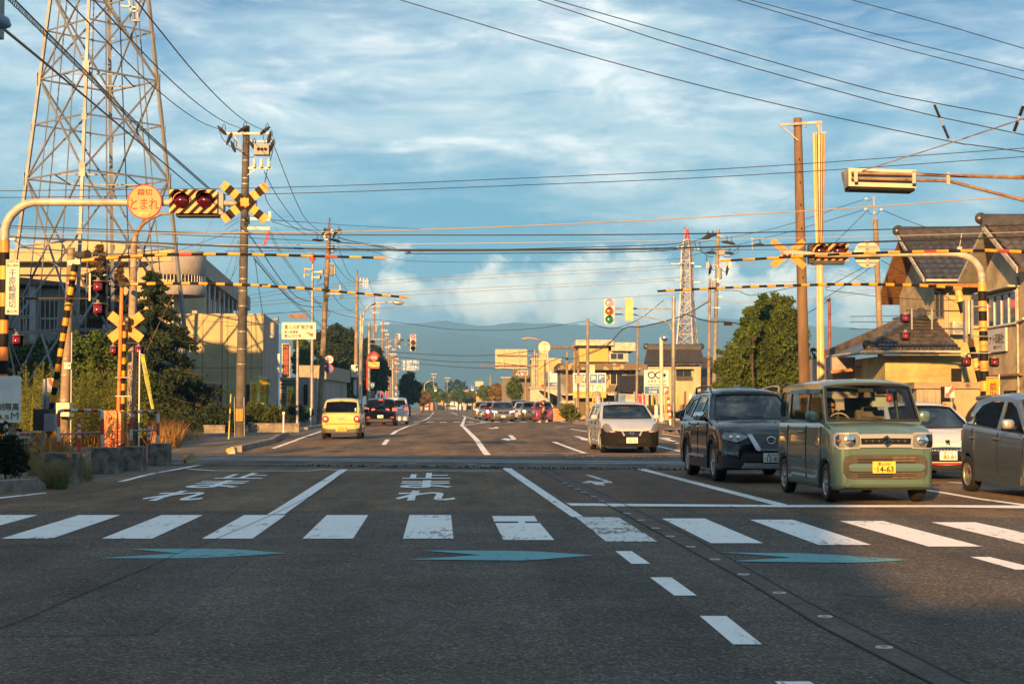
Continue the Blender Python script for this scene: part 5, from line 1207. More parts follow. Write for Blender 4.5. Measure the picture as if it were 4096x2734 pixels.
# striped post with crossed boards, far left
t=thing('crossing_post',(P('b',1022,985,D2).x,D2,gz(D2)),'thin striped post with plain yellow crossed boards behind the orange machine','crossing post')
b=MB();p=P('a',1045,1300,D2);bands(b,(p.x-.06,D2,0),p,.062,[1,0]*10);b.build('post',YK,t)
crossbuck(t,'a',(((920,1272),(1182,1476)),((920,1476),(1185,1275))),D2+.12,.30,[M_CBY],[0]);
b=bx('a',1033,1290,1082,1335,D2-.16,.18);o=b.build('speaker',M_DPOLE,t);b=MB();b.lathe(P('a',1060,1312,D2-.26),[(.04,0),(.0,-.01)],'y',12);b.build('speaker_cone',M_STEEL,o)
b=bx('a',1048,1335,1074,1400,D2-.1,.12);b.build('joint_box',M_DPOLE,t);b=MB()
for y in(437,593,750):b=MB();b.bar(P('b',965,y,D2-.08),P('b',1095,y,D2-.08),.03);b.build('clamp',M_STEEL,t)
t=thing('support_pole',(P('b',1105,0,D2+1).x,D2+1,gz(D2)),'tall grey pole curving over to the left arm behind the striped post','pole')
b=MB();b.tube([(P('b',1105,0,D2+1).x,D2+1,0)]+[P('a',x,y,D2+1) for x,y in((1108,1300),(1120,720),(1128,640),(1150,570),(1200,510),(1280,455),(1360,428),(1450,422))],[.15,.14,.11,.09,.07,.06,.05,.05,.045],12);b.build('pole',mat('old_steel',(.27,.24,.20),.7,.1,var=.3,scale=2,col2=(.17,.11,.07)),t)
# vertical name board
t=thing('crossing_name_board',P('a',102,1270,D-.2),'tall pale vertical name board with blue characters on the striped mast','sign')
b=MB();A=[P('a',x,y,D-.2) for x,y in((50,810),(163,815),(157,1272),(42,1268))];b.poly(A,(),(0,1,0),.02);pl=b.build('panel',mat('board_grey',(.50,.47,.40),.5,var=.08),t)
b=MB();b.tube([v+Vector((0,-.006,0)) for v in A+A[:1]],.006,4);b.build('frame',M_GREY,t)
IB=mat('ink_blue',(.025,.10,.24),.5);r_=Vector((1,0,0));k=D/FPX/2.0909;dd=D-.215
text('千原崎踏切',pl,IB,P('a',101,1052,dd),62*k,325*k,vertical=True,bold=.006,ls=.92);text('JR西日本',pl,IB,P('a',104,829,dd),95*k,24*k,bold=.01);text('富山港線',pl,mat('ink_brown',(.16,.10,.04),.5),P('a',103,859,dd),95*k,25*k,bold=.006);text('富山市',pl,IB,P('a',98,1242,dd),88*k,25*k,bold=.006)
# right mast, far side, seen from behind
D=48.5
t=thing('warning_mast',(P('j',1655,0,D).x,D,gz(D)),'cream mast arching leftward from an orange and black striped foot at right','mast')
arc=[P('i',x,y,D) for x,y in((1640,1240),(1637,1170),(1615,1100),(1575,1045),(1520,1000),(1450,968),(1370,955),(1200,952),(900,955),(500,962),(200,966),(-50,968))]+[P('g',1600,598,D),P('g',1515,600,D)]
b=MB();b.tube(arc,[.115]*3+[.11]*3+[.085]*3+[.08]*4+[.08],14);b.build('arm',MASTW,t)
b=MB();tp=P('i',1640,1240,D);bands(b,(tp.x+.08,D,0),tp,.13,[0,1]*8+[0]);b.build('striped_foot',[fade,M_DARK],t);b=MB();b.cyl(tp-Vector((0,0,.03)),tp+Vector((0,0,.03)),.14)
for y in(238,495,612,820):q=P('j',1655,y,D);b.cyl(q-Vector((0,0,.015)),q+Vector((0,0,.015)),.15);b.bar(q+Vector((-.40,-.16,0)),q+Vector((.22,-.16,0)),.03)
b.build('collar',M_STEEL,t)
for x in(1445,1485,1520):
    b=bx('j',x-18,155,x+18,680 if x==1445 else 640,D-.1,.25);
    if x!=1485:o=b.build('relay_box',M_GREY,t)
b=bx('j',1476,160,1502,580,D-.25,.06);b.build('conduit',M_CREAM,t)
t=thing('stop_sign',P('i',443,957,D+.15),'round grey back of a sign hanging on the right arm','sign');cc=P('i',443,957,D+.2)
b=MB();b.lathe(cc,[(0,.01),(.42,.01),(.42,-.01),(.41,-.012),(0,-.012)],'y',48);b.build('panel',mat('sign_back',(.48,.43,.35),.5,.3,var=.1),t)
b=MB()
for y in(875,1040):b.bar(P('i',340,y,D+.16),P('i',545,y,D+.16),.05)
b.bar(P('i',443,840,D+.14),P('i',443,1072,D+.14),.07);b.build('stiffener',M_STEEL,t)
t=thing('warning_signal',P('g',2055,590,D),'twin red lamps on a striped board on the right arm','crossing signal')
zebra_panel(t,'g',1845,495,2265,692,D+.12,5);lamp_unit(t,'g',1950,585,D+.10,.175);lamp_unit(t,'g',2158,585,D+.10,.175)
b=bx('g',1803,515,1848,725,D+.25,.3);b.build('side_box',M_DPOLE,t);b=bx('g',1850,692,2210,735,D+.25,.3);b.build('lower_box',M_DPOLE,t)
t=thing('crossbuck',P('g',1577,610,D+.1),'plain orange back of crossed boards at the tip of the right arm','crossing sign')
crossbuck(t,'g',(((1393,462),(1765,762)),((1393,752),(1760,468))),D+.2,.20,[M_BACK],[0])
b=bx('g',1555,560,1575,632,D-.1,.05);bx('g',1615,562,1635,628,D-.1,.05,b);b.build('clamps',M_STEEL,t)
# guard arches, blocks, bollards
def arch(pts,D,label,brace):
    q=[P('b',x,y,D) for x,y in pts];t=thing('guard_arch',q[0],label,'guard rail','red and white guard arches');b=MB()
    path=[q[0]];L=[]
    seq=[q[0],q[1]];n=8;c1=q[1]
    pth=[q[0],q[1],q[1].lerp(q[2],.5)+Vector((-.03,0,.04)),q[2],q[3],q[3].lerp(q[4],.5)+Vector((.03,0,.04)),q[4],q[5]]
    tot=sum((y-x).length for x,y in zip(pth,pth[1:]));s=0;k=0;step=.155
    fine_=[]
    for x,y in zip(pth,pth[1:]):
        m_=max(1,int((y-x).length/.02))
        for i in range(m_):fine_.append(x.lerp(y,i/m_))
    fine_.append(pth[-1]);cur=[fine_[0]];s=0;kk=0;b0=MB()
    sw=[.13,.42,.70,.83,.95,1.08,1.22,1.35,1.48,1.72,2.02,9] if tot>2 else[.12,.34,.62,.72,.82,.92,1.02,1.12,1.36,1.66,9]
    for x,y in zip(fine_,fine_[1:]):
        s+=(y-x).length;cur.append(y)
        if s>sw[kk]*tot/(2.3 if tot>2 else 1.9):b0.k=kk%2;b0.tube(cur,.036,10,False);cur=[y];kk+=1
    b0.k=kk%2;b0.tube(cur,.036,10,False);b0.build('arch',[mat('guard_red',(.50,.055,.02),.5,var=.2,scale=8),mat('guard_white',(.58,.58,.56),.5,var=.2,scale=8)],t)
    b=MB();b.tube([P('b',*brace[0],D),P('b',*brace[1],D)],.018,8);b.build('cross_bar',M_STEEL,t)
arch([(492,1030),(490,760),(522,712),(830,712),(856,760),(858,1030)],32.9,'larger red and white guard arch on the concrete blocks at left',[(500,912),(850,893)])
arch([(1092,1012),(1104,760),(1128,722),(1300,724),(1322,760),(1322,1012)],36.9,'smaller red and white guard arch on the concrete blocks, nearer the crossing',[(1108,882),(1318,877)])
def cblock(x0,y0,x1,y1,dep,label):
    D=G('b',(x0+x1)/2,y1).y;p,q=P('b',x0,y0,D),P('b',x1,y1,D);b=MB();n=7
    x0,x1,z1=p.x,q.x,p.z-dep*.02;e=.02
    vs=[];
    for(z,i) in((-.02,0),(z1-e,0),(z1,e)):
        for x,y in((x0+i,D+i),(x1-i,D+i),(x1-i,D+dep-i),(x0+i,D+dep-i)):vs.append((x+random.uniform(-.008,.008),y,z+random.uniform(-.006,.006)))
    b.add(vs,[(0,1,5,4),(1,2,6,5),(2,3,7,6),(3,0,4,7),(4,5,9,8),(5,6,10,9),(6,7,11,10),(7,4,8,11),(8,9,10,11)])
    return top(b,'concrete_block',M_CONCBLK,label,'block','concrete blocks along the road edge')
o=cblock(372,1062,625,1325,.5,'mossy concrete block with two small orange reflectors, leftmost of the row');D=G('b',500,1325).y
b=bx('b',558,1076,583,1102,D-.01,.012);bx('b',588,1078,601,1102,D-.01,.012,b);rf=b.build('reflectors',mat('reflector_orange',(.8,.25,.02),.3,var=0),o,Vector(o.location));BASE[o.name]=Vector(o.location)
cblock(762,1018,966,1245,.55,'mossy concrete block under the right leg of the larger guard arch');cblock(972,1010,1178,1220,.5,'mossy concrete block between the two guard arches');cblock(1235,985,1397,1175,.45,'mossy concrete block nearest the crossing under the smaller arch')
def bollard(c,x,y0,y1,D,r,label):
    z0=P(c,x,y1,D).z if D<34 else gz(D);p=P(c,x,y0,D);t=thing('bollard',(p.x,D,z0),label,'bollard','red flexible bollards');H=p.z-z0
    b=MB();bands(b,(p.x,D,z0),(p.x,D,z0+H*.55),r,[0]);bands(b,(p.x,D,z0+H*.55),(p.x,D,p.z),r*.95,[1,0,1,0,1,0,0]);b.build('tube',[mat('bollard_red',(.62,.045,.02),.4,var=.1),M_WHITE],t)
    b=MB();b.lathe((p.x,D,z0),[(r*1.9,0),(r*1.8,.03),(r,.06)],'z',16);b.build('foot',MATS['bollard_red'],t)
bollard('b',663,778,1145,32.5,.035,'red bollard with white bands under the larger guard arch');bollard('b',1249,800,1010,38.5,.037,'red bollard with white bands under the smaller guard arch')
def stopper(c,x0,y0,x1,y1,label):
    D=G(c,(x0+x1)/2,y1).y;p,q=P(c,x0,y0,D),P(c,x1,y1,D);t=thing('kerb_stone',(p.x,D,0),label,'kerb stone','painted kerb stones by the rails');w=q.x-p.x
    b=MB();b.box((p.x+w*.3,D,0),(q.x,D+.3,p.z));b.box((p.x+w*.5,D+.08,p.z),(p.x+w*.8,D+.22,p.z+.04));b.build('stone',mat('cream_stone',(.42,.34,.22),.8,var=.25,scale=8),t)
    b=MB();b.tube([(p.x+w*.05,D+.12,p.z*.5),(p.x+w*.32,D+.12,p.z*.5)],p.z*.5,12);b.build('yellow_end',M_YEL,t)
stopper('b',1525,1088,1632,1152,'cream and yellow kerb stone at the left end of the crossing');stopper('b',1880,1028,1968,1076,'cream and yellow kerb stone beyond the rails, by the pavement kerb');stopper('b',680,1082,758,1140,'cream kerb stone standing behind the red bollard')
b=MB();g=G('b',2000,1060);b.box((g.x-.12,g.y-.1,gz(g.y)+.0),(g.x+.1,g.y+.25,gz(g.y)+.20));o=top(b,'kerb_end',M_KERB,'square kerb end block with yellow edge beside the pavement','kerb')
# height limit sign and no-shelter sign
D=31.0;t=thing('height_limit_sign',P('b',60,815,D),'white height limit sign board cut off by the left edge','sign')
b=MB();p,q=P('b',-190,424,D),P('b',173,815,D);e=.03
A=[(p.x+e,D,q.z),(q.x-e,D,q.z),(q.x,D,q.z+e),(q.x,D,p.z-e),(q.x-e,D,p.z),(p.x+e,D,p.z),(p.x,D,p.z-e),(p.x,D,q.z+e)];b.poly(A,(),(0,1,0),.012);pl=b.build('panel',mat('sign_offwhite',(.86,.84,.78),.4,var=.10,scale=2),t)
k=D/FPX/2.0909;IK=mat('ink_black',(.03,.025,.02),.6);text('制限高',pl,mat('ink_sign_brown',(.06,.03,.01),.6),P('b',66,681,D-.01),182*k,62*k,bold=.012)
text('4.5',pl,mat('ink_ochre',(.22,.12,.01),.6),P('b',26,767,D-.01),100*k,36*k,bold=.02);text('M',pl,MATS['ink_ochre'],P('b',122,756,D-.01),62*k,58*k)
b=MB();x=P('b',40,900,D).x;b.tube([(x,D+.06,0),(x,D+.06,p.z-.1)],.035,10);b.build('post',M_WHITE,t)
D=37;t=thing('warning_board',(P('b',213,0,D).x,D,0),'small cream board with a red arrow in the grass at left','sign');b=MB();b.poly([P('b',x,y,D) for x,y in((138,890),(284,884),(286,985),(140,990))],(),(0,1,0),.02);pl=b.build('panel',M_CREAM,t)
b=MB();b.poly([P('b',x,y,D-.012) for x,y in((163,905),(228,905),(228,898),(262,914),(228,930),(228,922),(163,922))]);b.build('red_arrow',M_RED,pl);k=D/FPX/2.0909;text('待避禁止',pl,IK,P('b',205,962,D-.012),120*k,38*k,bold=.012)
b=MB();x=P('b',214,985,D).x;b.tube([(x,D+.04,0),(x,D+.04,.6)],.04,8);b.build('post',M_BROWN,t)
# arrow plate with alarm box, right
D=47.5;t=thing('alarm_post',(P('k',1315,0,D).x,D,gz(D)),'dark post with red arrow plate and yellow emergency button box at right','post')
b=MB();x=P('k',1318,0,D).x;b.tube([(x,D,0),(x,D,P('k',0,235,D).z)],.055,10);b.build('post',M_STEEL,t);bx('k',1212,250,1345,600,D+.1,.06).build('board',M_DARK,t)
b=bx('k',1252,252,1354,364,D-.08,.01);pl=b.build('arrow_plate',M_WHITE,t);b=MB();b.poly([P('k',x,y,D-.095) for x,y in((1322,253),(1352,253),(1354,280),(1300,335),(1312,357),(1257,361),(1262,310),(1280,322))]);b.build('red_arrow',mat('arrow_pink',(.66,.10,.09),.5),pl)
b=bx('k',1226,408,1312,516,D-.1,.16);o=b.build('button_box',mat('box_ochre',(.36,.24,.08),.5),t)
for x,y in((1250,442),(1312,497)):
    b=MB();b.lathe(P('k',x,y,D-.19),[(.045,.01),(.045,-.02),(0,-.03)],'y',14);b.build('red_button',M_RED,o)
# fluorescent road lamp at top right, with its pipes out of frame
D=28.;t=thing('street_lamp',P('p',2500,780,D),'cream box-shaped fluorescent lamp on twin rusty pipes at upper right','street lamp')
p,q=P('p',845,690,D),P('p',1425,868,D);b=MB();b.box((p.x,D,q.z+.05),(q.x,D+.45,p.z));b.v=[(x,y,z-(x-p.x)*.03) for x,y,z in b.v];b.build('housing',mat('lamp_cream',(.46,.44,.37),.45,var=.06),t)
b=MB();b.box((p.x+.08,D-.004,q.z+.22),(q.x-.05,D-.002,p.z-.18));b.v=[(x,y,z-(x-p.x)*.03) for x,y,z in b.v];b.build('recess_shadow',mat('lamp_shadow_blue',(.03,.05,.09),.5),t)  # flat strip; the lamp's dark blue shadow is put into its colour
b=MB();b.box((p.x+.02,D+.02,q.z),(q.x-.02,D+.43,q.z+.048));b.v=[(x,y,z-(x-p.x)*.03) for x,y,z in b.v];b.build('diffuser',M_DARK,t)
b=MB();b.poly([P('p',800,718,D+.2),P('p',848,690,D+.02),P('p',835,850,D+.02),P('p',815,800,D+.2)],(),(0,1,0),.2);b.build('end_cap',M_GREY,t)
for yy,pts in((735,[(870,733),(1400,745),(1690,755),(2349,766),(3400,790)]),(785,[(870,778),(1400,793),(1700,800),(2349,968),(3300,1240)]),(760,[(1700,760),(2349,780),(3400,800)])):
    b=MB();b.tube([P('p',x,y,D-.08) for x,y in pts],.030 if yy!=760 else .02,10);b.build('pipe',M_RUST,t)
p=P('p',3390,800,D);b=MB();b.tube([(p.x,D,0),(p.x,D,p.z+1.5)],[.16,.13],12);b.build('pole',M_CONC,t)
for x,y0,y1 in((907,700,808),(1405,718,822),(1698,728,832)):
    b=bx('p',x-15,y0,x+15,y1,D-.13,.03);b.build('clamp',mat('clamp_zinc',(.4,.36,.30),.5,.3),t)
# something hung from the top left corner: lamp visor on a pole outside the frame
D=18.;t=thing('traffic_signal',P('l',-60,150,D),'grey visor of a signal poking in at the top left corner','signal');b=bx('l',-160,-60,10,290,D,.2);b.build('housing',M_GREY,t)
b=MB();b.tube([P('l',0,165,D-.1),P('l',45,180,D-.1),P('l',80,200,D-.1)],[.09,.075,.02],10);b.build('visor',mat('visor_blue_grey',(.20,.26,.34),.5),t)
b=MB();b.tube([(P('l',-120,0,D).x,D+.1,0),(P('l',-120,0,D).x,D+.1,8)],.1,10);b.build('pole',M_GREY,t)
# ------------------------------------------------------------------ lattice towers
M_TWR=mat('tower_zinc',(.20,.215,.23),.55,.3,var=.15,scale=.8)
def pylon(cx,cy,side,levels,label,leg=.22,br=.10,mats=None,crossing=True,redtop=None,rot=0.0,group=None,z0=0):
    t=thing('lattice_tower',(cx,cy,z0),label,'tower',group);mats=mats or M_TWR
    def corner(i,z):
        a=-math.pi/2+i*math.pi/2+rot;h=side(z)/math.sqrt(2);return Vector((cx+h*math.cos(a),cy+h*math.sin(a),z+z0))
    zt=levels[-1][0];pick=lambda z:redtop[1] if redtop and z>=redtop[0] else mats
    for i in range(4):
        b=MB();zs=[l[0] for l in levels]
        for z0_,z1_ in zip(zs,zs[1:]):
            if redtop:b.k=int(z0_>=redtop[0])
            b.bar(corner(i,z0_),corner(i,z1_),leg,leg*.9,Vector((math.cos(i),math.sin(i),0)))
        b.build('leg',[mats]+([redtop[1]] if redtop else[]),t)
    for i in range(4):
        b=MB();j=(i+1)%4;out=Vector((math.cos(-math.pi/4+i*math.pi/2),math.sin(-math.pi/4+i*math.pi/2),0))
        for(za,kind),(zb,_) in zip(levels,levels[1:]):
            if redtop:b.k=int(za>=redtop[0])
            A,B,C_,D_=corner(i,za),corner(j,za),corner(i,zb),corner(j,zb)
            if kind=='A':  # inverted V below the first ring
                m=(C_+D_)/2;b.bar(A,m,br*1.2,br,out);b.bar(B,m,br*1.2,br,out);q1,q2=A.lerp(m,.5),B.lerp(m,.5);b.bar(q1,A.lerp(C_,.55),br*.7,br*.6,out);b.bar(q2,B.lerp(D_,.55),br*.7,br*.6,out);b.bar(q1,C_.lerp(A,.0),br*.7,br*.6,out);b.bar(q2,D_,br*.7,br*.6,out)
            else:
                b.bar(A,D_,br*1.25,br,out);b.bar(B,C_,br*1.25,br,out)
                wa,wb=(B-A).length,(D_-C_).length;f=wa/(wa+wb);zc=za+(zb-za)*f
                if 'H' in kind:
                    p,q=corner(i,zc),corner(j,zc);b.bar(p,q,br,br*.8,out)
                    if 'V' in kind:
                        for u in(.27,.73):
                            top_=A.lerp(D_,u) if u<.5 else B.lerp(C_,1-u)
                            b.bar(p.lerp(q,u),A.lerp(B,u),br*.75,br*.6,out);b.bar(p.lerp(q,u),C_.lerp(D_,u),br*.75,br*.6,out)
            b.bar(C_,D_,br*1.1,br,out)
        b.build('bracing',[mats]+([redtop[1]] if redtop else[]),t)
    b=MB()
    for z,kind in levels[1:]:
        if 'R' in kind:
            m=[(corner(i,z)+corner((i+1)%4,z))/2 for i in range(4)]
            for i in range(4):b.bar(m[i],m[(i+1)%4],br*.8,br*.7)
    if b.v:b.build('ring_bracing',mats,t)
    return t,corner
t,corner=pylon(-21.75,81.7,lambda z:5.19+(13.24-z)*.166,[(0.0,'A'),(5.2,'XHVR'),(13.24,'XHVR'),(18.5,'XHVR'),(23.2,'XR'),(27.6,'XR'),(31.5,'X')],'huge pale steel lattice tower rising behind the left crossing gear',.165,.074,rot=.06)
b=MB()
for z in np.arange(1.5,30,.45):
    for i in(0,2):c_=corner(i,float(z));s_=1 if int(z/.45)%2 else-1;b.bar(c_,c_+Vector((.28*s_,-.05,.02)),.022)
b.build('step_bolts',M_STEEL,t)
for i in range(4):
    for z in(5.2,10.1,13.24,15.95,18.5,20.9,23.2):
        c_=corner(i,z);d=Vector((math.cos(-math.pi/2+i*math.pi/2),math.sin(-math.pi/2+i*math.pi/2),0));b=MB();b.bar(c_+d*.11-Vector((0,0,.35)),c_+d*.11+Vector((0,0,.35)),.30,.02,d) if z in(5.2,13.24,18.5,23.2) else b.bar(c_+d*.11-Vector((0,0,.15)),c_+d*.11+Vector((0,0,.15)),.24,.02,d)
        b.build('gusset_plate',M_TWR,t)
p=P('l',1040,100,82);b=MB()
for a,c_ in(((1000,50),(1003,160)),((1053,0),(1053,155)),((1003,160),(1070,155)),((925,45),(1050,60)),((1000,90),(1055,85)),((985,0),(1000,60))):b.bar(P('l',*a,81),P('l',*c_,81),.09)
b.build('hanging_frame',M_TWR,t)
D=330.;kx=D/FPX*1.7437;X0=P('v',1577,930,D).x;Zt=P('v',1576,525,D).z
M_PW=mat('pylon_white',(.34,.31,.29),.5,.2,var=.1);M_PR=mat('pylon_red',(.45,.05,.04),.5,var=.1)
prof=[(0,62*kx),(P('v',0,800,D).z,52*kx*.75),(P('v',0,690,D).z,24*kx),(P('v',0,575,D).z,19*kx),(Zt-1,3*kx)]
lv=[(0,'X')]+[(float(z),'X') for z in np.linspace(3,Zt,17)[:-1]]+[(Zt,'X')]
t,_=pylon(X0,D,lambda z:lerp(prof,z),lv,'distant white and red pylon behind the tile-roofed house',.27,.13,M_PW,redtop=(P('v',0,566,D).z,M_PR),rot=.35)
M_CER2=mat('insulator_white',(.62,.64,.62),.3,var=0)
for x0,y0,x1,y1,in((245,728,330,728),(515,760,580,760),(290,912,350,912),(500,935,570,937),(300,540,370,535),(470,545,560,560),(330,725,350,725),(470,722,500,722)):
    b=MB();p,q=P('g',x0,y0,D-1),P('g',x1,y1,D-1)
    for i in range(6):c_=p.lerp(q,i/5);b.lathe(c_,[(0,-.1),(.30,0),(0,.1)],'x',10)
    b.tube([p,q],.1,5);b.build('insulator',M_CER2,t)
b=MB()
for a,c_ in(((345,725),(500,722)),((350,912),(500,908)),((370,318),(475,318)),((400,305),(395,325))):b.bar(P('g',*a,D),P('g',*c_,D),.25)
b.build('cross_arm',M_TWR,t)
# ------------------------------------------------------------------ utility poles
def ins(b,p,s=1.0,up=1):
    p=Vector(p);b.lathe(p,[(.0,0),(.05*s,0),(.06*s,.05*s*up),(.035*s,.08*s*up),(.06*s,.12*s*up),(.03*s,.16*s*up),(0,.17*s*up)],'z',10)
def upole(c,xt,yt,xb,D,rt,rb,label,m=M_CONC,band=True,z0=None,bandn=6):
    p=P(c,xt,yt,D);q=P(c,xb[0],xb[1],D);z0=gz(D) if z0 is None else z0
    dx=(p.x-q.x)/max(.1,p.z-q.z);xb_=q.x-dx*(q.z-z0);t=thing('utility_pole',(xb_,D,z0),label,'utility pole','utility poles')
    b=MB();b.tube([(xb_,D,z0-.1),(p.x,D,p.z)],[rb,rt],14);b.build('pole',m,t)
    if band:
        for i in range(bandn):
            b=MB()
            z=z0+(p.z-z0)*(.25+.7*i/bandn+random.uniform(-.02,.02));f=(z-z0)/(p.z-z0);r=rb+(rt-rb)*f;x=xb_+(p.x-xb_)*f
            b.tube([(x,D,z-.02),(x,D,z+.02)],r+.012,12)
            b.build('band',M_STEEL,t)
    return t
def arm(t,c,x0,y0,x1,y1,D,th=.07,m=None,n=0):
    b=MB();b.bar(P(c,x0,y0,D),P(c,x1,y1,D),th);o=b.build('crossarm',m or M_STEEL,t)
    if n:
        for i in range(n):
            b=MB();p=P(c,x0,y0,D).lerp(P(c,x1,y1,D),(i+.5)/n);ins(b,p+Vector((0,0,th/2)),1.3);b.build('insulator',M_CERAM,o)
    return o
def can(t,c,x0,y0,x1,y1,D,m=M_GREY,name='transformer'):
    p,q=P(c,x0,y0,D),P(c,x1,y1,D);r=(q.x-p.x)/2;h=p.z-q.z;cc=Vector(((p.x+q.x)/2,D,q.z));b=MB()
    b.lathe(cc,[(0,0),(r*.95,0),(r,h*.05),(r,h*.88),(r*.9,h*.96),(r*.3,h),(0,h)],'z',16);o=b.build(name,m,t)
    b=MB();ins(b,cc+Vector((-r*.5,0,h)),1);ins(b,cc+Vector((r*.5,0,h)),1);b.build('bushing',M_CERAM,o);return o
def sleeve(t,c,x,y,D,ang=0,s=1.0):  # black dead-end cover with loop
    p=P(c,x,y,D);b=MB();d=Vector((math.cos(ang),0,math.sin(ang)));b.tube([p-d*.28*s,p-d*.1*s,p+d*.1*s,p+d*.24*s],[.03*s,.07*s,.075*s,.03*s],8)
    b.tube([p,p+Vector((.02,0,.22*s)),p+Vector((.08,0,.30*s)),p+Vector((.12,0,.2*s)),p+Vector((.12,0,.02))],.016*s,5);b.build('dead_end_cover',M_BLACK,t)
D=62.0
t=upole('l',1885,965,(1836,3300),D,.135,.21,'tallest dark utility pole beside the left arm, with transformer and three insulators',mat('pole_dark_concrete',(.085,.08,.075),.85,var=.3,scale=1.5,bump=.3,bscale=50),bandn=14)
arm(t,'l',1725,1022,2062,1022,D-.2,.09);arm(t,'l',1895,1083,2085,1083,D-.2,.08);arm(t,'l',1900,1286,2082,1288,D-.2,.07)
b=MB();b.bar(P('l',1785,1025,D-.2),P('l',1860,1170,D-.15),.05);b.bar(P('l',1893,1340,D-.15),P('l',1960,1290,D-.2),.03);b.build('brace',M_STEEL,t)
b=bx('l',1950,1108,2062,1188,D-.3,.4);sw=b.build('switch_box',M_GREY,t);b=MB()
for x in(1975,2003,2030):b.cyl(P('l',x,1140,D-.55),P('l',x,1140,D-.4),.06)
b.build('terminals',M_BLACK,sw)
for x in(1945,1998,2055):
    b=MB();p=P('l',x,1282,D-.3);b.lathe(p,[(.05,0),(.07,.03),(.07,.22),(.045,.27),(.05,.33),(.02,.36),(0,.44)],'z',12);b.build('cutout',M_CERAM,t);b=MB();b.cyl(P('l',x,1218,D-.3),P('l',x,1240,D-.3),.04);b.build('cutout_cap',M_BLACK,t)
for x,y,a in((1700,1000,-.8),(1862,985,.5),(2030,995,.6),(1752,1062,1.2),(2060,1050,1.3),(1785,1125,-1.2),(1930,1110,-.9),(2080,1115,1.3)):sleeve(t,'l',x,y,D-.3,a,.95)
b=MB()
for a in([(1675,990),(1700,1060),(1760,1120),(1850,1150)],[(2010,990),(2015,1060),(2030,1110)],[(1840,990),(1870,1060),(1930,1110)],[(2070,1060),(2075,1120),(2060,1190)],[(1790,1060),(1790,1130),(1860,1170)],[(1900,1200),(1930,1205),(1950,1180)]):b.tube([P('l',x,y,D-.4) for x,y in a],.014,5)
b.build('jumper_wires',M_WIRE,t)
arm(t,'a',2070,550,2260,553,D-.25,.12,M_CREAM);arm(t,'a',2070,470,2262,478,D-.25,.09,M_STEEL)
b=MB();b.lathe(P('a',2258,466,D-.25),[(.075,0),(.075,.26),(0,.28)],'z',14);b.build('cutout',M_CERAM,t)
b=MB();b.tube([P('a',x,y,D-.3) for x,y in((2250,565),(2225,620),(2205,690))],.03,6);b.tube([P('a',x,y,D-.3) for x,y in((2252,570),(2240,640),(2212,690))],.025,6);b.build('pink_guard',mat('guard_pink',(.62,.04,.10),.5,var=0),t)
b=MB()
for i in range(9):
    q=[P('a',2060+random.uniform(-20,30),480+random.uniform(-50,60),D-.35) for _ in range(5)];b.tube(q,.012,4)
b.build('cable_tangle',M_WIRE,t)
b=bx('b',1970,695,2030,805,D-.22,.02);pl=b.build('stripe_band',M_DARK,t);b=MB()
for i in range(5):bx('b',1974+i*12,698,1980+i*12,802,D-.235,.01,b)
b.build('yellow_stripes',M_YEL,pl);b=MB()
for a,c_ in(((1960,600),(1965,940)),((2040,600),(2044,930))):b.tube([P('b',*a,D-.2),P('b',*c_,D-.2)],.02,6)
b.build('conduit',M_STEEL,t)
D=105.0
t=upole('c',1188,320,(1125,1568),D,.15,.20,'weathered brown concrete pole holding the round 50 sign',mat('pole_warm_concrete',(.24,.185,.13),.85,var=.25,scale=1.5),bandn=10)
b=MB()
for x in(1180,1200):b.bar(P('c',x,325,D),P('c',1195,200,D),.06)
b.build('peak_bracket',M_RUST,t);arm(t,'c',1125,372,1305,372,D-.2,.10,None,3);arm(t,'c',1100,450,1280,450,D-.2,.09);b=MB();ins(b,P('c',1140,430,D-.2),2);b.build('insulator',M_CERAM,t)
for x,y,a in((1045,455,-.1),(1090,460,.1),(1235,455,-.3),(1280,465,-.3),(1290,355,.3),(1130,365,1),(1250,390,1.2),(1225,560,1.2)):sleeve(t,'c',x,y,D-.3,a,1.1)
can(t,'c',1185,738,1242,862,D-.4);b=bx('c',1238,760,1258,850,D-.3,.3);b.build('control_box',M_GREY,t);b=MB();ins(b,P('c',1225,600,D-.3),2.6);b.build('insulator',M_CERAM,t)
arm(t,'c',1160,1065,1335,1068,D-.2,.08,M_CREAM);b=MB();b.lathe(P('c',1318,1060,D-.2),[(.1,0),(.1,.5),(0,.55)],'z',12);b.build('cutout',M_CERAM,t)
b=MB()
for a in([(1190,500),(1230,560),(1210,600)],[(1130,320),(1120,350),(1160,390)],[(1300,345),(1330,380),(1290,400)],[(1330,1080),(1350,1110),(1320,1120),(1310,1080)],[(1110,880),(1060,920),(1050,980),(1130,950)],[(1190,1080),(1170,1130),(1120,1150)],[(1160,1240),(1200,1290),(1170,1330)]):b.tube([P('c',x,y,D-.3) for x,y in a],.02,5)
b.build('jumper_wires',M_WIRE,t)
def round_sign(parent,c,x,y,D,r,rim,face,name='sign_face'):
    cc=P(c,x,y,D);b=MB();b.lathe(cc,[(0,-.004),(r*.82,-.004)],'y',32);o=b.build(name,face,parent);b=MB();b.lathe(cc,[(r*.82,-.005),(r,-.005),(r,.02),(0,.02)],'y',32);b.build('rim',rim,o);return o,cc
RIM=mat('sign_red',(.60,.06,.05),.45,var=.04);BLU=mat('sign_blue',(.015,.07,.28),.45,var=.06);BLS=mat('sign_sky_blue',(.010,.11,.34),.45,var=.06)
t=thing('speed_sign',P('d',618,585,D-.5),'round white speed limit sign reading 50 with red rim','sign');o,cc=round_sign(t,'d',618,535,D-.5,.305,RIM,M_WHITE);text('50',o,mat('ink_navy',(.02,.06,.22),.5),cc+Vector((0,-.02,0)),.34,.25,bold=.02)
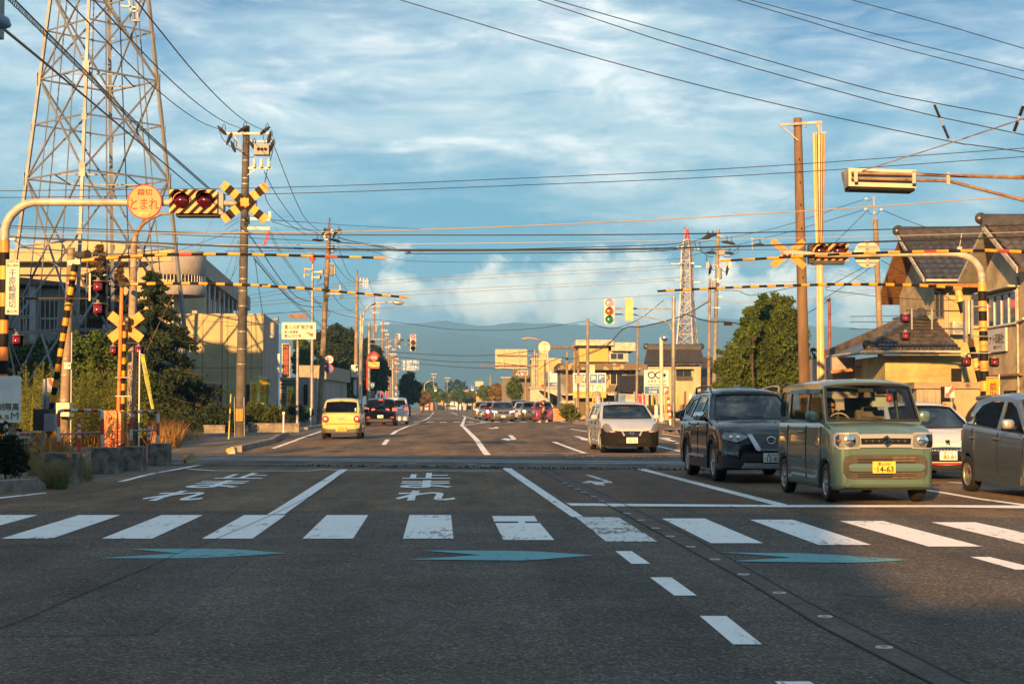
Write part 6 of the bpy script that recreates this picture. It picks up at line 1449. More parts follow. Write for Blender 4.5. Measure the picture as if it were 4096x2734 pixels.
b=MB();b.bar(P('d',560,530,D-.4),P('d',615,535,D-.4),.05);b.build('bracket',M_STEEL,t)
t=thing('no_parking_sign',P('d',618,690,D-.5),'round blue no parking sign with red rim, under the 50 sign','sign');o,cc=round_sign(t,'d',617,640,D-.5,.305,RIM,BLU);b=MB();b.bar(cc+Vector((-.19,-.015,.19)),cc+Vector((.19,-.015,-.19)),.055,.01);b.build('slash',RIM,o)
b=MB();b.bar(P('d',560,640,D-.4),P('d',615,640,D-.4),.05);b.build('bracket',M_STEEL,t)
t=upole('c',1507,885,(1500,1400),150,.16,.20,'brown utility pole with a comb of insulators, third along the left pavement',MATS['pole_warm_concrete']);D=150
b=MB();b.bar(P('c',1500,885,D),P('c',1511,795,D),.07);b.bar(P('c',1518,885,D),P('c',1511,795,D),.07);b.build('peak_bracket',M_RUST,t);arm(t,'c',1525,918,1640,918,D-.2,.1,None,3);arm(t,'c',1530,960,1640,960,D-.2,.08)
for x in(1580,1603,1625):b=MB();b.lathe(P('c',x,1010,D-.2),[(.05,0),(.065,.3),(.05,.6),(.08,.75),(0,.8)],'z',10);b.build('cutout',M_CERAM,t)
for i,(x,y0,D,r) in enumerate(((1703,1180,205,.19),(1803,1380,250,.19))):
    t=upole('c',x,y0,(x-6,1560),D,r*.8,r,('brown utility pole right of the left street lamp with a grey can','utility pole with stacked insulators seen behind the signal arm')[i],MATS['pole_warm_concrete'],False);arm(t,'c',x-30,y0+30,x+70,y0+30,D-.2,.12,None,3);arm(t,'c',x-25,y0+110,x+55,y0+110,D-.2,.12,None,3)
    if i==0:can(t,'c',1710,1435,1745,1505,D-.5);b=MB();b.bar(P('c',1700,1180,D),P('c',1707,1100,D),.1);b.build('peak_bracket',M_RUST,t)
for i,(x,y0,D,r) in enumerate(((1278,225,300,.19),(1357,395,340,.19),(1300,300,380,.19),(1388,500,420,.2),(1320,470,470,.2))):
    t=upole('d',x,y0,(x-2,900),D,r*.8,r,'far utility pole with crossarms crowding behind the blue distance sign',MATS['pole_warm_concrete'],False);arm(t,'d',x-25,y0+25,x+25,y0+25,D-.2,.2,None,2);arm(t,'d',x-30,y0+80,x+30,y0+80,D-.2,.2,None,2);arm(t,'d',x-25,y0+170,x+28,y0+170,D-.2,.2)
for i,(x,y0,D,lb) in enumerate(((1810,690,520,'left'),(1965,735,600,'middle'),(2138,790,650,'right'))):
    t=upole('d',x,y0,(x,1000),D,.2,.24,'tiny far utility pole over the street trees, %s of three'%lb,MATS['pole_warm_concrete'],False);arm(t,'d',x-32,y0+10,x+32,y0+10,D-.2,.25,None,2);arm(t,'d',x-20,y0+45,x+25,y0+45,D-.2,.25)
# right-hand poles
t=upole('p',408,263,(456,2143),62.,.16,.235,'tall brown pole with a top bracket, standing beside the bundle of yellow guards',M_BROWN,False);D=62.
arm(t,'p',250,322,618,297,D-.2,.10,M_STEEL);b=MB();b.bar(P('p',270,330,D-.2),P('p',412,455,D-.2),.05);b.build('brace',M_STEEL,t);b=MB();b.lathe(P('p',473,334,D-.25),[(0,-.03),(.055,0),(0,.03)],'y',12);b.build('lamp',M_CERAM,t)
b=MB()
for y in(610,715,805,1000,1200,1400,1620):q=P('p',422+(y-600)*.03,y,D-.2);b.bar(q,q+Vector((0,-.08,-.05)),.03)
b.build('step_sockets',M_DARK,t)
t=thing('guy_guard_bundle',P('g',1935,1568,61.)-Vector((0,0,2)),'tall bundle of pale yellow plastic guards hanging from the bracket beside the brown pole','cable guard');D=61.
b=MB();b.bar(P('p',585,300,D),P('p',590,395,D),.10);b.bar(P('p',565,305,D),P('p',575,350,D),.04);b.bar(P('p',608,300,D),P('p',612,385,D),.04);b.bar(P('p',530,398,D),P('p',655,385,D),.05);b.build('hanger',M_STEEL,t)
cols=[mat('guard_yellow',(.52,.40,.17),.5,var=.12,scale=3,stretch=(3,3,.2)),mat('guard_tan',(.45,.27,.14),.5,var=.1),mat('guard_pale',(.55,.48,.28),.5,var=.1)]
for i in range(5):
    u=i/4;b=MB();b.tube([P('p',548+u*88,402,D-.05*(i%2)),P('p',560+u*66,1000,D),P('g',1912+u*48,700,D),P('h',1405+u*48,330,D-.02*i),P('h',1406+u*48,430,D)],[.052,.05,.045,.042,.042],8);b.build('guard',cols[i%3],t)
b=MB()
for x0,x1 in((575,590),(608,602),(625,622)):b.tube([P('p',x0,400,D-.1),P('p',x1,1179,D-.1),P('g',1925+(x1-590)*.7,690,D-.1)],.016,5)
b.build('dark_cables',M_WIRE,t)
t=upole('i',525,592,(583,2000),64.,.10,.135,'slimmer concrete pole with a poster before the low tiled roof',MATS['pole_warm_concrete']);D=64.
b=MB()
for x in(500,540):b.bar(P('i',x,620,D),P('i',508,480,D),.035)
b.bar(P('i',508,490,D),P('i',508,360,D),.07);b.bar(P('i',490,362,D),P('i',522,362,D),.04);b.build('peak_bracket',M_STEEL,t)
b=MB();b.tube([P('i',x,y,D-.2) for x,y in((450,490),(460,530),(500,548),(550,540),(572,500))],.012,5);b.tube([P('i',x,y,D-.2) for x,y in((430,380),(450,405),(490,385))],.010,5)
b.build('jumper_wires',M_WIRE,t);b=MB()
for x,y in((430,380),(425,487),(590,492)):b.lathe(P('i',x,y,D-.2),[(0,-.08),(.05,-.03),(.05,.03),(0,.08)],'x',8)
b.build('insulator',M_CERAM,t)
b=MB();p0,p1=P('j',342,945,D),P('j',435,1140,D);xm=(p0.x+p1.x)/2
b.tube([(xm,D,p1.z-.6),(xm,D,p0.z)],.152,16);pl=b.build('poster',mat('poster_white',(.62,.62,.58),.5),t);text('にし',pl,mat('ink_black2',(.03,.03,.03),.5),(xm+.0,D-.16,p0.z-.68),.14,.62,vertical=True,bold=.01);text('内科循環',pl,MATS['ink_black2'],(xm+.11,D-.14,p0.z-.6),.035,.5,vertical=True);text('♡',pl,RIM,(xm+.0,D-.158,p0.z-.17),.15,.14,bold=.02)
b=MB();b.lathe((xm-.05,D,p0.z+.12),[(.14,0),(.14,.1)],'z',14);b.build('sticker',M_WHITE,t)
t=thing('rust_post',(P('k',42,0,68).x,68,gz(68)),'rusty brown steel post right of the yellow guard bundle','post');b=MB();p=P('g',2045,1130,68);b.tube([(p.x,68,0),p],.065,10);b.build('post',mat('rust_red',(.24,.07,.03),.7,var=.3,scale=4),t);b=MB();b.bar(P('g',1998,1170,67.8),P('g',2058,1110,67.8),.07,.03);b.build('top_plate',M_DARK,t)
t=upole('g',776,340,(745,1568),130.,.15,.20,'grey utility pole with box switches right of the distant pylon',mat('pole_grey',(.20,.19,.17),.8,var=.2));D=130.
arm(t,'g',745,405,838,410,D-.2,.12);arm(t,'g',700,740,890,748,D-.2,.08);arm(t,'g',780,1100,825,1100,D-.2,.1,M_WHITE);arm(t,'g',700,1225,800,1228,D-.2,.08,M_WHITE)
for x,y,a in((655,410,.4),(710,405,.3),(870,480,-.1),(920,490,-.2),(700,600,0),(900,605,-.1),(685,800,1.4),(880,800,1.4),(640,435,.2),(1245,508,0)):sleeve(t,'g',x,y,D-.4,a,1.6)
b=bx('g',778,560,848,628,D-.4,.6);b.build('switch_box',M_GREY,t);can(t,'g',750,768,822,898,D-.5);can(t,'g',708,918,760,1000,D-.4)
for x in(658,908):b=bx('g',x-16,705,x+16,780,D-.4,.3);b.build('cutout',M_CERAM,t)
b=bx('g',760,885,785,940,D-.8,.2);b.build('cutout',M_CERAM,t)
b=MB()
for a in([(505,465),(530,560),(640,610),(700,600)],[(560,465),(590,590),(660,640),(720,650)],[(1025,510),(1000,600),(900,650),(840,650)],[(1020,520),(960,590),(910,600)],[(650,640),(640,680),(660,710)],[(690,760),(720,800),(760,790)],[(820,790),(850,820),(890,790)],[(800,950),(770,990),(720,1050),(660,1040)]):b.tube([P('g',x,y,D-.5) for x,y in a],.03,5)
b.build('jumper_wires',M_WIRE,t)
t=upole('g',683,900,(675,1568),120.,.10,.13,'slim brown pole just left of the grey utility pole with switches',MATS['pole_warm_concrete']);b=MB();b.bar(P('g',683,900,120),P('g',683,845,120),.1);b.bar(P('g',664,937,119.8),P('g',705,937,119.8),.06);b.build('peak_bracket',M_STEEL,t)
upole('f',576,245,(560,1150),130.,.09,.12,'short brown pole between the mosaic building and the glasses shop sign',MATS['pole_warm_concrete'])
upole('e',1572,213,(1566,1415),103.,.10,.13,'grey steel pole with a control box before the paint shop board',MATS['pole_grey']);b=bx('e',1590,738,1650,835,102.7,.3);top(b,'pedestrian_signal',M_CREAM,'cream pedestrian signal housing fixed to the grey pole by the paint shop board','signal')
for x,y0,yb,D,r,lb in((1335,590,1300,125,.09,'thin brown pole left of the paint shop board'),(1083,682,1130,165,.09,'thin brown pole below the round sign back'),(1420,550,830,150,.11,'brown pole behind the arched sign pole'),(865,820,1140,230,.14,'brown pole right of the round green street tree'),(462,860,1110,300,.16,'concrete pole over the street trees left of the sign back')):
    upole('e',x,y0,(x-2,yb),D,r,r*1.25,lb,MATS['pole_warm_concrete'],False)
# ------------------------------------------------------------------ wires
def wire(pts,r,label,m=M_WIRE,group='overhead wires',coil=0,name='overhead_wire',sag=0):
    if len(pts)==2 and sag:a,c_=pts;pts=[a.lerp(c_,u)-Vector((0,0,sag*4*u*(1-u))) for u in(0,.25,.5,.75,1)]
    for e in(0,-1):  # carry on past the edge of the picture
        a,c_=pts[e],pts[1 if e==0 else-2]
        if abs(a.x/a.y)>.326 or(a.z-CAMH)/a.y>.257:q=a+(a-c_).normalized()*14;pts=[q]+pts if e==0 else pts+[q]
    out=[];n=len(pts)
    for i in range(n-1):  # Catmull-Rom
        p0,p1,p2,p3=pts[max(0,i-1)],pts[i],pts[i+1],pts[min(n-1,i+2)];k=6 if n>2 else 1
        for j in range(k):
            u=j/k;out.append(.5*((2*p1)+(p2-p0)*u+(2*p0-5*p1+4*p2-p3)*u*u+(3*p1-p0-3*p2+p3)*u**3))
    out.append(pts[-1]);b=MB();b.tube(out,r,5,False)
    if coil:
        L=sum((y-x).length for x,y in zip(out,out[1:]));N_=int(L/coil[1]*8);hp=[];seg=[(y-x).length for x,y in zip(out,out[1:])];cum=[0]
        for s_ in seg:cum.append(cum[-1]+s_)
        k=0
        for i in range(N_+1):
            s_=L*i/N_
            while k<len(seg)-1 and cum[k+1]<s_:k+=1
            p=out[k].lerp(out[k+1],(s_-cum[k])/seg[k]);a=i*math.pi/4;hp.append(p+Vector((.3*coil[0]*math.cos(a),coil[0]*math.cos(a),coil[0]*math.sin(a)-coil[0])))
        b.tube(hp,r*.55,3,False)
    return top(b,name,m,label,'wire',group)
Z=lambda pts,D,c='z':[P(c,x,y,D) for x,y in pts]
M_TAN=mat('wire_tan',(.30,.22,.12),.6,var=0);M_SIL=mat('wire_silver',(.40,.38,.34),.5,.3,var=0)
RW='railway wires strung across the picture'
wire(Z([(-60,764),(1100,750),(2100,712),(3000,669),(4200,585)],40),.010,'high thin black wire crossing the whole sky, upper of a pair',group=RW)
wire(Z([(-60,791),(1100,775),(2100,740),(3000,700),(4200,620)],40),.010,'high thin black wire crossing the whole sky, lower of a pair',group=RW)
wire(Z([(-60,936),(900,932),(1700,918),(2600,880),(3400,832),(4200,776)],38),.014,'tan twisted cable crossing behind the round signs',M_TAN,RW)
wire(Z([(-60,900),(900,934),(1700,940),(2600,937),(3400,921),(4200,896)],39),.014,'black cable crossing just under the tan cable',group=RW)
wire(Z([(-60,908),(500,930),(1100,956),(1265,963)],39,),.009,'thin black wire descending to the brown pole from the left edge',group=RW)
wire(Z([(-60,944),(500,967),(1100,991),(1700,999),(2600,994),(3400,970),(4200,943)],38),.022,'thickest black cable bundle crossing the picture above the barrier bars',group=RW)
wire(Z([(-60,973),(1100,980),(1700,975),(2600,963),(3400,947),(4200,925)],38),.007,'pale silver messenger wire crossing above the thick bundle',M_SIL,RW)
wire(Z([(900,1004),(1700,1004),(2600,1000),(3400,997),(4200,1000)],39),.007,'thin dark wire crossing right below the thick bundle',group=RW)
wire(Z([(-60,1006),(350,1014),(700,1012)],39),.006,'thin wire over the school roof at left',group=RW)
b=MB();b.tube(Z([(3847,933),(3838,990)],38),.01,5);b.box(tuple(P('z',3828,998,38)),tuple(P('z',3848,986,37.95)));top(b,'cable_hanger',M_SIL,'small hanger tying the cables together at right','hanger');b=MB();b.tube(Z([(3008,955),(3010,998)],38),.01,5);b.box(tuple(P('z',3003,958,38)),tuple(P('z',3013,952,37.95)));top(b,'cable_hanger',M_SIL,'small hanger tying the cables together near the centre right','hanger')
for a,r,lb in(([(1560,-12),(2300,208),(3000,391),(3798,565),(4200,622)],.009,'black wire sweeping from top centre to the right edge, lowest of five'),([(2120,-10),(2700,180),(3298,350),(3700,455),(4200,562)],.009,'black wire sweeping to the right edge, second lowest of five'),
              ([(2180,-10),(2800,165),(3455,350),(3740,412),(4200,498)],.009,'black wire sweeping to the right edge, middle of five'),([(2920,-8),(3500,165),(4200,345)],.008,'black wire sweeping to the right edge, second highest of five'),
              ([(2965,-10),(3500,135),(4200,310)],.008,'black wire in the upper right corner, twin of the one under it'),([(3370,-10),(3800,107),(4200,225)],.008,'short black wire cutting the upper right corner, highest of all')):
    wire(Z(a,27),r,lb)
for(a,c_),lb in((((1575,135),(1712,458)),'ribbed black insulator slung between two wires at upper right'),(((2347,150),(2258,392)),'ribbed insulator slung between wires at the right edge')):
    b=MB();p,q=P('p',*a,27),P('p',*c_,27);n=26;b.tube([p,q],.012,6);d=(q-p)
    t=thing('line_insulator',q,lb,'insulator');b.build('rod',M_STEEL,t);b=MB()
    for i in range(n):
        u=.06+.86*i/(n-1)
        if .40<u<.60:continue
        c0=p+d*u;w=d.normalized()*.012;b.tube([c0-w,c0,c0+w],[.012,.035,.012],8,False)
    b.build('sheds',M_DARK,t)
wire([P('p',960,715,28),P('p',1760,462,26.5),P('p',2500,215,25)],.011,'rusty stay wire from the cream lamp up to the right edge',M_RUST)
D0=19
for a,c_,lb in(((470,-40),(1685,992),'left of three'),((680,-40),(1840,980),'middle of three'),((1005,-40),(2008,992),'right of three')):
    wire([P('l',*a,22),P('l',*c_,61.7)],.013,'black high line from the top edge down to the tall dark pole, '+lb,sag=.35)
wire([P('l',-60,150,17.5),P('l',400,528,24),P('l',830,890,33),P('l',1480,1440,60)],.020,'thick twisted black cable falling from the left edge to the tall dark pole')
wire([P('l',95,-20,19),P('l',660,545,27),P('l',1180,1060,39),P('l',1760,1575,61)],.010,'spiral-wrapped cable falling from the top left to the tall dark pole',coil=(.045,.16))
a1,a2=61.8,104.6
for q,lb in(([('l',2090,1140,a1),('c',470,0,66),('c',860,360,85),('c',1010,400,a2)],'wire from the tall dark pole to the brown pole, first'),([('l',2020,1310,a1),('c',625,0,68),('c',870,300,85),('c',1060,380,a2)],'wire from the insulators of the tall dark pole to the brown pole'),
              ([('l',2075,1060,a1),('c',805,0,70),('c',940,240,88),('c',1110,375,a2)],'outermost wire from the tall dark pole to the brown pole'),([('c',540,245,a1),('c',800,320,85),('c',1090,350,a2)],'straight upper wire linking the two poles'),([('c',530,228,a1),('c',1190,270,a2),('c',1390,287,112),('c',2281,335,130)],'long thin wire running right from the cutout on the tall dark pole')):
    wire([P(*v) for v in q],.016,lb)
for q,r,cl,lb in(([(265,385),(420,590),(560,800),(690,970),(850,1120),(1110,1178)],.035,0,'sagging black cable between the poles, uppermost of the bundle'),([(330,670),(450,810),(600,990),(760,1140),(900,1205),(1100,1215)],.03,0,'sagging black cable between the poles, lowest of the bundle'),
                  ([(300,560),(430,740),(640,990),(760,1120),(1000,1340),(1105,1420)],.012,(.11,.42),'spiral-wrapped cable sagging low toward the brown pole'),([(515,360),(640,590),(760,760),(880,930),(1000,1090),(1110,1215)],.012,(.11,.42),'spiral-wrapped cable dropping past the red siren'),
                  ([(340,680),(360,800),(370,900),(400,1100),(430,1300)],.02,0,'stay wire slanting down beside the tall dark pole'),([(0,1335),(500,1300),(1000,1255),(1085,1250)],.016,0,'cable across the yellow building, uppermost'),
                  ([(0,1435),(300,1425),(650,1395)],.014,0,'cable across the yellow building, lower'),([(-400,1380),(0,1390),(250,1420),(640,1385)],.010,0,'cable across the yellow building, thin middle one'),([(570,310),(750,500),(940,620)],.010,0,'thin wire descending behind the upper barrier bar'),
                  ([(0,290),(170,195)],.012,0,'thin wire reaching the tall dark pole from lower left'),([(0,345),(160,235)],.012,0,'second thin wire reaching the tall dark pole from lower left'),([(0,660),(155,330)],.010,0,'steep thin wire left of the tall dark pole'),([(0,865),(150,470)],.010,0,'steeper thin wire left of the tall dark pole')):
    wire([P('c',x,y,61.7+(x-200)*.047 if x>200 else 61.7) for x,y in q],r*.7,lb,coil=cl)
for q,D_,lb in(([('a',1610,1450),('a',1900,1050),('a',2000,700)],60,'thin stay wire rising to the tall dark pole'),([('a',1640,1420),('a',1980,880),('a',1995,650)],60,'second thin stay wire rising to the tall dark pole'),([('a',660,905),('a',1100,880),('a',1400,770),('a',1990,560)],50,'drooping service wire over the school front'),([('a',100,640),('a',540,900)],35,'rusty stay wire from the left mast to the concrete pole'),([('a',1230,1568),('a',1420,1160),('a',1620,830),('a',1780,460)],55,'reddish thin stay wire from the arm down to the trees')):
    wire([P(c_,x,y,D_) for c_,x,y in q],.008,lb,M_RUST if 'r'==lb[0] else M_WIRE)
for q,d0,d1,lb in(([('c',1280,480),('c',1350,700),('c',1410,840),('c',1500,925)],105,150,'line from the brown pole down to the third pole, inner'),([('c',1210,640),('c',1300,790),('c',1400,900),('c',1490,938)],105,150,'line from the transformer down to the third pole, outer'),([('c',1640,915),('c',1705,1110)],150,200,'line dropping right of the third pole'),([('c',1520,1110),('c',1600,1230),('c',1700,1310)],150,205,'line between third and fourth pole, low'),
                  ([('c',1170,1250),('c',1300,1300),('c',1480,1340),('c',1600,1365),('c',1740,1360)],104,130,'cable running level past the poles toward the signal'),([('d',1160,78),('d',1700,150),('e',0,330),('e',300,342),('e',600,343),('e',1000,320),('e',1545,240)],130,103,'long drooping black cable spanning the road'),
                  ([('c',1160,1420),('c',1280,1568)],105,120,'cable dropping right from the brown pole'),([('c',1230,1080),('c',1330,1200),('c',1480,1290)],105,148,'thin cable dropping toward the third pole'),([('c',1230,780),('c',1330,960),('c',1440,1070)],105,148,'thin cable crossing behind the lower barrier bar')):
    n_=len(q);wire([P(c_,x,y,d0+(d1-d0)*i/(n_-1)) for i,(c_,x,y) in enumerate(q)],.018,lb)
wire(Z([(1290,480),(1600,510),(2100,590),(2281,610)],108,'c')+[P('g',0,585,112),P('g',380,505,118),P('g',600,440,129)],.03,'black triple line from the brown pole to the grey pole with switches')
wire(Z([(1290,425),(1500,480),(1900,540),(2281,580)],108,'c')+[P('g',0,515,112),P('g',420,468,120),P('g',640,430,129)],.03,'upper black triple line from the brown pole to the grey pole with switches')
wire(Z([(1300,505),(1700,590),(2281,700)],106,'c')+[P('g',0,690,112),P('g',600,600,112),P('g',1500,385,90),P('g',2281,160,75),P('i',410,487,64)],.014,'long wire dipping across the centre to the slim concrete pole')
wire([P('g',0,575,112),P('g',1250,362,90),P('g',2281,45,72),P('i',420,383,64)],.014,'upper long wire rising to the slim concrete pole')
for q,D_,lb in(([('i',605,500),('i',900,620),('i',1250,740),('i',1860,905)],62,'dark service wire from the slim pole to the stucco building'),([('i',445,500),('i',110,830)],63,'thin stay wire left of the slim pole'),([('i',480,1095),('i',200,1290),('i',0,1420),('g',2050,1130)],66,'stay wire running down to the rusty post'),([('i',400,1095),('i',0,1315)],70,'thin wire crossing the cumulus at right'),([('g',1700,1345),('g',2000,1170)],66,'stay wire from the brown pole to the rusty post'),
                  ([('j',0,362),('j',640,354)],70,'level wire left of the low tiled roof, upper'),([('j',0,430),('j',640,428)],70,'level wire left of the low tiled roof, middle'),([('j',0,518),('j',640,524)],70,'level wire left of the low tiled roof, lower'),([('i',590,1020),('i',900,1200),('i',1400,1480)],58,'thin wire slanting over the gable wall'),([('i',600,1400),('i',1000,1430),('i',1600,1440)],58,'level thin wire over the gable house'),([('i',0,1330),('i',250,1360),('i',520,1395),('i',600,1400)],66,'dark wire entering the slim pole from the left'),
                  ([('f',20,250),('f',170,308),('f',330,315),('f',600,210),('f',870,0)],100,'thin black cable drooping left of the right signal'),([('f',0,620),('f',230,510),('f',420,320),('f',620,300),('f',900,235),('f',1130,160),('f',1380,15)],110,'thick black cable climbing to the grey pole with switches'),([('f',1130,160),('f',1300,222),('f',1420,245),('f',1570,245),('f',1780,278)],112,'thick black cable descending to the big tree with a dark splice'),
                  ([('e',-700,590),('e',0,630),('e',520,625),('e',800,595),('e',960,572)],160,'cable reaching the sign gantry from the left'),([('e',-700,640),('e',0,700),('e',500,710),('e',950,770)],190,'low thin cable over the street trees'),([('e',-700,690),('e',0,755),('e',500,780),('e',700,790)],200,'lower thin cable over the street trees'),([('e',1010,800),('e',1080,735),('e',1250,660),('e',1450,655),('e',1853,460)],140,'cable rising right from the gantry to the yellow building'),
                  ([('g',800,1030),('g',1000,1035),('g',1130,1085),('g',1300,1060),('g',1500,1020),('g',1700,985)],110,'wavy cable hanging over the big tree')):
    wire([P(c_,x,y,D_) for c_,x,y in q],.00022*D_ if 'thick' not in lb else .0004*D_,lb)
b=bx('f',1558,250,1648,288,111.8,.3);top(b,'cable_splice_box',M_DARK,'dark splice box on the cable by the big tree','splice box')
for i,(y0,y1,y2) in enumerate(((1085,905,760),(1130,940,800),(1170,1045,905),(1210,1085,935),(1300,1220,1090))):
    wire([P('c',250,y0,230),P('c',1640,y1+20,260),P('g',0,y2-50+50,300),P('g',350,y2-70+30,328)],.035,'faint distant high-voltage line in front of the cloud, %s of five'%('first','second','third','fourth','lowest')[i],M_TAN,'far lines of the pylon')
for i,y in enumerate((735,770,940,1148,1170)):wire([P('g',580,y,328),P('g',1700,y-8,300),P('i',500,1235+i*30,260),P('j',640,150+i*5,240)],.03,'faint level line running right of the pylon, %s of five'%('first','second','third','fourth','lowest')[i],M_TAN,'far lines of the pylon')
# ------------------------------------------------------------------ vegetation
def leafmat(n,c,v=.35):return mat(n,c,.75,var=.3,scale=.8,island=v,trans=.22,spec=.25)
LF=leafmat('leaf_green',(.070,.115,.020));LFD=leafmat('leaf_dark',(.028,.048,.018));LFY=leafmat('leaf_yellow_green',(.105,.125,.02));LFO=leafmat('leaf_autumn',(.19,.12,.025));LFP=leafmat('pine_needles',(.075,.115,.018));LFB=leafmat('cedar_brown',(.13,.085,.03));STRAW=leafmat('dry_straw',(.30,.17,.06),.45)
BARK=mat('bark',(.08,.055,.04),.9,var=.3,scale=6,bump=.6,bscale=20)
def quads(b,ctr,size,up=0.0,asp=.5,sd=0):
    g=np.random.default_rng(sd+len(ctr));n=len(ctr);d=g.normal(size=(n,3));d[:,2]+=up*1.5;d/=np.linalg.norm(d,axis=1)[:,None];e=np.cross(d,g.normal(size=(n,3)));e/=np.linalg.norm(e,axis=1)[:,None]
    s=(size*(.6+.8*g.random(n)))[:,None];a=ctr-d*s*.5;c=ctr+d*s*.5;w=e*s*asp*.5
    v=np.stack([a,ctr-w,c,ctr+w],1).reshape(-1,3);k=len(b.v);b.v+=v.tolist();b.f+=[[k+4*i,k+4*i+1,k+4*i+2,k+4*i+3] for i in range(n)];b.m+=[0]*n;b.sm+=[False]*n
def blobs(cl,n,sub,g):
    out=[];w=np.array([r**2 for _,r,_ in cl]);w=w/w.sum()
    for(c,r,sq),f in zip(cl,w):
        m=max(3,int(n*f));S_=max(4,int(m/sub));d=g.normal(size=(S_,3));d/=np.linalg.norm(d,axis=1)[:,None];sc=np.array(c)+d*r*(.55+.45*g.random((S_,1)))*np.array([1,1,sq]);sr=r*(.13+.17*g.random(S_))
        i=g.integers(0,S_,m);out.append(sc[i]+g.normal(size=(m,3))*sr[i][:,None]*.6)
    return np.concatenate(out)
def tree(label,c,cl,D,n,size,m,trunk=None,name='tree',cat='tree',group=None,asp=.5,up=0.,sub=26,th=.12,part='crown'):
    g=np.random.default_rng(len(label)*7+n);s=D/FPX/CR[c][2];C3=[]
    for x,y,r,*q in cl:
        rr_=r*s;p=P(c,x,y,D+(g.random()-.5)*rr_*1.0);C3.append((tuple(p),rr_,q[0] if q else 1.))
    tx=P(c,trunk[0],0,D).x if trunk else float(np.mean([q[0][0] for q in C3]));z0=gz(D);t=thing(name,(tx,D,z0),label,cat,group)
    b=MB();pts=blobs(C3,n,sub,g);pts=pts[pts[:,2]>z0+.03];quads(b,pts,size,up,asp);b.build(part,m,t)
    if th:
        b=MB();zt=max(q[0][2] for q in C3);b.tube([(tx,D,z0-.1),(tx+th*.4,D,z0+(zt-z0)*.4),(tx,D,z0+(zt-z0)*.95)],[th*1.2,th*.8,th*.2],8)
        for(cx,cy,cz),r,_ in C3[:14]:b.tube([(tx,D,z0+(cz-z0)*.55),((tx+cx)/2,(D+cy)/2,cz-r*.5),(cx,cy,cz)],[th*.45,th*.3,th*.1],5)
        b.build('trunk',BARK,t)
    return t
def cedar(label,c,ax,ay,wpx,D,m,n=9000,size=.16,lean=0,seed=1,z0c=None):
    g=np.random.default_rng(seed);p=P(c,ax,ay,D);s=D/FPX/CR[c][2];z0=gz(D);H=p.z-z0;R_=wpx*s/2;t=thing('conifer',(p.x,D,z0),label,'tree');b=MB();w=MB();ctr=[]
    w.tube([(p.x,D,z0),(p.x,D,p.z)],[.22,.03],8);nb=90
    for i in range(nb):
        f=(i/nb)**.85;z=z0+H*(.10+.88*f);L=R_*(1-f)**.8*(.75+.45*g.random())+.2;a=g.random()*6.283;dr=-.18-.25*g.random();e=np.array([p.x+L*math.cos(a),D+L*math.sin(a),z+L*dr*.5]);o=np.array([p.x,D,z]);w.tube([tuple(o),tuple(e)],[.04,.01],4,False)
        k=int(n/nb*(.35+L/R_));u=g.random(k)**.7;q=o+(e-o)*u[:,None];q[:,2]-=(u**2)*L*.16;q+=g.normal(size=(k,3))*np.array([.13,.13,.07])*(L*.5+.4)*.7;ctr.append(q)
    quads(b,np.concatenate(ctr),size,-.1,.38);b.build('crown',m,t);w.build('trunk',BARK,t);return t
def hedge(label,c,x0,y0,x1,y1,D,n,size,m,name='bush',cat='bush',dep=1.2,group=None,up=.3,asp=.35):
    w=abs(y1-y0);k=max(2,int((x1-x0)/w*1.6));return tree(label,c,[(x0+(x1-x0)*(i+.5)/k,(y0+y1)/2+random.uniform(-.1,.15)*w,w*.48) for i in range(k)],D,n,size,m,None,name,cat,group,asp,up,18,0,'foliage')
cedar('tall browning cedar between the legs of the lattice tower','a',850,655,760,92,LFB,22000,.36,seed=3);cedar('dark spreading cedar right of the lattice tower','a',1270,880,1120,74,LFD,42000,.22,seed=9)
cedar('second browning cedar in front of the school','a',1010,800,520,96,LFB,12000,.36,seed=5)
tree('dense leafy shrub trees behind the orange barrier machine','b',[(700,240,130),(840,200,150),(960,330,150),(1120,330,110),(1240,470,110),(700,420,140),(880,480,160),(1080,520,150),(640,110,60),(1260,560,90),(800,640,150),(1000,680,130)],57,17000,.13,LF,(900,0),th=.1)
tree('leafy shrub trees between the striped mast and the leaning lever','b',[(240,250,110),(330,160,60),(420,300,110),(520,180,90),(280,430,130),(440,470,120),(130,330,110),(150,520,120),(330,620,130),(50,240,90),(40,470,120)],89,15000,.2,LF,(300,0),th=.1)
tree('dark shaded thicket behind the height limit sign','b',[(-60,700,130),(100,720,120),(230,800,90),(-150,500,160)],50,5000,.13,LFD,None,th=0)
tree('dark evergreen shrub under the height limit sign at near left','b',[(20,940,80),(90,1010,100),(160,1110,80),(10,1120,130),(120,1200,80),(200,1180,55),(-120,1080,160),(40,830,30),(150,870,25)],28.3,9000,.075,LFD,(60,0),'bush','bush',th=.02,asp=.28,up=.2)
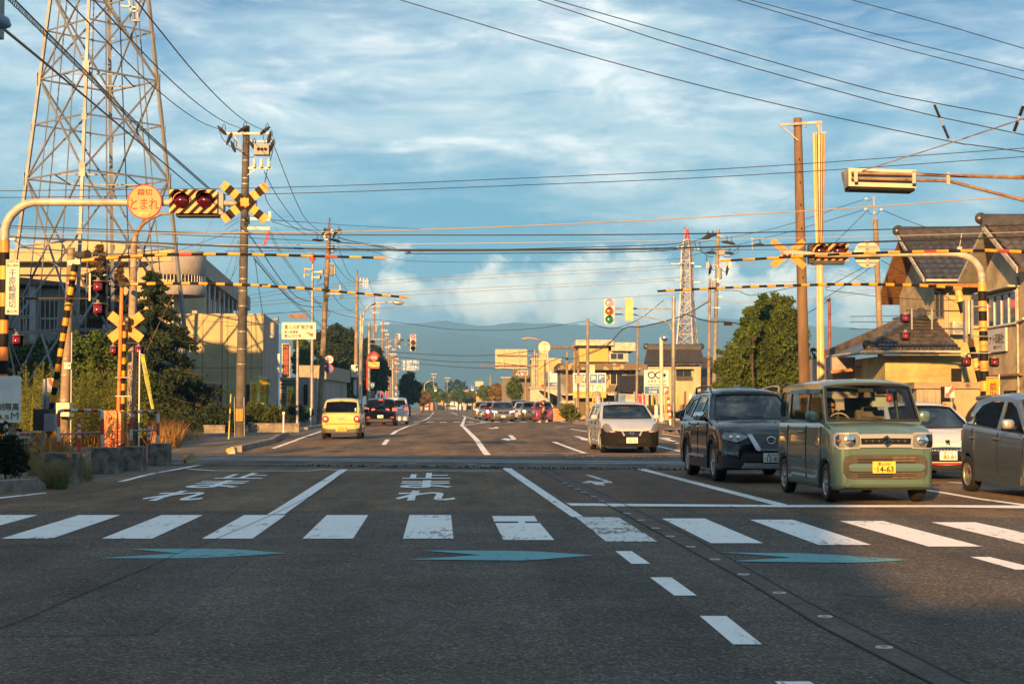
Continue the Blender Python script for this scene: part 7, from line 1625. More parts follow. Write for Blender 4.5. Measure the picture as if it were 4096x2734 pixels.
def blades(label,name,regs,m,h,w,n,c='b',lean=.25,kind='stuff',z=0.,plume=0):
    g=np.random.default_rng(n);b=MB();vs=[];fs=[]
    for(x0,x1,d0,d1,f) in regs:
        k=int(n*f)
        for i in range(k):
            D=d0+(d1-d0)*g.random();x=P(c,x0+(x1-x0)*g.random(),0,D).x;hh=h*(.5+.7*g.random());a=g.random()*6.28;lx,ly=lean*hh*g.normal(),lean*hh*g.normal()*.5;ww=w*(.6+.6*g.random());ca,sa=math.cos(a)*ww,math.sin(a)*ww;z0=gz(D)+z;o=len(vs)
            vs+=[(x-ca,D-sa,z0),(x+ca,D+sa,z0),(x+lx*.4+ca*.7,D+ly*.4+sa*.7,z0+hh*.6),(x+lx*.4-ca*.7,D+ly*.4-sa*.7,z0+hh*.6),(x+lx,D+ly,z0+hh)];fs+=[(o,o+1,o+2,o+3),(o+3,o+2,o+4)]
            if plume:
                for j in range(plume):
                    u=.25+.75*j/plume;px_,pz=x+lx*u*u,z0+hh*u;a2=g.random()*6.28;l=.13*(1.15-u*.6);o=len(vs);vs+=[(px_,D,pz),(px_+l*.5*math.cos(a2)-.012,D+l*.5*math.sin(a2),pz+.04),(px_+l*math.cos(a2),D+l*math.sin(a2),pz+.03),(px_+l*.5*math.cos(a2)+.012,D+l*.5*math.sin(a2),pz+.01)];fs.append((o,o+1,o+2,o+3))
    b.add(vs,fs);return top(b,name,m,label,'grass',kind=kind)
blades('dry straw-coloured grass standing behind the guard arches','dry_grass',[(540,860,51,57,.26),(1030,1280,51,57,.24),(1250,1520,50,60,.2),(420,560,40,48,.1),(180,480,37.5,42,.1)],STRAW,.72,.012,9000,lean=.35)
blades('tall green weeds with feathery stems along the thicket','tall_weeds',[(180,420,44,52,.3),(600,1000,50,57,.35),(1000,1250,50,56,.25),(450,620,46,50,.1)],LFY,2.3,.012,420,lean=.06,plume=46)
blades('low dry grass and weeds at the foot of the concrete blocks','low_weeds',[(380,560,26.5,27.6,.35),(560,780,29,31,.12),(250,420,31,34,.3),(1300,1700,56,64,.23)],leafmat('weed_pale',(.20,.17,.07),.4),.42,.006,2600,lean=.4)
blades('short green weeds growing from the kerb corner','low_weeds',[(470,570,26.2,26.9,.5),(-50,330,26,27.5,.5)],LF,.16,.006,700,lean=.6)
b=MB();g_=np.random.default_rng(4);x=g_.uniform(-5,4.2,420);quads(b,np.stack([x,yn(0)+SLP*x-.05+g_.normal(size=420)*.03,.015+g_.random(420)*.03],1),.06,.3,.4);top(b,'groove_moss',LFD,'dark weeds growing in the groove along the crossing edge','weeds',kind='stuff')
hedge('juniper hedge between the fence and the tall dark pole','b',1690,650,1960,900,70,4500,.17,LFD);hedge('juniper hedge right of the tall dark pole under the yellow banners','b',2055,650,2330,830,72,5000,.15,leafmat('juniper',(.06,.08,.02)))
hedge('dark clipped hedge under the small yellow banner','d',130,1050,290,1240,92,2600,.16,LFD);hedge('green clipped hedge left of the 50 sign pole','d',285,1090,395,1230,94,2000,.15,LF)
tree('wide dark green tree behind the street lamp at left','d',[(560,330,110),(700,250,110),(830,300,110),(620,500,150),(800,520,170),(560,700,120),(740,740,170),(880,700,140),(640,880,140),(820,900,150),(720,200,50),(900,430,90)],185,26000,.62,LFD,(720,0),th=.3)
tree('brighter green tree left of the 50 sign behind the police building','d',[(290,370,80),(340,470,100),(250,520,80),(400,600,90),(430,400,70),(300,640,90),(480,760,80)],175,6000,.42,LF,(330,0),th=.25)
tree('dark tree behind the red hydrant sign','d',[(1060,400,90),(1130,520,110),(1200,600,90),(1050,650,100),(1160,760,110),(1230,850,60),(1020,860,90),(980,560,90),(960,760,120),(1150,420,50),(1230,700,80)],200,16000,.62,LFD,(1110,0),th=.3)
tree('sunlit yellow-green bush beside the street lamp foot','d',[(860,880,60),(900,940,50),(850,800,40),(1040,820,30)],150,1600,.35,LFY,None,'bush','bush',th=0)
ST='street trees along the far road'
tree('dark green round street tree below the blue distance sign','d',[(1530,760,75,1.2),(1490,840,80),(1580,850,80),(1530,920,95),(1500,990,80),(1600,960,60)],215,9000,.5,LFD,(1530,0),group=ST,th=.2)
for i,(x,y,r,D,m,lb) in enumerate(((1690,960,60,300,LFO,'orange-tinged street tree right of the dark round one'),(1760,930,55,330,LF,'green street tree under the left far signal'),(1850,920,60,360,LF,'green street tree right of the left far signal'),(1960,950,50,400,LFY,'yellowish street tree over the far parked cars'),(2090,930,60,400,LF,'green street tree left of the pink roof'),(2190,960,50,410,LF,'small green street tree beneath the pink roof'),(2250,930,40,420,LFO,'small autumn-tinted street tree right of the pink roof'))):
    tree(lb,'d',[(x,y,r),(x-r*.7,y+r*.3,r*.8),(x+r*.7,y+r*.3,r*.8),(x,y+r*.8,r*.8),(x-r*.5,y-r*.4,r*.6)],D,3200,.7,m,(x,0),group=ST,th=.22)
for i,(x,y,r,D,m,lb) in enumerate(((370,1050,60,330,LFY,'yellow-green street tree left of the queue of cars'),(440,1060,60,300,LF,'green street tree above the bronze van'),(530,1050,75,260,LFO,'autumn-coloured street tree above the slate grey SUV'),(600,1060,50,250,LFO,'small autumn street tree behind the red minicar'),(735,1000,90,230,LF,'large green street tree left of the sign gantry'),(250,1110,45,420,LFY,'tiny yellow-green street tree at the end of the road'))):
    tree(lb,'e',[(x,y-r*.3,r*.8),(x-r*.45,y+r*.2,r*.75),(x+r*.45,y+r*.2,r*.75),(x,y+r*.7,r*.8),(x,y-r*.9,r*.4)],D,3600,.6,m,(x,0),group=ST,th=.2)
tree('distant dark wood on the horizon left of the far signals','d',[(1730,850,60),(1780,830,50),(1820,860,50)],620,1200,1.1,LFD,None,'distant_trees','trees',th=0);tree('distant dark wood on the horizon above the pink roof','d',[(2010,830,55),(2090,820,60),(2150,850,50),(1980,870,40)],640,1500,1.1,LFD,None,'distant_trees','trees',th=0)
tree('big rounded pine at right in front of the cumulus, beside the brown pole','g',[(1420,1190,120),(1540,1200,110),(1320,1300,150),(1500,1340,160),(1640,1320,110),(1220,1450,130),(1400,1480,170),(1600,1480,150),(1260,1600,200),(1450,1650,220),(1650,1640,180),(1080,1640,150),(960,1930,170),(1180,1980,210),(1420,1980,230),(1660,1960,190),(1000,1760,170),(1140,1780,220),(1220,1560,190),(1320,1700,210),(1400,1820,240),(1640,1800,180),(1310,1120,50),(1510,1170,60)],78,62000,.22,LFP,(1430,0),asp=.30,th=.22,sub=34)
tree('slender broadleaf growing against the left side of the big pine','g',[(1100,1680,70),(1180,1480,80),(1290,1110,45),(1250,1200,60),(1130,1290,70),(1080,1400,60),(1180,1400,60),(1030,1520,60),(1100,1560,60)],76,7000,.2,LF,(1160,0),th=.03)
tree('clipped garden pine with cloud-like pads left of the big tree','f',[(1510,585,45,.6),(1590,600,40,.6),(1640,600,40,.6),(1540,740,110,.5),(1480,800,60,.5),(1600,780,70,.5),(1560,980,110,.6),(1480,990,60)],92,7500,.2,LFP,(1560,0),asp=.3,th=.12)
tree('dark garden shrubs between the pole bundle and the tiled eaves','h',[(1410,200,60),(1430,300,70),(1380,120,40),(1450,120,30)],84,2500,.14,LFD,None,'bush','bush',th=0)
hedge('weedy bush at the foot of the paint shop board','e',1290,1180,1440,1360,112,2600,.2,LFY);hedge('weeds along the parking lot wall','f',1150,1200,1290,1290,138,900,.2,LF);hedge('weeds left of the cream lamp mast','f',640,1190,800,1330,134,1500,.22,LFY)
tree('small bare weed rising by the grey storage shed','k',[(1490,620,25),(1500,560,18),(1480,680,22)],50,260,.05,LFB,None,'weed','plant',th=0)
# ------------------------------------------------------------------ buildings
Y_WALL=mat('wall_cream',(.42,.35,.16),.85,var=.2,scale=.7,bump=.15,bscale=30);S_WALL=mat('stucco_tan',(.42,.34,.20),.9,var=.2,scale=1.2,bump=.3,bscale=50,col2=(.25,.21,.14));G_WALL=mat('wall_grey',(.28,.27,.26),.85,var=.15,scale=.8);SCH=mat('school_wall',(.38,.33,.20),.85,var=.10,scale=.5)
TILE=mat('roof_tile_dark',(.045,.045,.052),.35,var=.3,scale=4,col2=(.022,.022,.028));TILEB=mat('roof_tile_brown',(.085,.07,.058),.4,var=.35,scale=3,col2=(.035,.03,.028));WOOD=mat('eave_wood',(.30,.15,.05),.7,var=.3,scale=3,stretch=(1,8,1));PLAST=mat('plaster_white',(.42,.41,.36),.8,var=.2)
GLW=mat('window_glass',(.02,.025,.03),.06,var=0,spec=1.);FR=mat('window_frame',(.45,.43,.38),.5,.2,var=.05);FRD=mat('window_frame_dark',(.07,.06,.05),.5,var=.05)
def bld(label,X,Y,cat='building',name='building'):return thing(name,(X,Y,gz(Y)),label,cat)
def wal(t,x0,x1,y0,y1,z0,z1,m,name='wall'):b=MB();b.box((x0,y0,z0),(x1,y1,z1));return b.build(name,m,t)
def pwin(t,c,x0,y0,x1,y1,D,n=2,fr=None,dep=.05):  # window in a wall facing the camera at distance D
    p,q=P(c,x0,y0,D),P(c,x1,y1,D);b=MB();w=.05;D-=.01
    for a in[p.x+(q.x-p.x)*i/n for i in range(n+1)]:b.box((a-w/2,D-dep,q.z),(a+w/2,D,p.z))
    for z in(p.z,q.z):b.box((p.x-w/2,D-dep-.004,z-w/2),(q.x+w/2,D,z+w/2))
    o=b.build('window',fr or FR,t);b=MB();b.box((p.x,D-.012,q.z),(q.x,D,p.z));b.build('pane',GLW,o);return o
def tiles(A,B,C_,D_,nc,nr,m,parent,name='roof',amp=.05):  # tiled slope: A,B eave, C_,D_ ridge (A-D_, B-C_ sides)
    A,B,C_,D_=map(Vector,(A,B,C_,D_));nrm=(B-A).cross(D_-A).normalized();nrm*=(1 if nrm.z>0 else-1);b=MB();k=4;W_=nc*k
    for r in range(nr):
        vs=[]
        for j,(v,h) in enumerate((((r)/nr,.055),((r+1)/nr,.0))):
            for i in range(W_+1):
                u=i/W_;p=A.lerp(B,u).lerp(D_.lerp(C_,u),v);ph=(i%k)/k;vs.append(p+nrm*(h+amp*(.5+.5*math.cos(2*math.pi*ph))))
        b.add(vs+[v-nrm*.06 for v in vs[:W_+1]],[(i,i+1,W_+2+i,W_+1+i) for i in range(W_)]+[(2*W_+2+i,2*W_+3+i,i+1,i) for i in range(W_)])
    b.add([A,B,C_,D_]+[v-nrm*.12 for v in(A,B,C_,D_)],[(3,2,1,0),(4,5,6,7),(0,1,5,4),(1,2,6,5),(2,3,7,6),(3,0,4,7)]);return b.build(name,m,parent)
def ridge(p,q,parent,m=TILE,r=.13,lab=None):
    b=MB();p,q=Vector(p),Vector(q);b.tube([p+Vector((0,0,r*1.2)),q+Vector((0,0,r*1.2))],r*.8,10);b.bar(p+Vector((0,0,.02)),q+Vector((0,0,.02)),r*1.6,r*1.8)
    for e in(p,q):b.lathe(e+Vector((0,0,r)),[(0,-.03),(r*1.3,-.02),(r*1.3,.02),(0,.03)],'y',12)
    return b.build('ridge',m,parent)
# school
D=110.;t=bld('cream three-storey school block with rounded balcony corner behind the lattice tower',-34,D);x0,x1=P('a',-500,0,D).x,P('a',1462,0,D).x;zt=P('a',0,738,D).z;ze=P('a',0,838,D).z
wal(t,x0,x1,D,D+12,gz(D),ze-.004,SCH);wal(t,x0,x1+.1,D-1.2,D+12.2,ze,zt,SCH,'parapet');p,q=P('a',280,655,D+4),P('a',1047,740,D+4);wal(t,p.x,q.x,D+4,D+11,zt+.004,p.z,SCH,'penthouse')
zw=P('a',0,1030,D).z;b=MB()
for zz in(zt-.7,P('a',0,1110,D).z):
    for h in((0,.7),):b.lathe((x1-.1,D+1.0,zz-(1.05 if zz>10 else 0)),[(0,0),(2.12,0),(2.15,.02),(2.15,1.72 if zz>10 else .70),(2.12,1.74 if zz>10 else .72),(0,1.74 if zz>10 else .72)],'z',30)
b.build('round_balcony',G_WALL,t);b=MB()
for i in range(26):a=-math.pi*.6+i*math.pi/26;b.tube([(x1-.1+2.1*math.cos(a),D+1+2.1*math.sin(a),P('a',0,1110,D).z+.6),(x1-.1+2.1*math.cos(a),D+1+2.1*math.sin(a),P('a',0,1110,D).z+1.7)],.03,4)
b.build('railing',M_WHITE,t)
WX=lambda y:x1+1.1-(y-D)*.088
def wing(y0,y1,off,z0,z1,name,m,dep=14):b=MB();b.poly([(WX(y0)+off,y0,z0),(WX(y1)+off,y1,z0),(WX(y1)-dep,y1,z0),(WX(y0)-dep,y0,z0)],(),(0,0,1),z1-z0);return b.build(name,m,t)
wing(D+2,D+47,-1.1,0,zt-1.3,'wing_wall',G_WALL);wing(D+1.5,D+48,.5,zt-1.3+.004,zt,'wing_parapet',G_WALL)
for z in(zt-5.1,zt-8.9):wing(D+2,D+47,.35,z-.25,z,'balcony_slab',G_WALL,1.6);wing(D+2.2,D+47,.30,z+.004,z+1.1,'balcony_front',mat('balcony_grey',(.33,.33,.33),.8,var=.1),.06)
for k in range(11):
    y=D+5+k*4;b=MB();xx=WX(y)-1.1+.01
    for z0 in(zt-4.1,zt-7.9):
        b.box((xx,y-1.4,z0),(xx+.05,y+1.4,z0+2.3))
    o=b.build('window',GLW,t);b=MB()
    for z0 in(zt-4.1,zt-7.9):
        for dy in(-1.4,-.5,.5,1.4):b.box((xx+.052,y+dy-.06,z0),(xx+.12,y+dy+.06,z0+2.3))
    b.build('window_frame',M_WHITE,o);b=MB();b.box((WX(y+2)+.2,y+1.9,zt-8.9),(WX(y+2)+.3,y+2.05,zt-1.3));b.build('post',M_WHITE,t)
# gym
D=92.;t=bld('low grey gymnasium with tall windows left of the lattice tower',-34,D,'gymnasium');p,q=P('a',-400,975,D),P('a',560,1012,D);wal(t,p.x,q.x,D,D+14,gz(D),q.z-.3,G_WALL);b=MB();b.poly([P('a',-400,950,D-.8),P('a',170,958,D-.8),P('a',575,1005,D-.8),P('a',575,1030,D-.8),P('a',-400,1000,D-.8)],(),(0,1,0),15);b.build('roof',mat('gym_roof',(.12,.08,.07),.6,var=.1),t)
for x0,x1,y0,y1 in((170,280,1120,1280),(340,495,1150,1300),(170,280,1300,1420),(340,495,1310,1420),(-150,20,1110,1280)):pwin(t,'a',x0,y0,x1,y1,D,4,FR)
wal(t,P('a',283,0,D).x,P('a',335,0,D).x,D-.5,D-.004,gz(D),P('a',0,1020,D).z,mat('pier_grey',(.36,.36,.37),.8),'pier')
# cream police block
D=95.;t=bld('cream boxy police building behind the tall dark pole',-17,D,'police station');a,b_=P('a',1470,1262,D),P('a',2203,1272,D);z=a.z;X1=b_.x;zo=P('b',0,495,D).z
b=MB();Xo=[P('b',v,0,D).x for v in(1712,1862,2050,2185)];b.poly([(a.x,D,gz(D)),(Xo[0],D,gz(D)),(Xo[0],D,zo),(Xo[1],D,zo),(Xo[1],D,gz(D)),(Xo[2],D,gz(D)),(Xo[2],D,zo),(Xo[3],D,zo),(Xo[3],D,gz(D)),(X1,D,gz(D)),(X1,D,z),(a.x,D,z)],(),(0,1,0),.3)
b.build('front_wall',mat('panel_cream',(.37,.32,.18),.85,var=.16,scale=.9,col2=(.31,.28,.17)),t);b=MB();b.poly([(X1-.004,D+.304,0),(X1-1.0,D+13,0),(X1-1.0,D+13,z),(X1-.004,D+.304,z)],(),(-1,0,0),.3);b.box((a.x,D+.31,z-.25),(X1-1.3,D+12.5,z-.02));b.box((a.x,D+4,0),(X1-1.4,D+4.1,z-.3));b.build('side_wall',G_WALL,t)
b=MB()
for v in(1708,1872,1915,2112):x=P('a',v,0,D).x;b.box((x-.02,D-.006,gz(D)),(x+.02,D-.001,z-.1))
for y in(357,):zz=P('b',0,y,D).z;b.box((a.x,D-.007,zz-.02),(X1,D-.002,zz+.02))
b.build('panel_joint',mat('joint_brown',(.18,.12,.06),.9),t)
o=bx('b',1898,603,1928,650,D-.02,.02).build('notice',mat('notice_blue',(.05,.22,.45),.5,var=0),t)
D=112.;t=bld('low grey annex with pipes and a louvred side behind the LED board',-15,D);a,b_=P('d',60,0,D),P('d',478,600,124);wal(t,a.x,b_.x+.9,D,D+26,0,P('d',0,735,D).z,G_WALL);wal(t,P('d',265,0,D+9).x,b_.x+1.1,D+9,D+27,P('d',0,735,D).z+.004,P('d',0,600,D+9).z,mat('annex_wall',(.30,.27,.22),.85,var=.15),'upper_wall')
for i,y in enumerate((770,810,850,925,955,985,1015)):bx('d',60,y,235,y+9,D-.1,.16).build('louvre',FRD,t)
for x in(440,470):b=MB();b.tube([P('d',x,740,D-.1),P('d',x-5,1200,D-.1)],.06,6);b.build('downpipe',G_WALL,t)
for x0,x1 in((330,370),(415,440)):bx('d',x0,820,x1,1050,D-.06,.1).build('doorway',M_DARK,t)
b=MB();a=P('b',1305,485,80);q=P('b',1712,900,80);b.box((a.x,80,gz(80)),(q.x,84,a.z));t=top(b,'storage_container',mat('container_brown',(.10,.045,.035),.7,var=.2),'dark brown storage container behind the chain-link fence','container');BASE[t.name]=Vector(t.location);b=MB()
for i in range(26):x=a.x+(q.x-a.x)*(i+.5)/26;b.box((x-.03,79.95,gz(80)+.1),(x+.03,79.999,a.z-.1))
b.build('ribs',mat('container_brown',(0,0,0)),t)
# chain-link fence
D=76.;t=thing('chain_link_fence',P('b',1500,910,D),'dark green chain-link fence on a low wall at the tower foot','fence');p,q=P('b',1300,632,D),P('b',1700,905,D);b=MB()
for v in(1302,1435,1565,1630,1698):x=P('b',v,0,D).x;b.tube([(x,D,gz(D)),(x,D,p.z)],.035,6)
for z in(p.z,q.z):b.bar((p.x,D,z),(q.x,D,z),.04)
b.build('frame',mat('fence_green',(.03,.07,.055),.6),t);b=MB();n=34;h=p.z-q.z;w=q.x-p.x
for i in range(-8,n):
    for s_ in(1,-1):
        x=p.x+w*i/n;a_,c_=(x,q.z),(x+h,p.z)
        if s_<0:a_,c_=(x+h,q.z),(x,p.z)
        if max(a_[0],c_[0])<p.x or min(a_[0],c_[0])>q.x:continue
        def cp(u,v_):
            f0=lambda X_:(X_-u[0])/(v_[0]-u[0]);lo,hi=sorted((f0(p.x),f0(q.x)));lo,hi=max(0,lo),min(1,hi);return lo,hi
        lo,hi=cp(a_,c_)
        if hi-lo>.05:P0=Vector((a_[0],D,a_[1]));P1=Vector((c_[0],D,c_[1]));b.bar(P0.lerp(P1,lo),P0.lerp(P1,hi),.010)
b.build('mesh',mat('fence_wire',(.06,.10,.09),.5,.3,var=0),t);wal(t,p.x,q.x,D-.1,D+.1,0,q.z-.03,M_KERB,'low_wall')
for x0,x1,y0,y1,D,lb in((2075,2500,830,885,71.5,'low planter wall under the juniper right of the tall dark pole'),(1705,1880,845,930,69.5,'low planter wall left of the tall dark pole')):
    p,q=P('b',x0,y0,D),P('b',x1,y1,D);b=MB();b.box((p.x,D,gz(D)-.05),(q.x,D+.15,p.z));b.box((p.x-.03,D-.03,p.z+.002),(q.x+.03,D+.18,p.z+.06));top(b,'planter_wall',M_KERB,lb,'wall')
# ------------------------------------------------------------------ right-hand houses
def pr(t,pts,m,dv,th,name):b=MB();b.poly(pts,(),dv,th);return b.build(name,m,t)
t=bld('two-storey house with a tiled gable roof and wooden soffit at right',20,66,'house','house');X0,X1=18.,26.
pr(t,[(X0,66,0),(X0,72.5,0),(X0,72.5,6.5),(X0,69.2,8.35),(X0,66,6.55)],S_WALL,(1,0,0),.3,'gable_wall');wal(t,X0+.304,X1,66,66.3,0,6.5,Y_WALL,'front_wall')
tiles((17.2,64.9,6.67),(X1,64.9,6.67),(X1,69.2,8.9),(17.2,69.2,8.9),24,9,TILE,t);pr(t,[(17.2,69.25,8.86),(17.2,73.7,6.25),(X1,73.7,6.25),(X1,69.25,8.86)],WOOD,(0,0,-1),.1,'far_roof');pr(t,[(17.22,65.0,6.56),(17.22,69.2,8.74),(18,69.2,8.74),(18,65.0,6.56)],WOOD,(0,0,-1),.05,'soffit');wal(t,17.3,X1,65.05,65.2,6.33,6.52,WOOD,'fascia')
ridge((17.15,69.2,8.95),(X1,69.2,8.95),t,TILE,.2);b=MB();b.tube([(17.2,64.85,6.6),(X1,64.85,6.6)],.06,8);b.build('gutter',PLAST,t)
pr(t,[(17.15,64.9,6.55),(17.15,69.2,8.78),(17.15,69.2,8.95),(17.15,64.9,6.72)],PLAST,(-1,0,0),.06,'barge_board')
pwin(t,'j',1062,20,1172,380,66,2,FRD);pwin(t,'j',1518,55,1610,465,66,1,FRD);o=bx('j',1268,432,1420,588,65.6,.5).build('air_conditioner',PLAST,t);b=MB();b.lathe(P('j',1362,508,65.33),[(.22,0),(.2,-.01),(0,-.01)],'y',20);b.build('fan_grille',M_GREY,o)
b=MB();b.tube([P('j',x,y,65.8) for x,y in((1290,5),(1225,70),(1222,590))],.05,8);b.build('downpipe',G_WALL,t);pr(t,[(17.99,71.6,5.2),(17.99,70.9,5.2),(17.99,70.9,4.0),(17.99,71.6,4.0)],GLW,(-1,0,0),.03,'side_window');wal(t,17.5,18,70.6,71.9,5.35,5.42,TILE,'window_canopy')
t=bld('low yellow-walled house with a brown hipped tile roof before the gable house',14,58,'house','house');D=58.;xl,xr=P('j',432,0,D).x,P('j',1660,0,D).x;z=P('j',0,850,D).z
wal(t,xl,xr,D,D+5,0,z,Y_WALL);wal(t,P('h',1480,0,64).x,xl-.004,63,68,0,z+.1,G_WALL,'side_wall');A,B,C_=P('j',165,800,57),P('j',1388,795,57),P('j',1005,360,61);tiles(A,B,C_,C_+Vector((-.35,0,0)),22,10,TILEB,t,amp=.06)
L=P('j',-300,868,66);pr(t,[A,C_-Vector((.35,0,.02)),L],TILEB,(0,.1,-1),.1,'side_roof');ridge(C_-Vector((.3,0,0)),A+Vector((.15,0,.1)),t,TILEB,.14);ridge(C_-Vector((.3,-.2,-.05)),L,t,TILEB,.14)
b=MB();b.tube([A+Vector((0,-.05,-.03)),B+Vector((0,-.05,-.03))],.06,8);b.tube([A+Vector((0,-.05,-.03)),L],.05,8);b.build('gutter',PLAST,t);wal(t,A.x+.1,B.x-.2,57.2,57.3,z+.08,z+.22,WOOD,'fascia');pr(t,[P('j',x,y,60.4) for x,y in((970,352),(1010,340),(1230,640),(1305,640),(1300,672),(1195,672))],mat('flashing_green',(.12,.24,.15),.5),(0,1,0),.05,'flashing')
b=MB();w0,w1=P('j',1268,1012,D),P('j',1472,1178,D);b.box((w0.x,D-.012,w1.z),(w1.x,D-.004,w0.z));o=b.build('window',M_DARK,t);bx('j',1400,1015,1470,1178,D-.03,.03).build('shutter',S_WALL,o)
for x0,x1 in((165,250),):pwin(t,'j',x0,1020,x1,1120,63,2,FRD)
pr(t,[P('j',90,985,62),P('j',315,940,62),P('j',318,960,62),P('j',90,1005,62)],WOOD,(0,1,0),.8,'canopy');pr(t,[P('h',1510,275,62),P('h',1720,250,62),P('h',1720,275,62),P('h',1520,300,62)],WOOD,(0,1,0),.8,'porch_roof')
b=MB()
for i in range(17):b.lathe(A.lerp(B,(i+.5)/17)+Vector((0,-.06,.07)),[(0,-.03),(.07,0),(0,.02)],'y',8)
b.build('eave_tiles',TILEB,t)
t=bld('weathered stucco print shop with a name board, cut off by the right edge',18,52,'shop','shop');X0=16.5
pr(t,[(X0,45,0),(X0,54.8,0),(X0,54.8,5.8),(X0,52.8,7.0),(X0,50.2,5.8),(X0,45,5.8)],S_WALL,(1,0,0),.3,'side_wall');tiles((16.05,49.4,5.75),(22,49.4,5.75),(22,53,7.55),(16.05,53,7.55),20,8,TILEB,t,amp=.06);pr(t,[(16.05,53.05,7.5),(16.05,56.2,5.95),(22,56.2,5.95),(22,53.05,7.5)],PLAST,(0,0,-1),.15,'far_roof')
ridge((15.95,53,7.6),(22,53,7.6),t,TILE,.16);pr(t,[(16.02,49.4,5.6),(16.02,53,7.38),(16.02,53,7.56),(16.02,49.4,5.78)],PLAST,(-1,0,0),.05,'barge_board')
def swin(y0,y1,z0,z1,n):
    b=MB()
    for i in range(n+1):y=y0+(y1-y0)*i/n;b.box((X0-.06,y-.03,z0),(X0,y+.03,z1))
    for z in(z0,z1):b.box((X0-.08,min(y0,y1)-.03,z-.03),(X0-.001,max(y0,y1)+.03,z+.03))
    o=b.build('window',M_WHITE,t);b=MB();b.box((X0-.02,min(y0,y1),z0),(X0-.004,max(y0,y1),z1));b.build('pane',GLW,o)
swin(54.1,51.0,4.1,5.15,4);wal(t,X0-.4,X0-.001,50.7,54.4,5.26,5.32,PLAST,'window_canopy');wal(t,X0-.12,X0-.001,50.5,54.6,2.38,2.45,WOOD,'trim');wal(t,X0-.03,X0-.002,51.2,52.4,.2,1.9,M_DARK,'doorway')
b=MB();b.tube([(X0-.06,50.8,5.6),(X0-.06,50.8,0)],.04,6);b.tube([(X0-.06,50.2,4.2),(X0-.08,50.8,4.1)],.05,6);b.build('downpipe',PLAST,t)
t=thing('shop_sign',(X0-.1,53,3.2),'white board with black lettering and a phone number on the stucco shop','sign');b=MB();b.box((X0-.1,51.95,3.22),(X0-.03,54.2,4.0));pl=b.build('panel',mat('sign_grey_white',(.45,.46,.48),.5,var=.06),t);ip=mat('ink_print',(.02,.02,.02),.5);text('ミナト印刷社',pl,ip,(X0-.11,53.05,3.66),1.9,.36,(0,-1,0),bold=.02);text('電話 37-5777 番',pl,ip,(X0-.11,52.75,3.38),.95,.12,(0,-1,0),bold=.012)
def flag(label,c,pts,D,m,s=None,tm=None,pole=None,flip=False,group=None,sk=.03):
    q=[P(c,x,y,D) for x,y in pts];t=thing('banner',q[-1],label,'banner',group);b=MB();a,b_,c_,d=q;b.grid(lambda u,v:a.lerp(b_,u).lerp(d.lerp(c_,u),v)+Vector((0,sk*math.sin(v*9+u*4),0)),5,12);cl=b.build('cloth',m,t)
    if s:m0=(a+b_+c_+d)/4;text(s,cl,tm,m0+Vector((0,-sk-.02,0)),(b_-a).length*.55,(d-a).length*.8,((b_-a).normalized()),((a-d).normalized()),bold=.015,vertical=True,flip=flip)
    b=MB();x=a if pole!='r' else b_;b.tube([(x.x,D,gz(D)),(x.x,D,max(a.z,b_.z)+.12)],.02,6);b.tube([a+Vector((0,0,.03)),b_+Vector((0,0,.03))],.012,5);b.build('pole',M_WHITE,t);return t
BY=mat('banner_yellow',(.62,.38,.03),.8,trans=.3);BG=mat('banner_lime',(.50,.52,.04),.8,trans=.3);BR=mat('banner_red_ink',(.6,.05,.03),.8);BGR=mat('banner_green',(.10,.32,.08),.8,trans=.3);BBL=mat('banner_blue',(.12,.22,.42),.8,trans=.2);BPK=mat('banner_red',(.45,.05,.10),.8,trans=.2)
flag('yellow banner with reversed dark lettering by the right striped mast','j',[(1708,1135),(1872,1138),(1872,1660),(1708,1660)],48.2,BY,'踏切注意',mat('ink_brown2',(.16,.05,.02),.7),'r',True)
flag('tall thin yellow banner leaning beside the smaller guard arch','b',[(1168,248),(1210,262),(1290,700),(1262,700)],41,BG,'踏切注意',M_GREY)
for x,w,y0,y1,m,lb in((2093,75,472,648,BG,'lime banner with red writing, left of three by the tall dark pole'),(2168,66,440,662,BG,'lime banner with red writing, middle of three by the tall dark pole'),(2222,38,445,665,BGR,'green banner, right of three by the tall dark pole')):flag(lb,'b',[(x,y0),(x+w,y0+4),(x+w-14,y1),(x-6,y1-5)],84,m,'交通安全',BR)
flag('small lime banner before the grey annex','d',[(138,852),(214,850),(170,1040),(124,1052)],95,BG,'交番',BR)
for i,(x,m) in enumerate(((1085,BGR),(1118,BPK),(1170,BBL),(1205,BPK),(1262,BPK))):flag('colourful shop banner behind the black SUV, number %s from the left'%('one','two','three','four','five')[i],'d',[(x,898),(x+26,900),(x+26,985),(x,985)],186,m)
for i,(x,y0,w,y1,m) in enumerate(((530,1055,26,1190,BBL),(575,1080,40,1210,BPK),(632,1070,24,1290,BPK),(728,1080,20,1290,BY),(878,1080,18,1290,BY),(1010,1072,26,1240,BY),(1165,1068,24,1190,M_WHITE),(360,1070,75,1160,BBL))):flag('%s banner by the glasses shop'%('faded blue first','red slanted','tall dark red','yellow and blue one left of the lamp mast','yellow one right of the lamp mast','yellow one by the grey signal pole','white rightmost','blue triangular portrait')[i],'f',[(x,y0),(x+w,y0+3),(x+w+(12 if i<6 else 0),y1),(x+(12 if i<6 else 0),y1)],137,m)
D=49.5;b=MB();p,q=P('k',958,205,D),P('k',1610,270,D);b.box((p.x-.1,D-.1,q.z),(q.x,D+2,p.z));t=bld('tan storage shed with a flat lid behind the arrow post',p.x,D,'shed','shed');b.build('roof',mat('shed_roof',(.26,.20,.14),.6),t);wal(t,p.x,q.x,D,D+1.9,0,q.z-.004,mat('shed_tan',(.34,.27,.18),.6,var=.08));b=MB()
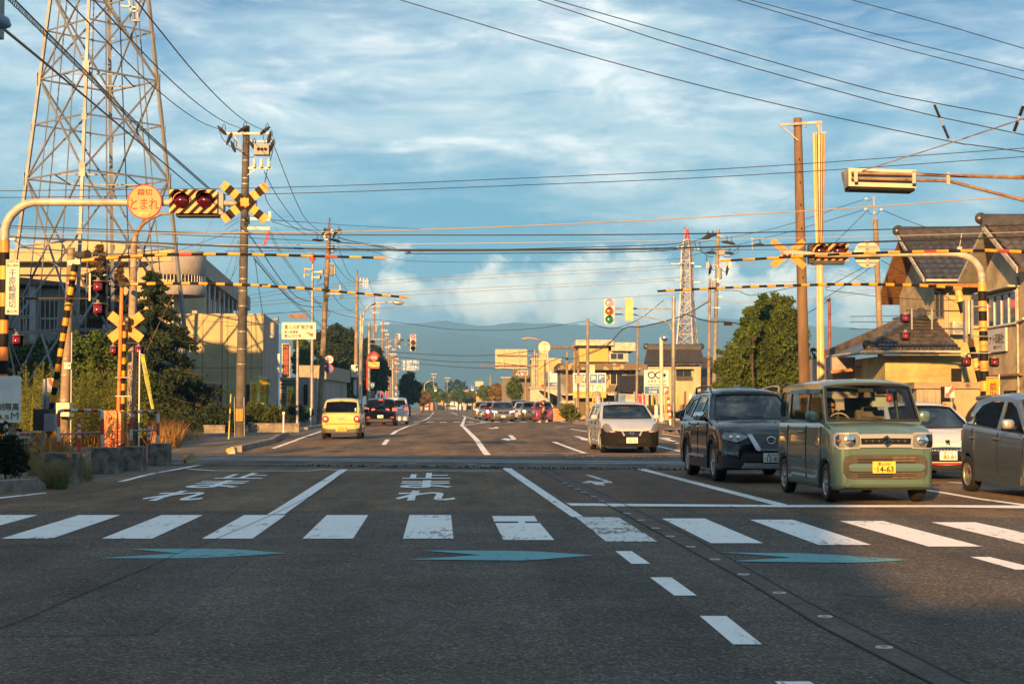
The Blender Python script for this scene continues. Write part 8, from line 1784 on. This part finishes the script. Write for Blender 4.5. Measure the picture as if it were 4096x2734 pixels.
for v in(1040,1230,1425):b.box((P('k',v,0,D).x-.015,D-.012,.1),(P('k',v,0,D).x+.015,D-.002,q.z-.02))
for i in range(6):x=p.x+.05+i*.13;b.box((x,D-.02,.1),(x+.05,D-.001,q.z-.05))
b.build('door_joints',M_GREY,t);p,q=P('k',785,232,52),P('k',950,290,52);t=bld('small cream shed with a red top left of the tan shed',p.x,52,'shed','shed');wal(t,p.x,q.x,52,54,q.z,p.z,mat('shed_red',(.45,.10,.05),.6),'roof');wal(t,p.x+.03,q.x-.03,52.03,54,0,q.z-.003,Y_WALL)
# ------------------------------------------------------------------ middle distance, right
def box_bld(label,c,x0,y0,x1,D,dep,m,side=None,cat='building'):
    p,q=P(c,x0,y0,D),P(c,x1,y0,D);t=bld(label,(p.x+q.x)/2,D,cat);wal(t,p.x,q.x,D,D+dep,0,p.z,m);wal(t,p.x-.15,q.x+.15,D-.15,D+dep+.15,p.z+.003,p.z+.25,side or PLAST,'coping');return t
t=bld('tan two-storey house with a dark tiled roof behind the glasses shop sign',9,150,'house','house');D=150.;p,q=P('f',690,735,D),P('f',1290,735,D);wal(t,p.x,q.x,D,D+9,0,p.z,mat('wall_siding',(.38,.32,.21),.8,var=.1,scale=1,stretch=(3,1,.4)))
tiles(P('f',645,718,D-.8),P('f',1338,716,D-.8),P('f',1290,560,D+4),P('f',685,560,D+4),32,10,TILE,t,amp=.09);ridge(P('f',672,556,D+4),P('f',1295,556,D+4),t,TILE,.25);pwin(t,'f',1010,795,1182,908,D,2,FRD);wal(t,P('f',1000,0,D).x,P('f',1200,0,D).x,D-.5,D-.001,P('f',0,790,D).z,P('f',0,782,D).z,FRD,'window_canopy');b=MB()
for i in range(14):x=P('f',1008+i*13,0,D).x;b.box((x,D-.35,P('f',0,910,D).z),(x+.06,D-.3,P('f',0,868,D).z))
b.build('balcony_rail',FRD,t);bx('f',690,1188,1290,1260,D-.6,.3).build('garden_wall',M_KERB,t)
D=144.;A,B=P('f',312,1030,D),P('f',640,1030,D);tiles(A,B,P('f',640,860,D+3),P('f',395,860,D+3),16,8,TILE,t,'lower_roof',.09);wal(t,P('f',350,0,D).x,P('f',700,0,D).x,D+.8,D+5.8,0,B.z,PLAST,'lower_wall')
for x0,x1,y0,y1,D,m,lb in((1292,1500,880,650,160,TILEB,'brown tiled roof peeking out right of the tan house'),(1290,1385,1030,885,142,TILE,'dark low tiled roof right of the tan house')):
    A,B=P('f',x0,y0,D),P('f',x1+60,y0,D);t=bld(lb,(A.x+B.x)/2,D,'house','house');tiles(A,B,P('f',x1+60,y1,D+5),P('f',x0+15,y1,D+5),14,8,m,t,amp=.09);wal(t,A.x+.3,B.x,D+.6,D+8,0,A.z,PLAST)
bx('f',1522,640,1665,692,170,3).build('roof',mat('roof_pinkish',(.40,.12,.10),.6),bld('pinkish roof seen beside the garden pine',16,170,'house','house'))
MOS=mat('mosaic_tiles',(.36,.28,.16),.7,var=0);nt=MOS.node_tree;vo=nt.nodes.new('ShaderNodeTexVoronoi');vo.inputs['Scale'].default_value=1.9;rp=nt.nodes.new('ShaderNodeValToRGB');tc=nt.nodes.new('ShaderNodeTexCoord');nt.links.new(tc.outputs['Object'],vo.inputs['Vector']);nt.links.new(vo.outputs['Distance'],rp.inputs[0]);rp.color_ramp.interpolation='CONSTANT';rp.color_ramp.elements[0].color=(.30,.24,.14,1);rp.color_ramp.elements[1].position=.42;rp.color_ramp.elements[1].color=(.10,.075,.045,1);nt.links.new(rp.outputs[0],nt.nodes['Principled BSDF'].inputs['Base Color'])
D=165.;t=bld('shop block faced in patterned mosaic with a yellow upper storey',0,D,'shop','shop');p,q,r=P('e',1350,720,D),P('f',545,800,D),P('f',636,725,D);wal(t,p.x,q.x,D,D+14,0,q.z-.004,MOS);wal(t,P('e',1225,0,D).x,r.x,D-1.6,D+14.5,P('e',0,798,D).z,P('e',0,722,D).z,MOS,'cornice');wal(t,P('e',1262,0,D).x,p.x-.004,D,D+13,0,q.z-.01,G_WALL,'side_wall')
u,v=P('e',1468,520,D+1),P('f',236,0,D+1);wal(t,u.x,v.x,D+1,D+10,p.z+.2,u.z,mat('wall_ochre',(.44,.33,.10),.8,var=.08,scale=2,stretch=(4,1,.2)),'upper_wall');wal(t,P('e',1428,0,D+1).x,P('f',290,0,D+1).x,D,D+11,u.z+.004,u.z+.6,PLAST,'upper_roof');w=P('f',466,580,D+1);wal(t,v.x+.004,w.x,D+1.2,D+10,p.z+.2,w.z,PLAST,'upper_wall');wal(t,v.x+.3,w.x+.7,D+.4,D+10.5,w.z+.004,w.z+.9,PLAST,'upper_roof')
pwin(t,'f',262,604,412,676,D+1.2,2);pwin(t,'f',262,832,402,962,D,2);wal(t,P('e',1260,0,D).x,P('f',300,0,D).x,D-2.4,D-.01,P('e',0,1085,D).z,P('e',0,1065,D).z,PLAST,'awning')
def board(label,c,x0,y0,x1,y1,D,m,posts=(),name='signboard',th=.12):
    p,q=P(c,x0,y0,D),P(c,x1,y1,D);t=thing(name,(p.x,D,gz(D)),label,'signboard');b=MB();b.box((p.x,D,q.z),(q.x,D+th,p.z));pl=b.build('panel',m,t)
    for x in posts:b=MB();X=P(c,x,0,D).x;b.tube([(X,D+th+.08,0),(X,D+th+.08,q.z+.3)],.08,8);b.build('post',M_STEEL,t)
    return t,pl
def ptx(pl,c,s,x0,y0,x1,y1,D,m,bold=.01,**k):p,q=P(c,x0,y0,D-.02),P(c,x1,y1,D-.02);text(s,pl,m,(p+q)/2,q.x-p.x,p.z-q.z,bold=bold,**k)
def pbox(pl,c,x0,y0,x1,y1,D,m,name='colour_field',d=.006):return bx(c,x0,y0,x1,y1,D-d,.008).build(name,m,pl)
INKN=MATS['ink_navy'];YS=mat('sign_yellow',(.50,.33,.05),.5,var=0)
t,pl=board('white, blue and yellow painting company board on posts','e',1403,830,1780,1113,140,M_WHITE,(1440,1740));pbox(pl,'e',1403,1035,1780,1113,140,YS)
for x0,ch in((1420,'屋'),(1508,'根'),(1597,'塗'),(1686,'装')):o=pbox(pl,'e',x0,846,x0+80,943,140,BLS,d=.01);ptx(o,'e',ch,x0+10,856,x0+70,934,139.97,M_WHITE,.04)
ptx(pl,'e','屋根・外壁工事',1488,968,1640,990,140,INKN);ptx(pl,'e','リフォーム工事',1488,998,1640,1020,140,INKN);ptx(pl,'e','富山ペイントセンター',1450,1045,1730,1068,139.97,MATS['ink_ochre'],.02);ptx(pl,'e','0120',1545,1080,1660,1102,139.97,MATS['ink_ochre'],.02);b=MB();b.tube([P('e',x,y,139.98) for x,y in((1680,1032),(1675,1000),(1708,970),(1742,1000),(1738,1032))],.05,4);b.build('house_outline',YS,pl)
t,pl=board('glasses shop sign with round spectacles and a red parking square','f',646,797,925,1076,118,M_WHITE,(785,));pbox(pl,'f',652,983,820,1070,118,BLS);o=pbox(pl,'f',822,983,925,1074,118,RIM);pbox(pl,'f',885,798,925,982,118,mat('sign_blue_pale',(.35,.48,.6),.5));pbox(pl,'f',858,842,893,866,118,BLS);pbox(pl,'f',867,828,884,882,118,BLS);ptx(o,'f','P',872,1000,912,1058,117.98,M_WHITE,.03);ptx(pl,'f','メガネハウス',684,903,892,942,118,MATS['ink_black'],.03)
o=pbox(pl,'f',682,955,896,972,118,BLS,d=.01);ptx(o,'f','EYE CARE STATION',690,958,888,969,117.97,M_WHITE,.02);ptx(pl,'f','コンタクト',698,990,818,1020,117.98,M_WHITE,.02);ptx(pl,'f','補聴器',698,1030,792,1060,117.98,M_WHITE,.02);b=MB();[b.tube([P('f',x+38*math.cos(a),852+34*math.sin(a),117.96) for a in np.linspace(0,6.283,19)],.045,5) for x in(730,815)];b.tube([P('f',x,y,117.96) for x,y in((765,842),(773,836),(781,842))],.045,5);b.tube([P('f',695,840,117.96),P('f',688,828,117.96)],.05,5);b.build('spectacles',MATS['ink_black'],pl);b=MB();b.cyl(P('f',785,1330,118.2),P('f',785,1195,118.2),.15);b.build('drum',M_WHITE,t)
t=thing('lamp_mast',G('f',840,1385),'thick cream mast topped by a mirror globe at the shop corner','lamp mast');D=110.;b=MB();x=P('f',840,0,D).x;b.tube([(x,D,gz(D)),(x,D,P('f',0,425,D).z)],.135,18);b.lathe((x,D,gz(D)+.15),[(.22,0),(.22,.25),(.135,.28)],'z',18);b.build('mast',mat('mast_ivory',(.48,.45,.38),.5,var=.05),t);b=MB();R_=.27;b.lathe(P('f',875,432,D),[(R_*math.sin(a),-R_*math.cos(a)) for a in np.linspace(0,math.pi,13)],'z',20);b.build('mirror_globe',M_CHROME,t);bx('f',795,1390,888,1430,D,1.6).build('plinth',M_KERB,t)
t=thing('marker_pole',(P('f',925,0,96).x,96,gz(96)),'red and white striped marker pole by the lamp mast','marker pole');b=MB();p=P('f',920,1105,96);bands(b,(p.x+.15,96,gz(96)),p,.085,[1,1,0,1,0,1,0,1,0]);b.build('pole',[M_RED,M_WHITE],t)
D=112.;t=thing('advertising_pillar',P('e',1672,1320,D),'grey domed pillar with a yellow panel in front of the paint board','pillar');p=P('e',1672,1095,D);b=MB();b.lathe((p.x,D,gz(D)),[(.32,0),(.32,p.z-.05),(.25,p.z+.12),(.1,p.z+.2),(0,p.z+.21)],'z',20);pl=b.build('pillar',G_WALL,t);o=pbox(pl,'e',1624,1098,1668,1216,D-.33,YS);ptx(o,'e','体験会',1632,1106,1660,1210,D-.35,MATS['ink_black'],vertical=True);ptx(pl,'e','補聴器相談',1676,1100,1718,1300,D-.35,M_WHITE,.03,vertical=True)
t=box_bld('cream shop block with a square tower behind the sign gantry','e',930,680,1262,225,16,Y_WALL,cat='shop');wal(t,P('e',1016,0,226).x,P('e',1098,0,226).x,226,232,P('e',0,675,226).z,P('e',0,500,226).z,Y_WALL,'tower')
t,pl=board('white shop board with a red strip and blue lettered band','e',1095,812,1258,985,205,M_WHITE,());pbox(pl,'e',1165,810,1258,832,205,RIM);o=pbox(pl,'e',1100,935,1258,983,205,mat('sign_navy',(.03,.10,.28),.5));ptx(o,'e','小井',1168,944,1235,974,204.97,M_WHITE,.03)
t,pl=board('dark brown shop board with white lettering left of the sign gantry','e',713,790,902,892,240,mat('sign_brown',(.09,.045,.03),.6),());ptx(pl,'e','メガネの',765,795,892,820,240,M_WHITE,.03);ptx(pl,'e','ハラダ',745,826,895,866,240,M_WHITE,.05)
box_bld('dark grey corrugated shop under the brown board','e',590,892,962,242,14,mat('wall_slate',(.12,.11,.11),.7,var=.15),M_GREY);t=box_bld('low cream shop with an arched porch right of the gantry poles','e',915,1010,1250,190,12,PLAST,G_WALL);b=MB();b.grid(lambda u,v:P('e',1005+250*u,1110-82*math.sin(math.pi*(.5+u*.5)),184+v*6),10,2);b.build('arched_porch',mat('porch_grey',(.36,.36,.36),.4,var=.1),t);pwin(t,'e',1175,1120,1240,1230,190,3,FRD)
b=MB();p,q=P('e',1172,1238,132),P('e',1290,1328,132);b.box((p.x,132,0),(q.x,132.3,p.z));top(b,'garden_wall',mat('wall_salmon',(.52,.20,.09),.8,var=.1),'salmon low wall right of the magenta minicar','wall');box_bld('ochre house front behind the weedy bush','e',1290,1175,1400,150,6,S_WALL,cat='house')
for i,(x0,y0,x1,D,m) in enumerate(((1660,1000,1800,500,'salmon'),(1860,1010,1915,520,'ochre'),(1915,1020,2120,540,'white'),(2120,1030,2290,560,'cream'),(2150,925,2255,600,'rose'))):box_bld('tiny %s building behind the street trees at the road end'%m,'d',x0,y0 if i<4 else 890,x1,D,14,{'salmon':mat('wall_rose',(.52,.25,.16),.8),'ochre':Y_WALL,'white':M_WHITE,'cream':PLAST,'rose':mat('roof_rose',(.70,.18,.14),.6)}[m])
for i,(x0,y0,x1,D) in enumerate(((150,1150,290,500),(300,1060,600,330))):box_bld(('pale low shops beneath the yellow-green street trees','brown low building behind the queue of cars')[i],'e',x0,y0,x1,D,12,(PLAST,S_WALL)[i])
# ------------------------------------------------------------------ signals, road signs, lamps
def arch_pole(label,c,pts,D,r,m=M_STEEL,name='pole',cat='pole',x0=None):t=thing(name,(P(c,pts[0][0],0,D).x,D,gz(D)),label,cat);b=MB();q=[P(c,x,y,D) for x,y in pts];b.tube([(q[0].x,D,gz(D))]+q,r,12);b.build('pole',m,t);return t
SGW=mat('signal_white',(.50,.50,.47),.45,var=.05);LR=mat('signal_red_lit',(1.,.10,.08),.3,var=0,emit=1.1);LA=mat('signal_amber_off',(.22,.07,.015),.2,var=0);LG=mat('signal_green_off',(.005,.07,.06),.15,var=0)
def signal(label,c,x0,y0,x1,y1,D,order=(LR,LA,LG),far=False):
    p,q=P(c,x0,y0,D),P(c,x1,y1,D);t=thing('traffic_light',(p.x,D,q.z),label,'traffic light');w=q.x-p.x;h=p.z-q.z;b=MB();b.poly([(p.x+w*.1,D,p.z),(q.x-w*.1,D,p.z),(q.x,D,p.z-w*.12),(q.x,D,q.z+w*.12),(q.x-w*.1,D,q.z),(p.x+w*.1,D,q.z),(p.x,D,q.z+w*.12),(p.x,D,p.z-w*.12)],(),(0,1,0),.22);hs=b.build('housing',SGW,t);R_=w*.38
    for i,m in enumerate(order):
        cc=Vector(((p.x+q.x)/2,D-.02,p.z-h*(i+.5)/3));b=MB();b.lathe(cc,[(R_,.0),(R_*.8,-.03),(0,-.05)],'y',18);o=b.build('lens',m,t);b=MB();vs=[]
        for k in range(13):a=math.pi*(k/12*1.3-.15);vs+=[cc+Vector((R_*1.1*math.cos(a),yy,R_*1.1*math.sin(a))) for yy in(.01,-.06-.20*max(0,math.sin(a)))]
        b.add(vs,[(2*k,2*k+1,2*k+3,2*k+2) for k in range(12)],True);b.build('visor',SGW,o)
    return t
signal('left traffic light showing red, hung on two arms over the road','d',1541,246,1608,438,118);signal('right traffic light showing red, nearest of the signals','f',190,-12,308,270,86,(LR,LA,mat('signal_green_dim',(.01,.16,.10),.15,var=0)))
for lb,c,v,D in(('tiny far traffic light showing green, left one','d',(1818,838,1840,898),300),('tiny far traffic light showing green, right one','d',(2240,828,2262,888),330)):signal(lb,c,*v,D,(M_DARK,M_DARK,mat('signal_green_lit',(.1,1.,.5),.3,var=0,emit=1.2)))
bx('f',428,-20,518,238,87,.2).build('housing',mat('signal_back_tan',(.62,.42,.20),.6,var=.1),thing('traffic_signal',P('f',470,100,87),'tan back of a signal housing beside the right traffic light','traffic light'))
D=88.;t=arch_pole('tall galvanised signal pole with two arms and a black and yellow band','f',[(980,1440),(980,400),(984,-40)],D,[.12,.12,.11,.10],cat='signal pole');b=MB()
for pts in([(310,90),(960,100)],[(310,98),(960,96)],[(310,160),(520,162),(700,195),(880,238),(940,270),(955,330)]):b.tube([P('f',x,y,D) for x,y in pts],.035,8)
b.build('arm',M_STEEL,t);bx('f',957,1265,998,1332,D-.13,.03).build('band',M_DARK,t);bx('f',976,1155,988,1330,D-.16,.04).build('stripe',M_GREY,t)
D=120.;t=arch_pole('galvanised pole carrying the left traffic light arms','d',[(1072,1000),(1074,110)],D,.105,cat='signal pole');b=MB()
for y in(303,312,360):b.tube([P('d',1085,y-6,D),P('d',1541,y+6,D)],.035,6)
b.build('arm',M_STEEL,t)
arch_pole('thick grey steel pole behind the street lamp','c',[(1548,1568),(1552,1292)],125,.15,cat='pole');arch_pole('slim white steel pole under the blue distance sign','d',[(1345,1000),(1342,530)],185,.13,cat='pole')
t,pl=board('narrow white push-button signal board hanging from the left arm','d',1366,238,1428,415,119.8,M_WHITE,());ptx(pl,'d','押ボタン信号機',1380,248,1412,405,119.8,BLS,.02,vertical=True)
t=arch_pole('cream street lamp arching right over the left lane','d',[(970,1000),(985,400),(1005,60)],113,.09,SGW,'street_lamp','street lamp');b=MB();b.tube([P('c',x,y,113) for x,y in((1578,1310),(1592,1265),(1640,1210),(1720,1178),(1820,1165),(1910,1160),(1960,1160))],[.085,.08,.07,.06,.055,.05,.05],10);b.build('arm',SGW,t);b=MB();b.tube([P('c',1908,1160,113),P('c',1960,1170,113),P('c',2010,1172,113),P('c',2042,1165,113)],[.06,.17,.16,.04],12);b.v=[(x,113+(y-113)*.8,z if z>P('c',0,1162,113).z-.5 else z) for x,y,z in b.v];b.build('lamp_head',mat('lamp_head_grey',(.30,.28,.25),.3,.4),t)
t=arch_pole('thin street lamp arching left behind the round sign back','e',[(1128,1140),(1120,700),(1112,595)],165,.10,SGW,'street_lamp','street lamp');b=MB();b.tube([P('e',x,y,165) for x,y in((1112,600),(1090,545),(1040,465),(980,440),(900,430),(860,432))],.08,8);b.build('arm',mat('arm_rusty_pink',(.45,.26,.20),.6),t);b=MB();b.tube([P('e',895,434,165),P('e',850,443,165),P('e',808,438,165)],[.06,.18,.06],12);b.build('lamp_head',M_GREY,t)
t=arch_pole('thin distant street lamp left of the far signals','d',[(1702,1020),(1703,830),(1725,795),(1770,778),(1810,778)],310,.1,M_STEEL,'street_lamp','street lamp')
D=122.;t=arch_pole('brown arched pole holding a round sign seen from behind','e',[(1462,1385),(1462,650),(1445,590),(1400,550),(1330,537),(1040,536)],D,.10,M_RUST,'sign_pole','sign');cc=P('e',1076,536,D-.2);b=MB();b.lathe(cc,[(.46,0),(.46,.03),(0,.03)],'y',32);b.lathe(cc,[(0,-.0),(.46,0)],'y',32);b.build('disc',MATS['sign_back'],t);b=MB();[b.bar(P('e',1040,y,D-.25),P('e',1115,y,D-.25),.04) for y in(495,578)];b.bar(P('e',1078,480,D-.25),P('e',1078,600,D-.25),.04);b.build('stiffener',M_STEEL,t)
b=MB();b.lathe(P('e',1475,905,D-.3),[(.30,0),(0,.01)],'y',24);b.build('mirror_back',mat('disc_tan',(.40,.30,.18),.6),t);b=MB();b.lathe(P('e',1058,977,170),[(.19,0),(0,.0)],'y',20);top(b,'round_sign',RIM,'small round red sign far below the round sign back','sign')
D=200.;t,pl=board('large ribbed back of an overhead road sign on a gantry','e',515,560,880,778,D,mat('sign_back_cream',(.45,.37,.26),.6,.2,var=.1),(),'sign_gantry');b=MB();[b.bar(P('e',515,y,D-.05),P('e',880,y,D-.05),.07) for y in range(570,778,26)];[b.bar(P('e',x,562,D-.15),P('e',x,776,D-.15),.14) for x in(607,787)];b.build('rib',MATS['sign_back_cream'],t);b=MB();[b.bar(P('e',535,y,D-.3),P('e',1010,y+2,D-.3),.14) for y in(630,745)];b.tube([P('e',330,745,D-.3),P('e',540,748,D-.3)],.08,6);b.build('beam',M_RUST,t)
for x,y in((965,565),(992,605)):b=MB();X=P('e',x,0,D).x;b.tube([(X,D,0),(X,D,P('e',0,y,D).z)],.14,10);b.build('column',M_STEEL,t)
t,pl=board('smaller far road sign back over the autumn street trees','e',288,925,380,980,380,MATS['sign_back_cream'],(318,));t,pl=board('tiny white and blue board across the far road','d',2025,908,2120,938,420,mat('board_pale_blue',(.5,.58,.62),.5),())
D=178.;t,pl=board('blue highway sign giving distances in kilometres to two towns','d',1441,534,1648,663,D,BLS,(),'road_sign');W_=M_WHITE
for s_,v in(('魚津',(1500,543,1562,572)),('23',(1574,543,1612,573)),('Km',(1614,560,1640,574)),('Uozu',(1500,577,1545,592)),('滑川',(1500,602,1568,634)),('14',(1578,604,1612,634)),('Km',(1614,620,1640,634)),('Namerikawa',(1498,638,1602,654)),('415',(1456,592,1486,608))):ptx(pl,'d',s_,*v,D,W_,.03)
b=MB();b.poly([P('d',x,y,D-.02) for x,y in((1471,543),(1486,562),(1477,562),(1477,582),(1465,582),(1465,562),(1456,562))]);b.poly([P('d',x,y,D-.02) for x,y in((1464,622),(1478,622),(1478,652),(1464,652))]);b.build('arrow',W_,pl);b=MB();b.bar(P('d',1340,550,D+.2),P('d',1445,552,D+.2),.12);b.bar(P('d',1340,632,D+.2),P('d',1445,632,D+.2),.12);b.build('arm',M_RUST,t)
D=118.;t=arch_pole('red arched pole with the round fire hydrant sign','d',[(1050,1030),(1052,560),(1060,500),(1080,465),(1125,450),(1165,465),(1185,500)],D,.055,M_RED,'hydrant_sign','sign');o,cc=round_sign(t,'d',1128,508,D-.1,.31,RIM,RIM);text('消火栓',o,M_WHITE,cc+Vector((0,-.02,0)),.46,.20,bold=.03);bx('d',1062,562,1190,635,D-.1,.04).build('advert',mat('advert_yellow',(.72,.50,.12),.5),t);o=bx('d',1062,612,1190,635,D-.13,.04).build('advert_strip',RIM,t);ptx(o,'d','うえむら',1100,570,1184,594,D-.15,RIM,.01)
b=MB();D=117;b.poly([P('d',x,y,D) for x,y in((1088,798),(1110,794),(1134,798),(1136,830),(1122,856),(1108,868),(1094,852),(1088,830))],(),(0,1,0),.04);t=thing('route_sign',P('d',1110,868,D),'blue rounded shield route sign reading 415','sign');pl=b.build('panel',BLS,t);ptx(pl,'d','415',1090,812,1130,838,D,M_WHITE,.02)
for y,lb in((858,'upper'),(930,'lower')):t=thing('direction_sign',P('d',1380,y,180),'round blue arrow sign right of the slim white pole, %s one'%lb,'sign');o,cc=round_sign(t,'d',1380,y,180,.27,BLU,BLU);b=MB();b.poly([cc+Vector((x,-.03,z)) for x,z in((0,.19),(.1,.06),(.035,.06),(.035,-.18),(-.035,-.18),(-.035,.06),(-.1,.06))]);b.build('arrow',M_WHITE,o)
b=bx('d',872,595,945,735,149.5,.5);t=thing('pedestrian_signal',P('d',905,735,149.5),'cream pedestrian signal head on the third left pole','signal');o=b.build('housing',SGW,t);b=MB();[b.poly([P('d',x,y+dy,149.1) for x,y in((918,602),(946,602),(918,640))]) for dy in(0,62)];b.build('visor_gap',M_DARK,o);b=bx('d',897,765,930,950,149.6,.1);t=top(b,'pole_advert',mat('advert_white',(.45,.48,.52),.5),'vertical grey advert plate wrapped on the third left pole','sign')
D=85.;t,pl=board('cream police box direction board with blue characters and a pointing red hand','d',78,111,464,303,D,mat('sign_cream',(.55,.50,.38),.45,var=.04),(255,));ptx(pl,'d','富山北幹部交番',106,138,437,187,D,INKN,.015);ptx(pl,'d','富山県警察',106,203,265,235,D,INKN);ptx(pl,'d','富山北庁舎',106,243,300,282,D,INKN);b=MB();b.poly([P('d',x,y,D-.02) for x,y in((348,232),(370,226),(405,232),(436,228),(436,266),(415,270),(395,266),(392,250),(372,240),(350,238))]);b.build('pointing_hand',RIM,pl);bx('d',163,18,362,62,D,.1).build('light_bar',mat('bar_rust',(.18,.08,.03),.6),t)
t,pl=board('tall dark LED message board with red glowing characters','d',78,350,173,739,D+1,PLAST,());o=pbox(pl,'d',90,360,162,730,D+1,mat('led_panel',(.008,.006,.005),.6));ptx(o,'d','へ犯罪抑止の',98,375,152,715,D+.98,mat('led_red',(.45,.03,.01),.5,var=0,emit=.5),.0,vertical=True);t,pl=board('narrow white vertical notice left of the LED board','d',30,468,52,735,D+1,M_WHITE,())
t=arch_pole('tall siren pole with four cream horns under a red siren','c',[(995,1395),(996,900),(1000,735)],95.,[.10,.09,.08,.07],cat='siren pole',name='siren_pole');D=95.;b=MB();b.lathe(P('c',998,728,D),[(.08,0),(.06,.12),(.1,.15),(.1,.18)],'z',12);b.lathe(P('c',998,685,D),[(.2,0),(.2,.2),(.17,.25),(0,.25)],'z',16);b.lathe(P('c',996,655,D),[(.06,0),(.08,.1),(.07,.28),(0,.28)],'z',12);b.build('siren',M_RED,t)
for x0,x1,y,in((905,990,790),(1120,1010,820),(905,960,855),(1088,1000,880)):b=MB();p,q=P('c',x0,y,D-.3),P('c',x1,y,D-.2);b.tube([p,p.lerp(q,.12),p.lerp(q,.5),q],[.16,.10,.05,.03],16,False);b.build('horn',mat('horn_cream',(.62,.52,.36),.5,var=.06),t)
b=MB();b.tube([P('c',540,1568,70),P('c',545,1395,70)],.12,12);t=top(b,'short_pole',M_STEEL,'short concrete stub pole with a loudspeaker left of the police board','pole',base=P('c',540,1568,70));BASE[t.name]=Vector(t.location);b=MB();b.tube([P('c',610,1358,69.8),P('c',580,1362,69.8),P('c',545,1365,69.8)],[.15,.08,.04],14,False);b.build('loudspeaker',M_STEEL,t)
for(x,y0,y1,lb) in((97,1130,1368,'white roadside post with an orange band on the nearer kerb'),(407,1080,1292,'white roadside post on the farther short kerb')):g=G('d',x,y1+8);t=thing('delineator',(g.x,g.y,gz(g.y)+.1),lb,'post');z=P('d',x,y0+30,g.y).z;b=MB();b.tube([(g.x,g.y,gz(g.y)),(g.x,g.y,z)],.042,10);b.build('post',M_WHITE,t);b=MB();b.lathe((g.x,g.y,z+.06),[(.065,-.03),(.065,.03)],'y',14);b.lathe((g.x,g.y-.03,z+.06),[(.065,0),(0,0)],'y',14);b.build('reflector',SGW,t)
b=MB();D=58;b.tube([P('b',1912,965,D),P('b',1932,575,D)],.03,8);top(b,'guy_guard',mat('guard_yellow2',(.65,.45,.08),.5),'thin yellow guy-wire guard leaning left of the tall dark pole','cable guard')
D=44.;t=upole('a',596,712,(560,1568),D,.10,.15,'concrete pole with a camera, number plate and cream box behind the guard arches',MATS['pole_warm_concrete']);bx('b',482,648,590,762,D-.3,.3).build('cream_box',mat('box_cream',(.62,.50,.34),.5),t);o=bx('b',536,312,592,366,D-.16,.02).build('number_plate',M_WHITE,t);ptx(o,'b','こ14-',540,322,590,345,D-.17,M_DARK);b=MB();b.tube([P('a',640,775,D-.5),P('a',700,775,D-.7),P('a',735,772,D-.8)],[.08,.12,.14],14);b.build('camera',M_DPOLE,t);b=MB();b.tube([P('b',600,60,D-.1),P('b',590,1050,D-.1)],.02,6);b.build('conduit',M_SIL,t)
# ------------------------------------------------------------------ unseen blocks added behind and left of the camera to cast shade
SH=mat('shade_wall',(.40,.36,.30),.9)
b=MB();pf=[(45,0),(45,8.5),(-7.0,8.7),(-8.2,9.9),(-9.6,12.0),(-10.6,16.0),(-14,17.8),(-52,18.1),(-90,18.1),(-90,0)];b.poly([(x,-20,z) for x,z in pf],(),(0,-1,0),6);top(b,'unseen_shade_row',SH,'unseen stepped block added behind the camera to shade the road and crossing','building')  # stepped outline shaped to put the shadow edge on the road
b=MB();b.box((-80,58,0),(-33.5,64,17.6));b.box((-33.49,58,0),(-23.9,64,13.4));b.box((-28.9,60,13.41),(-27.7,62,14.5));top(b,'unseen_shade_block',SH,'unseen stepped block added left of the frame to shade the walls beyond the thicket','building')  # heights set to shade the lower gym, school and police walls
flush_texts()
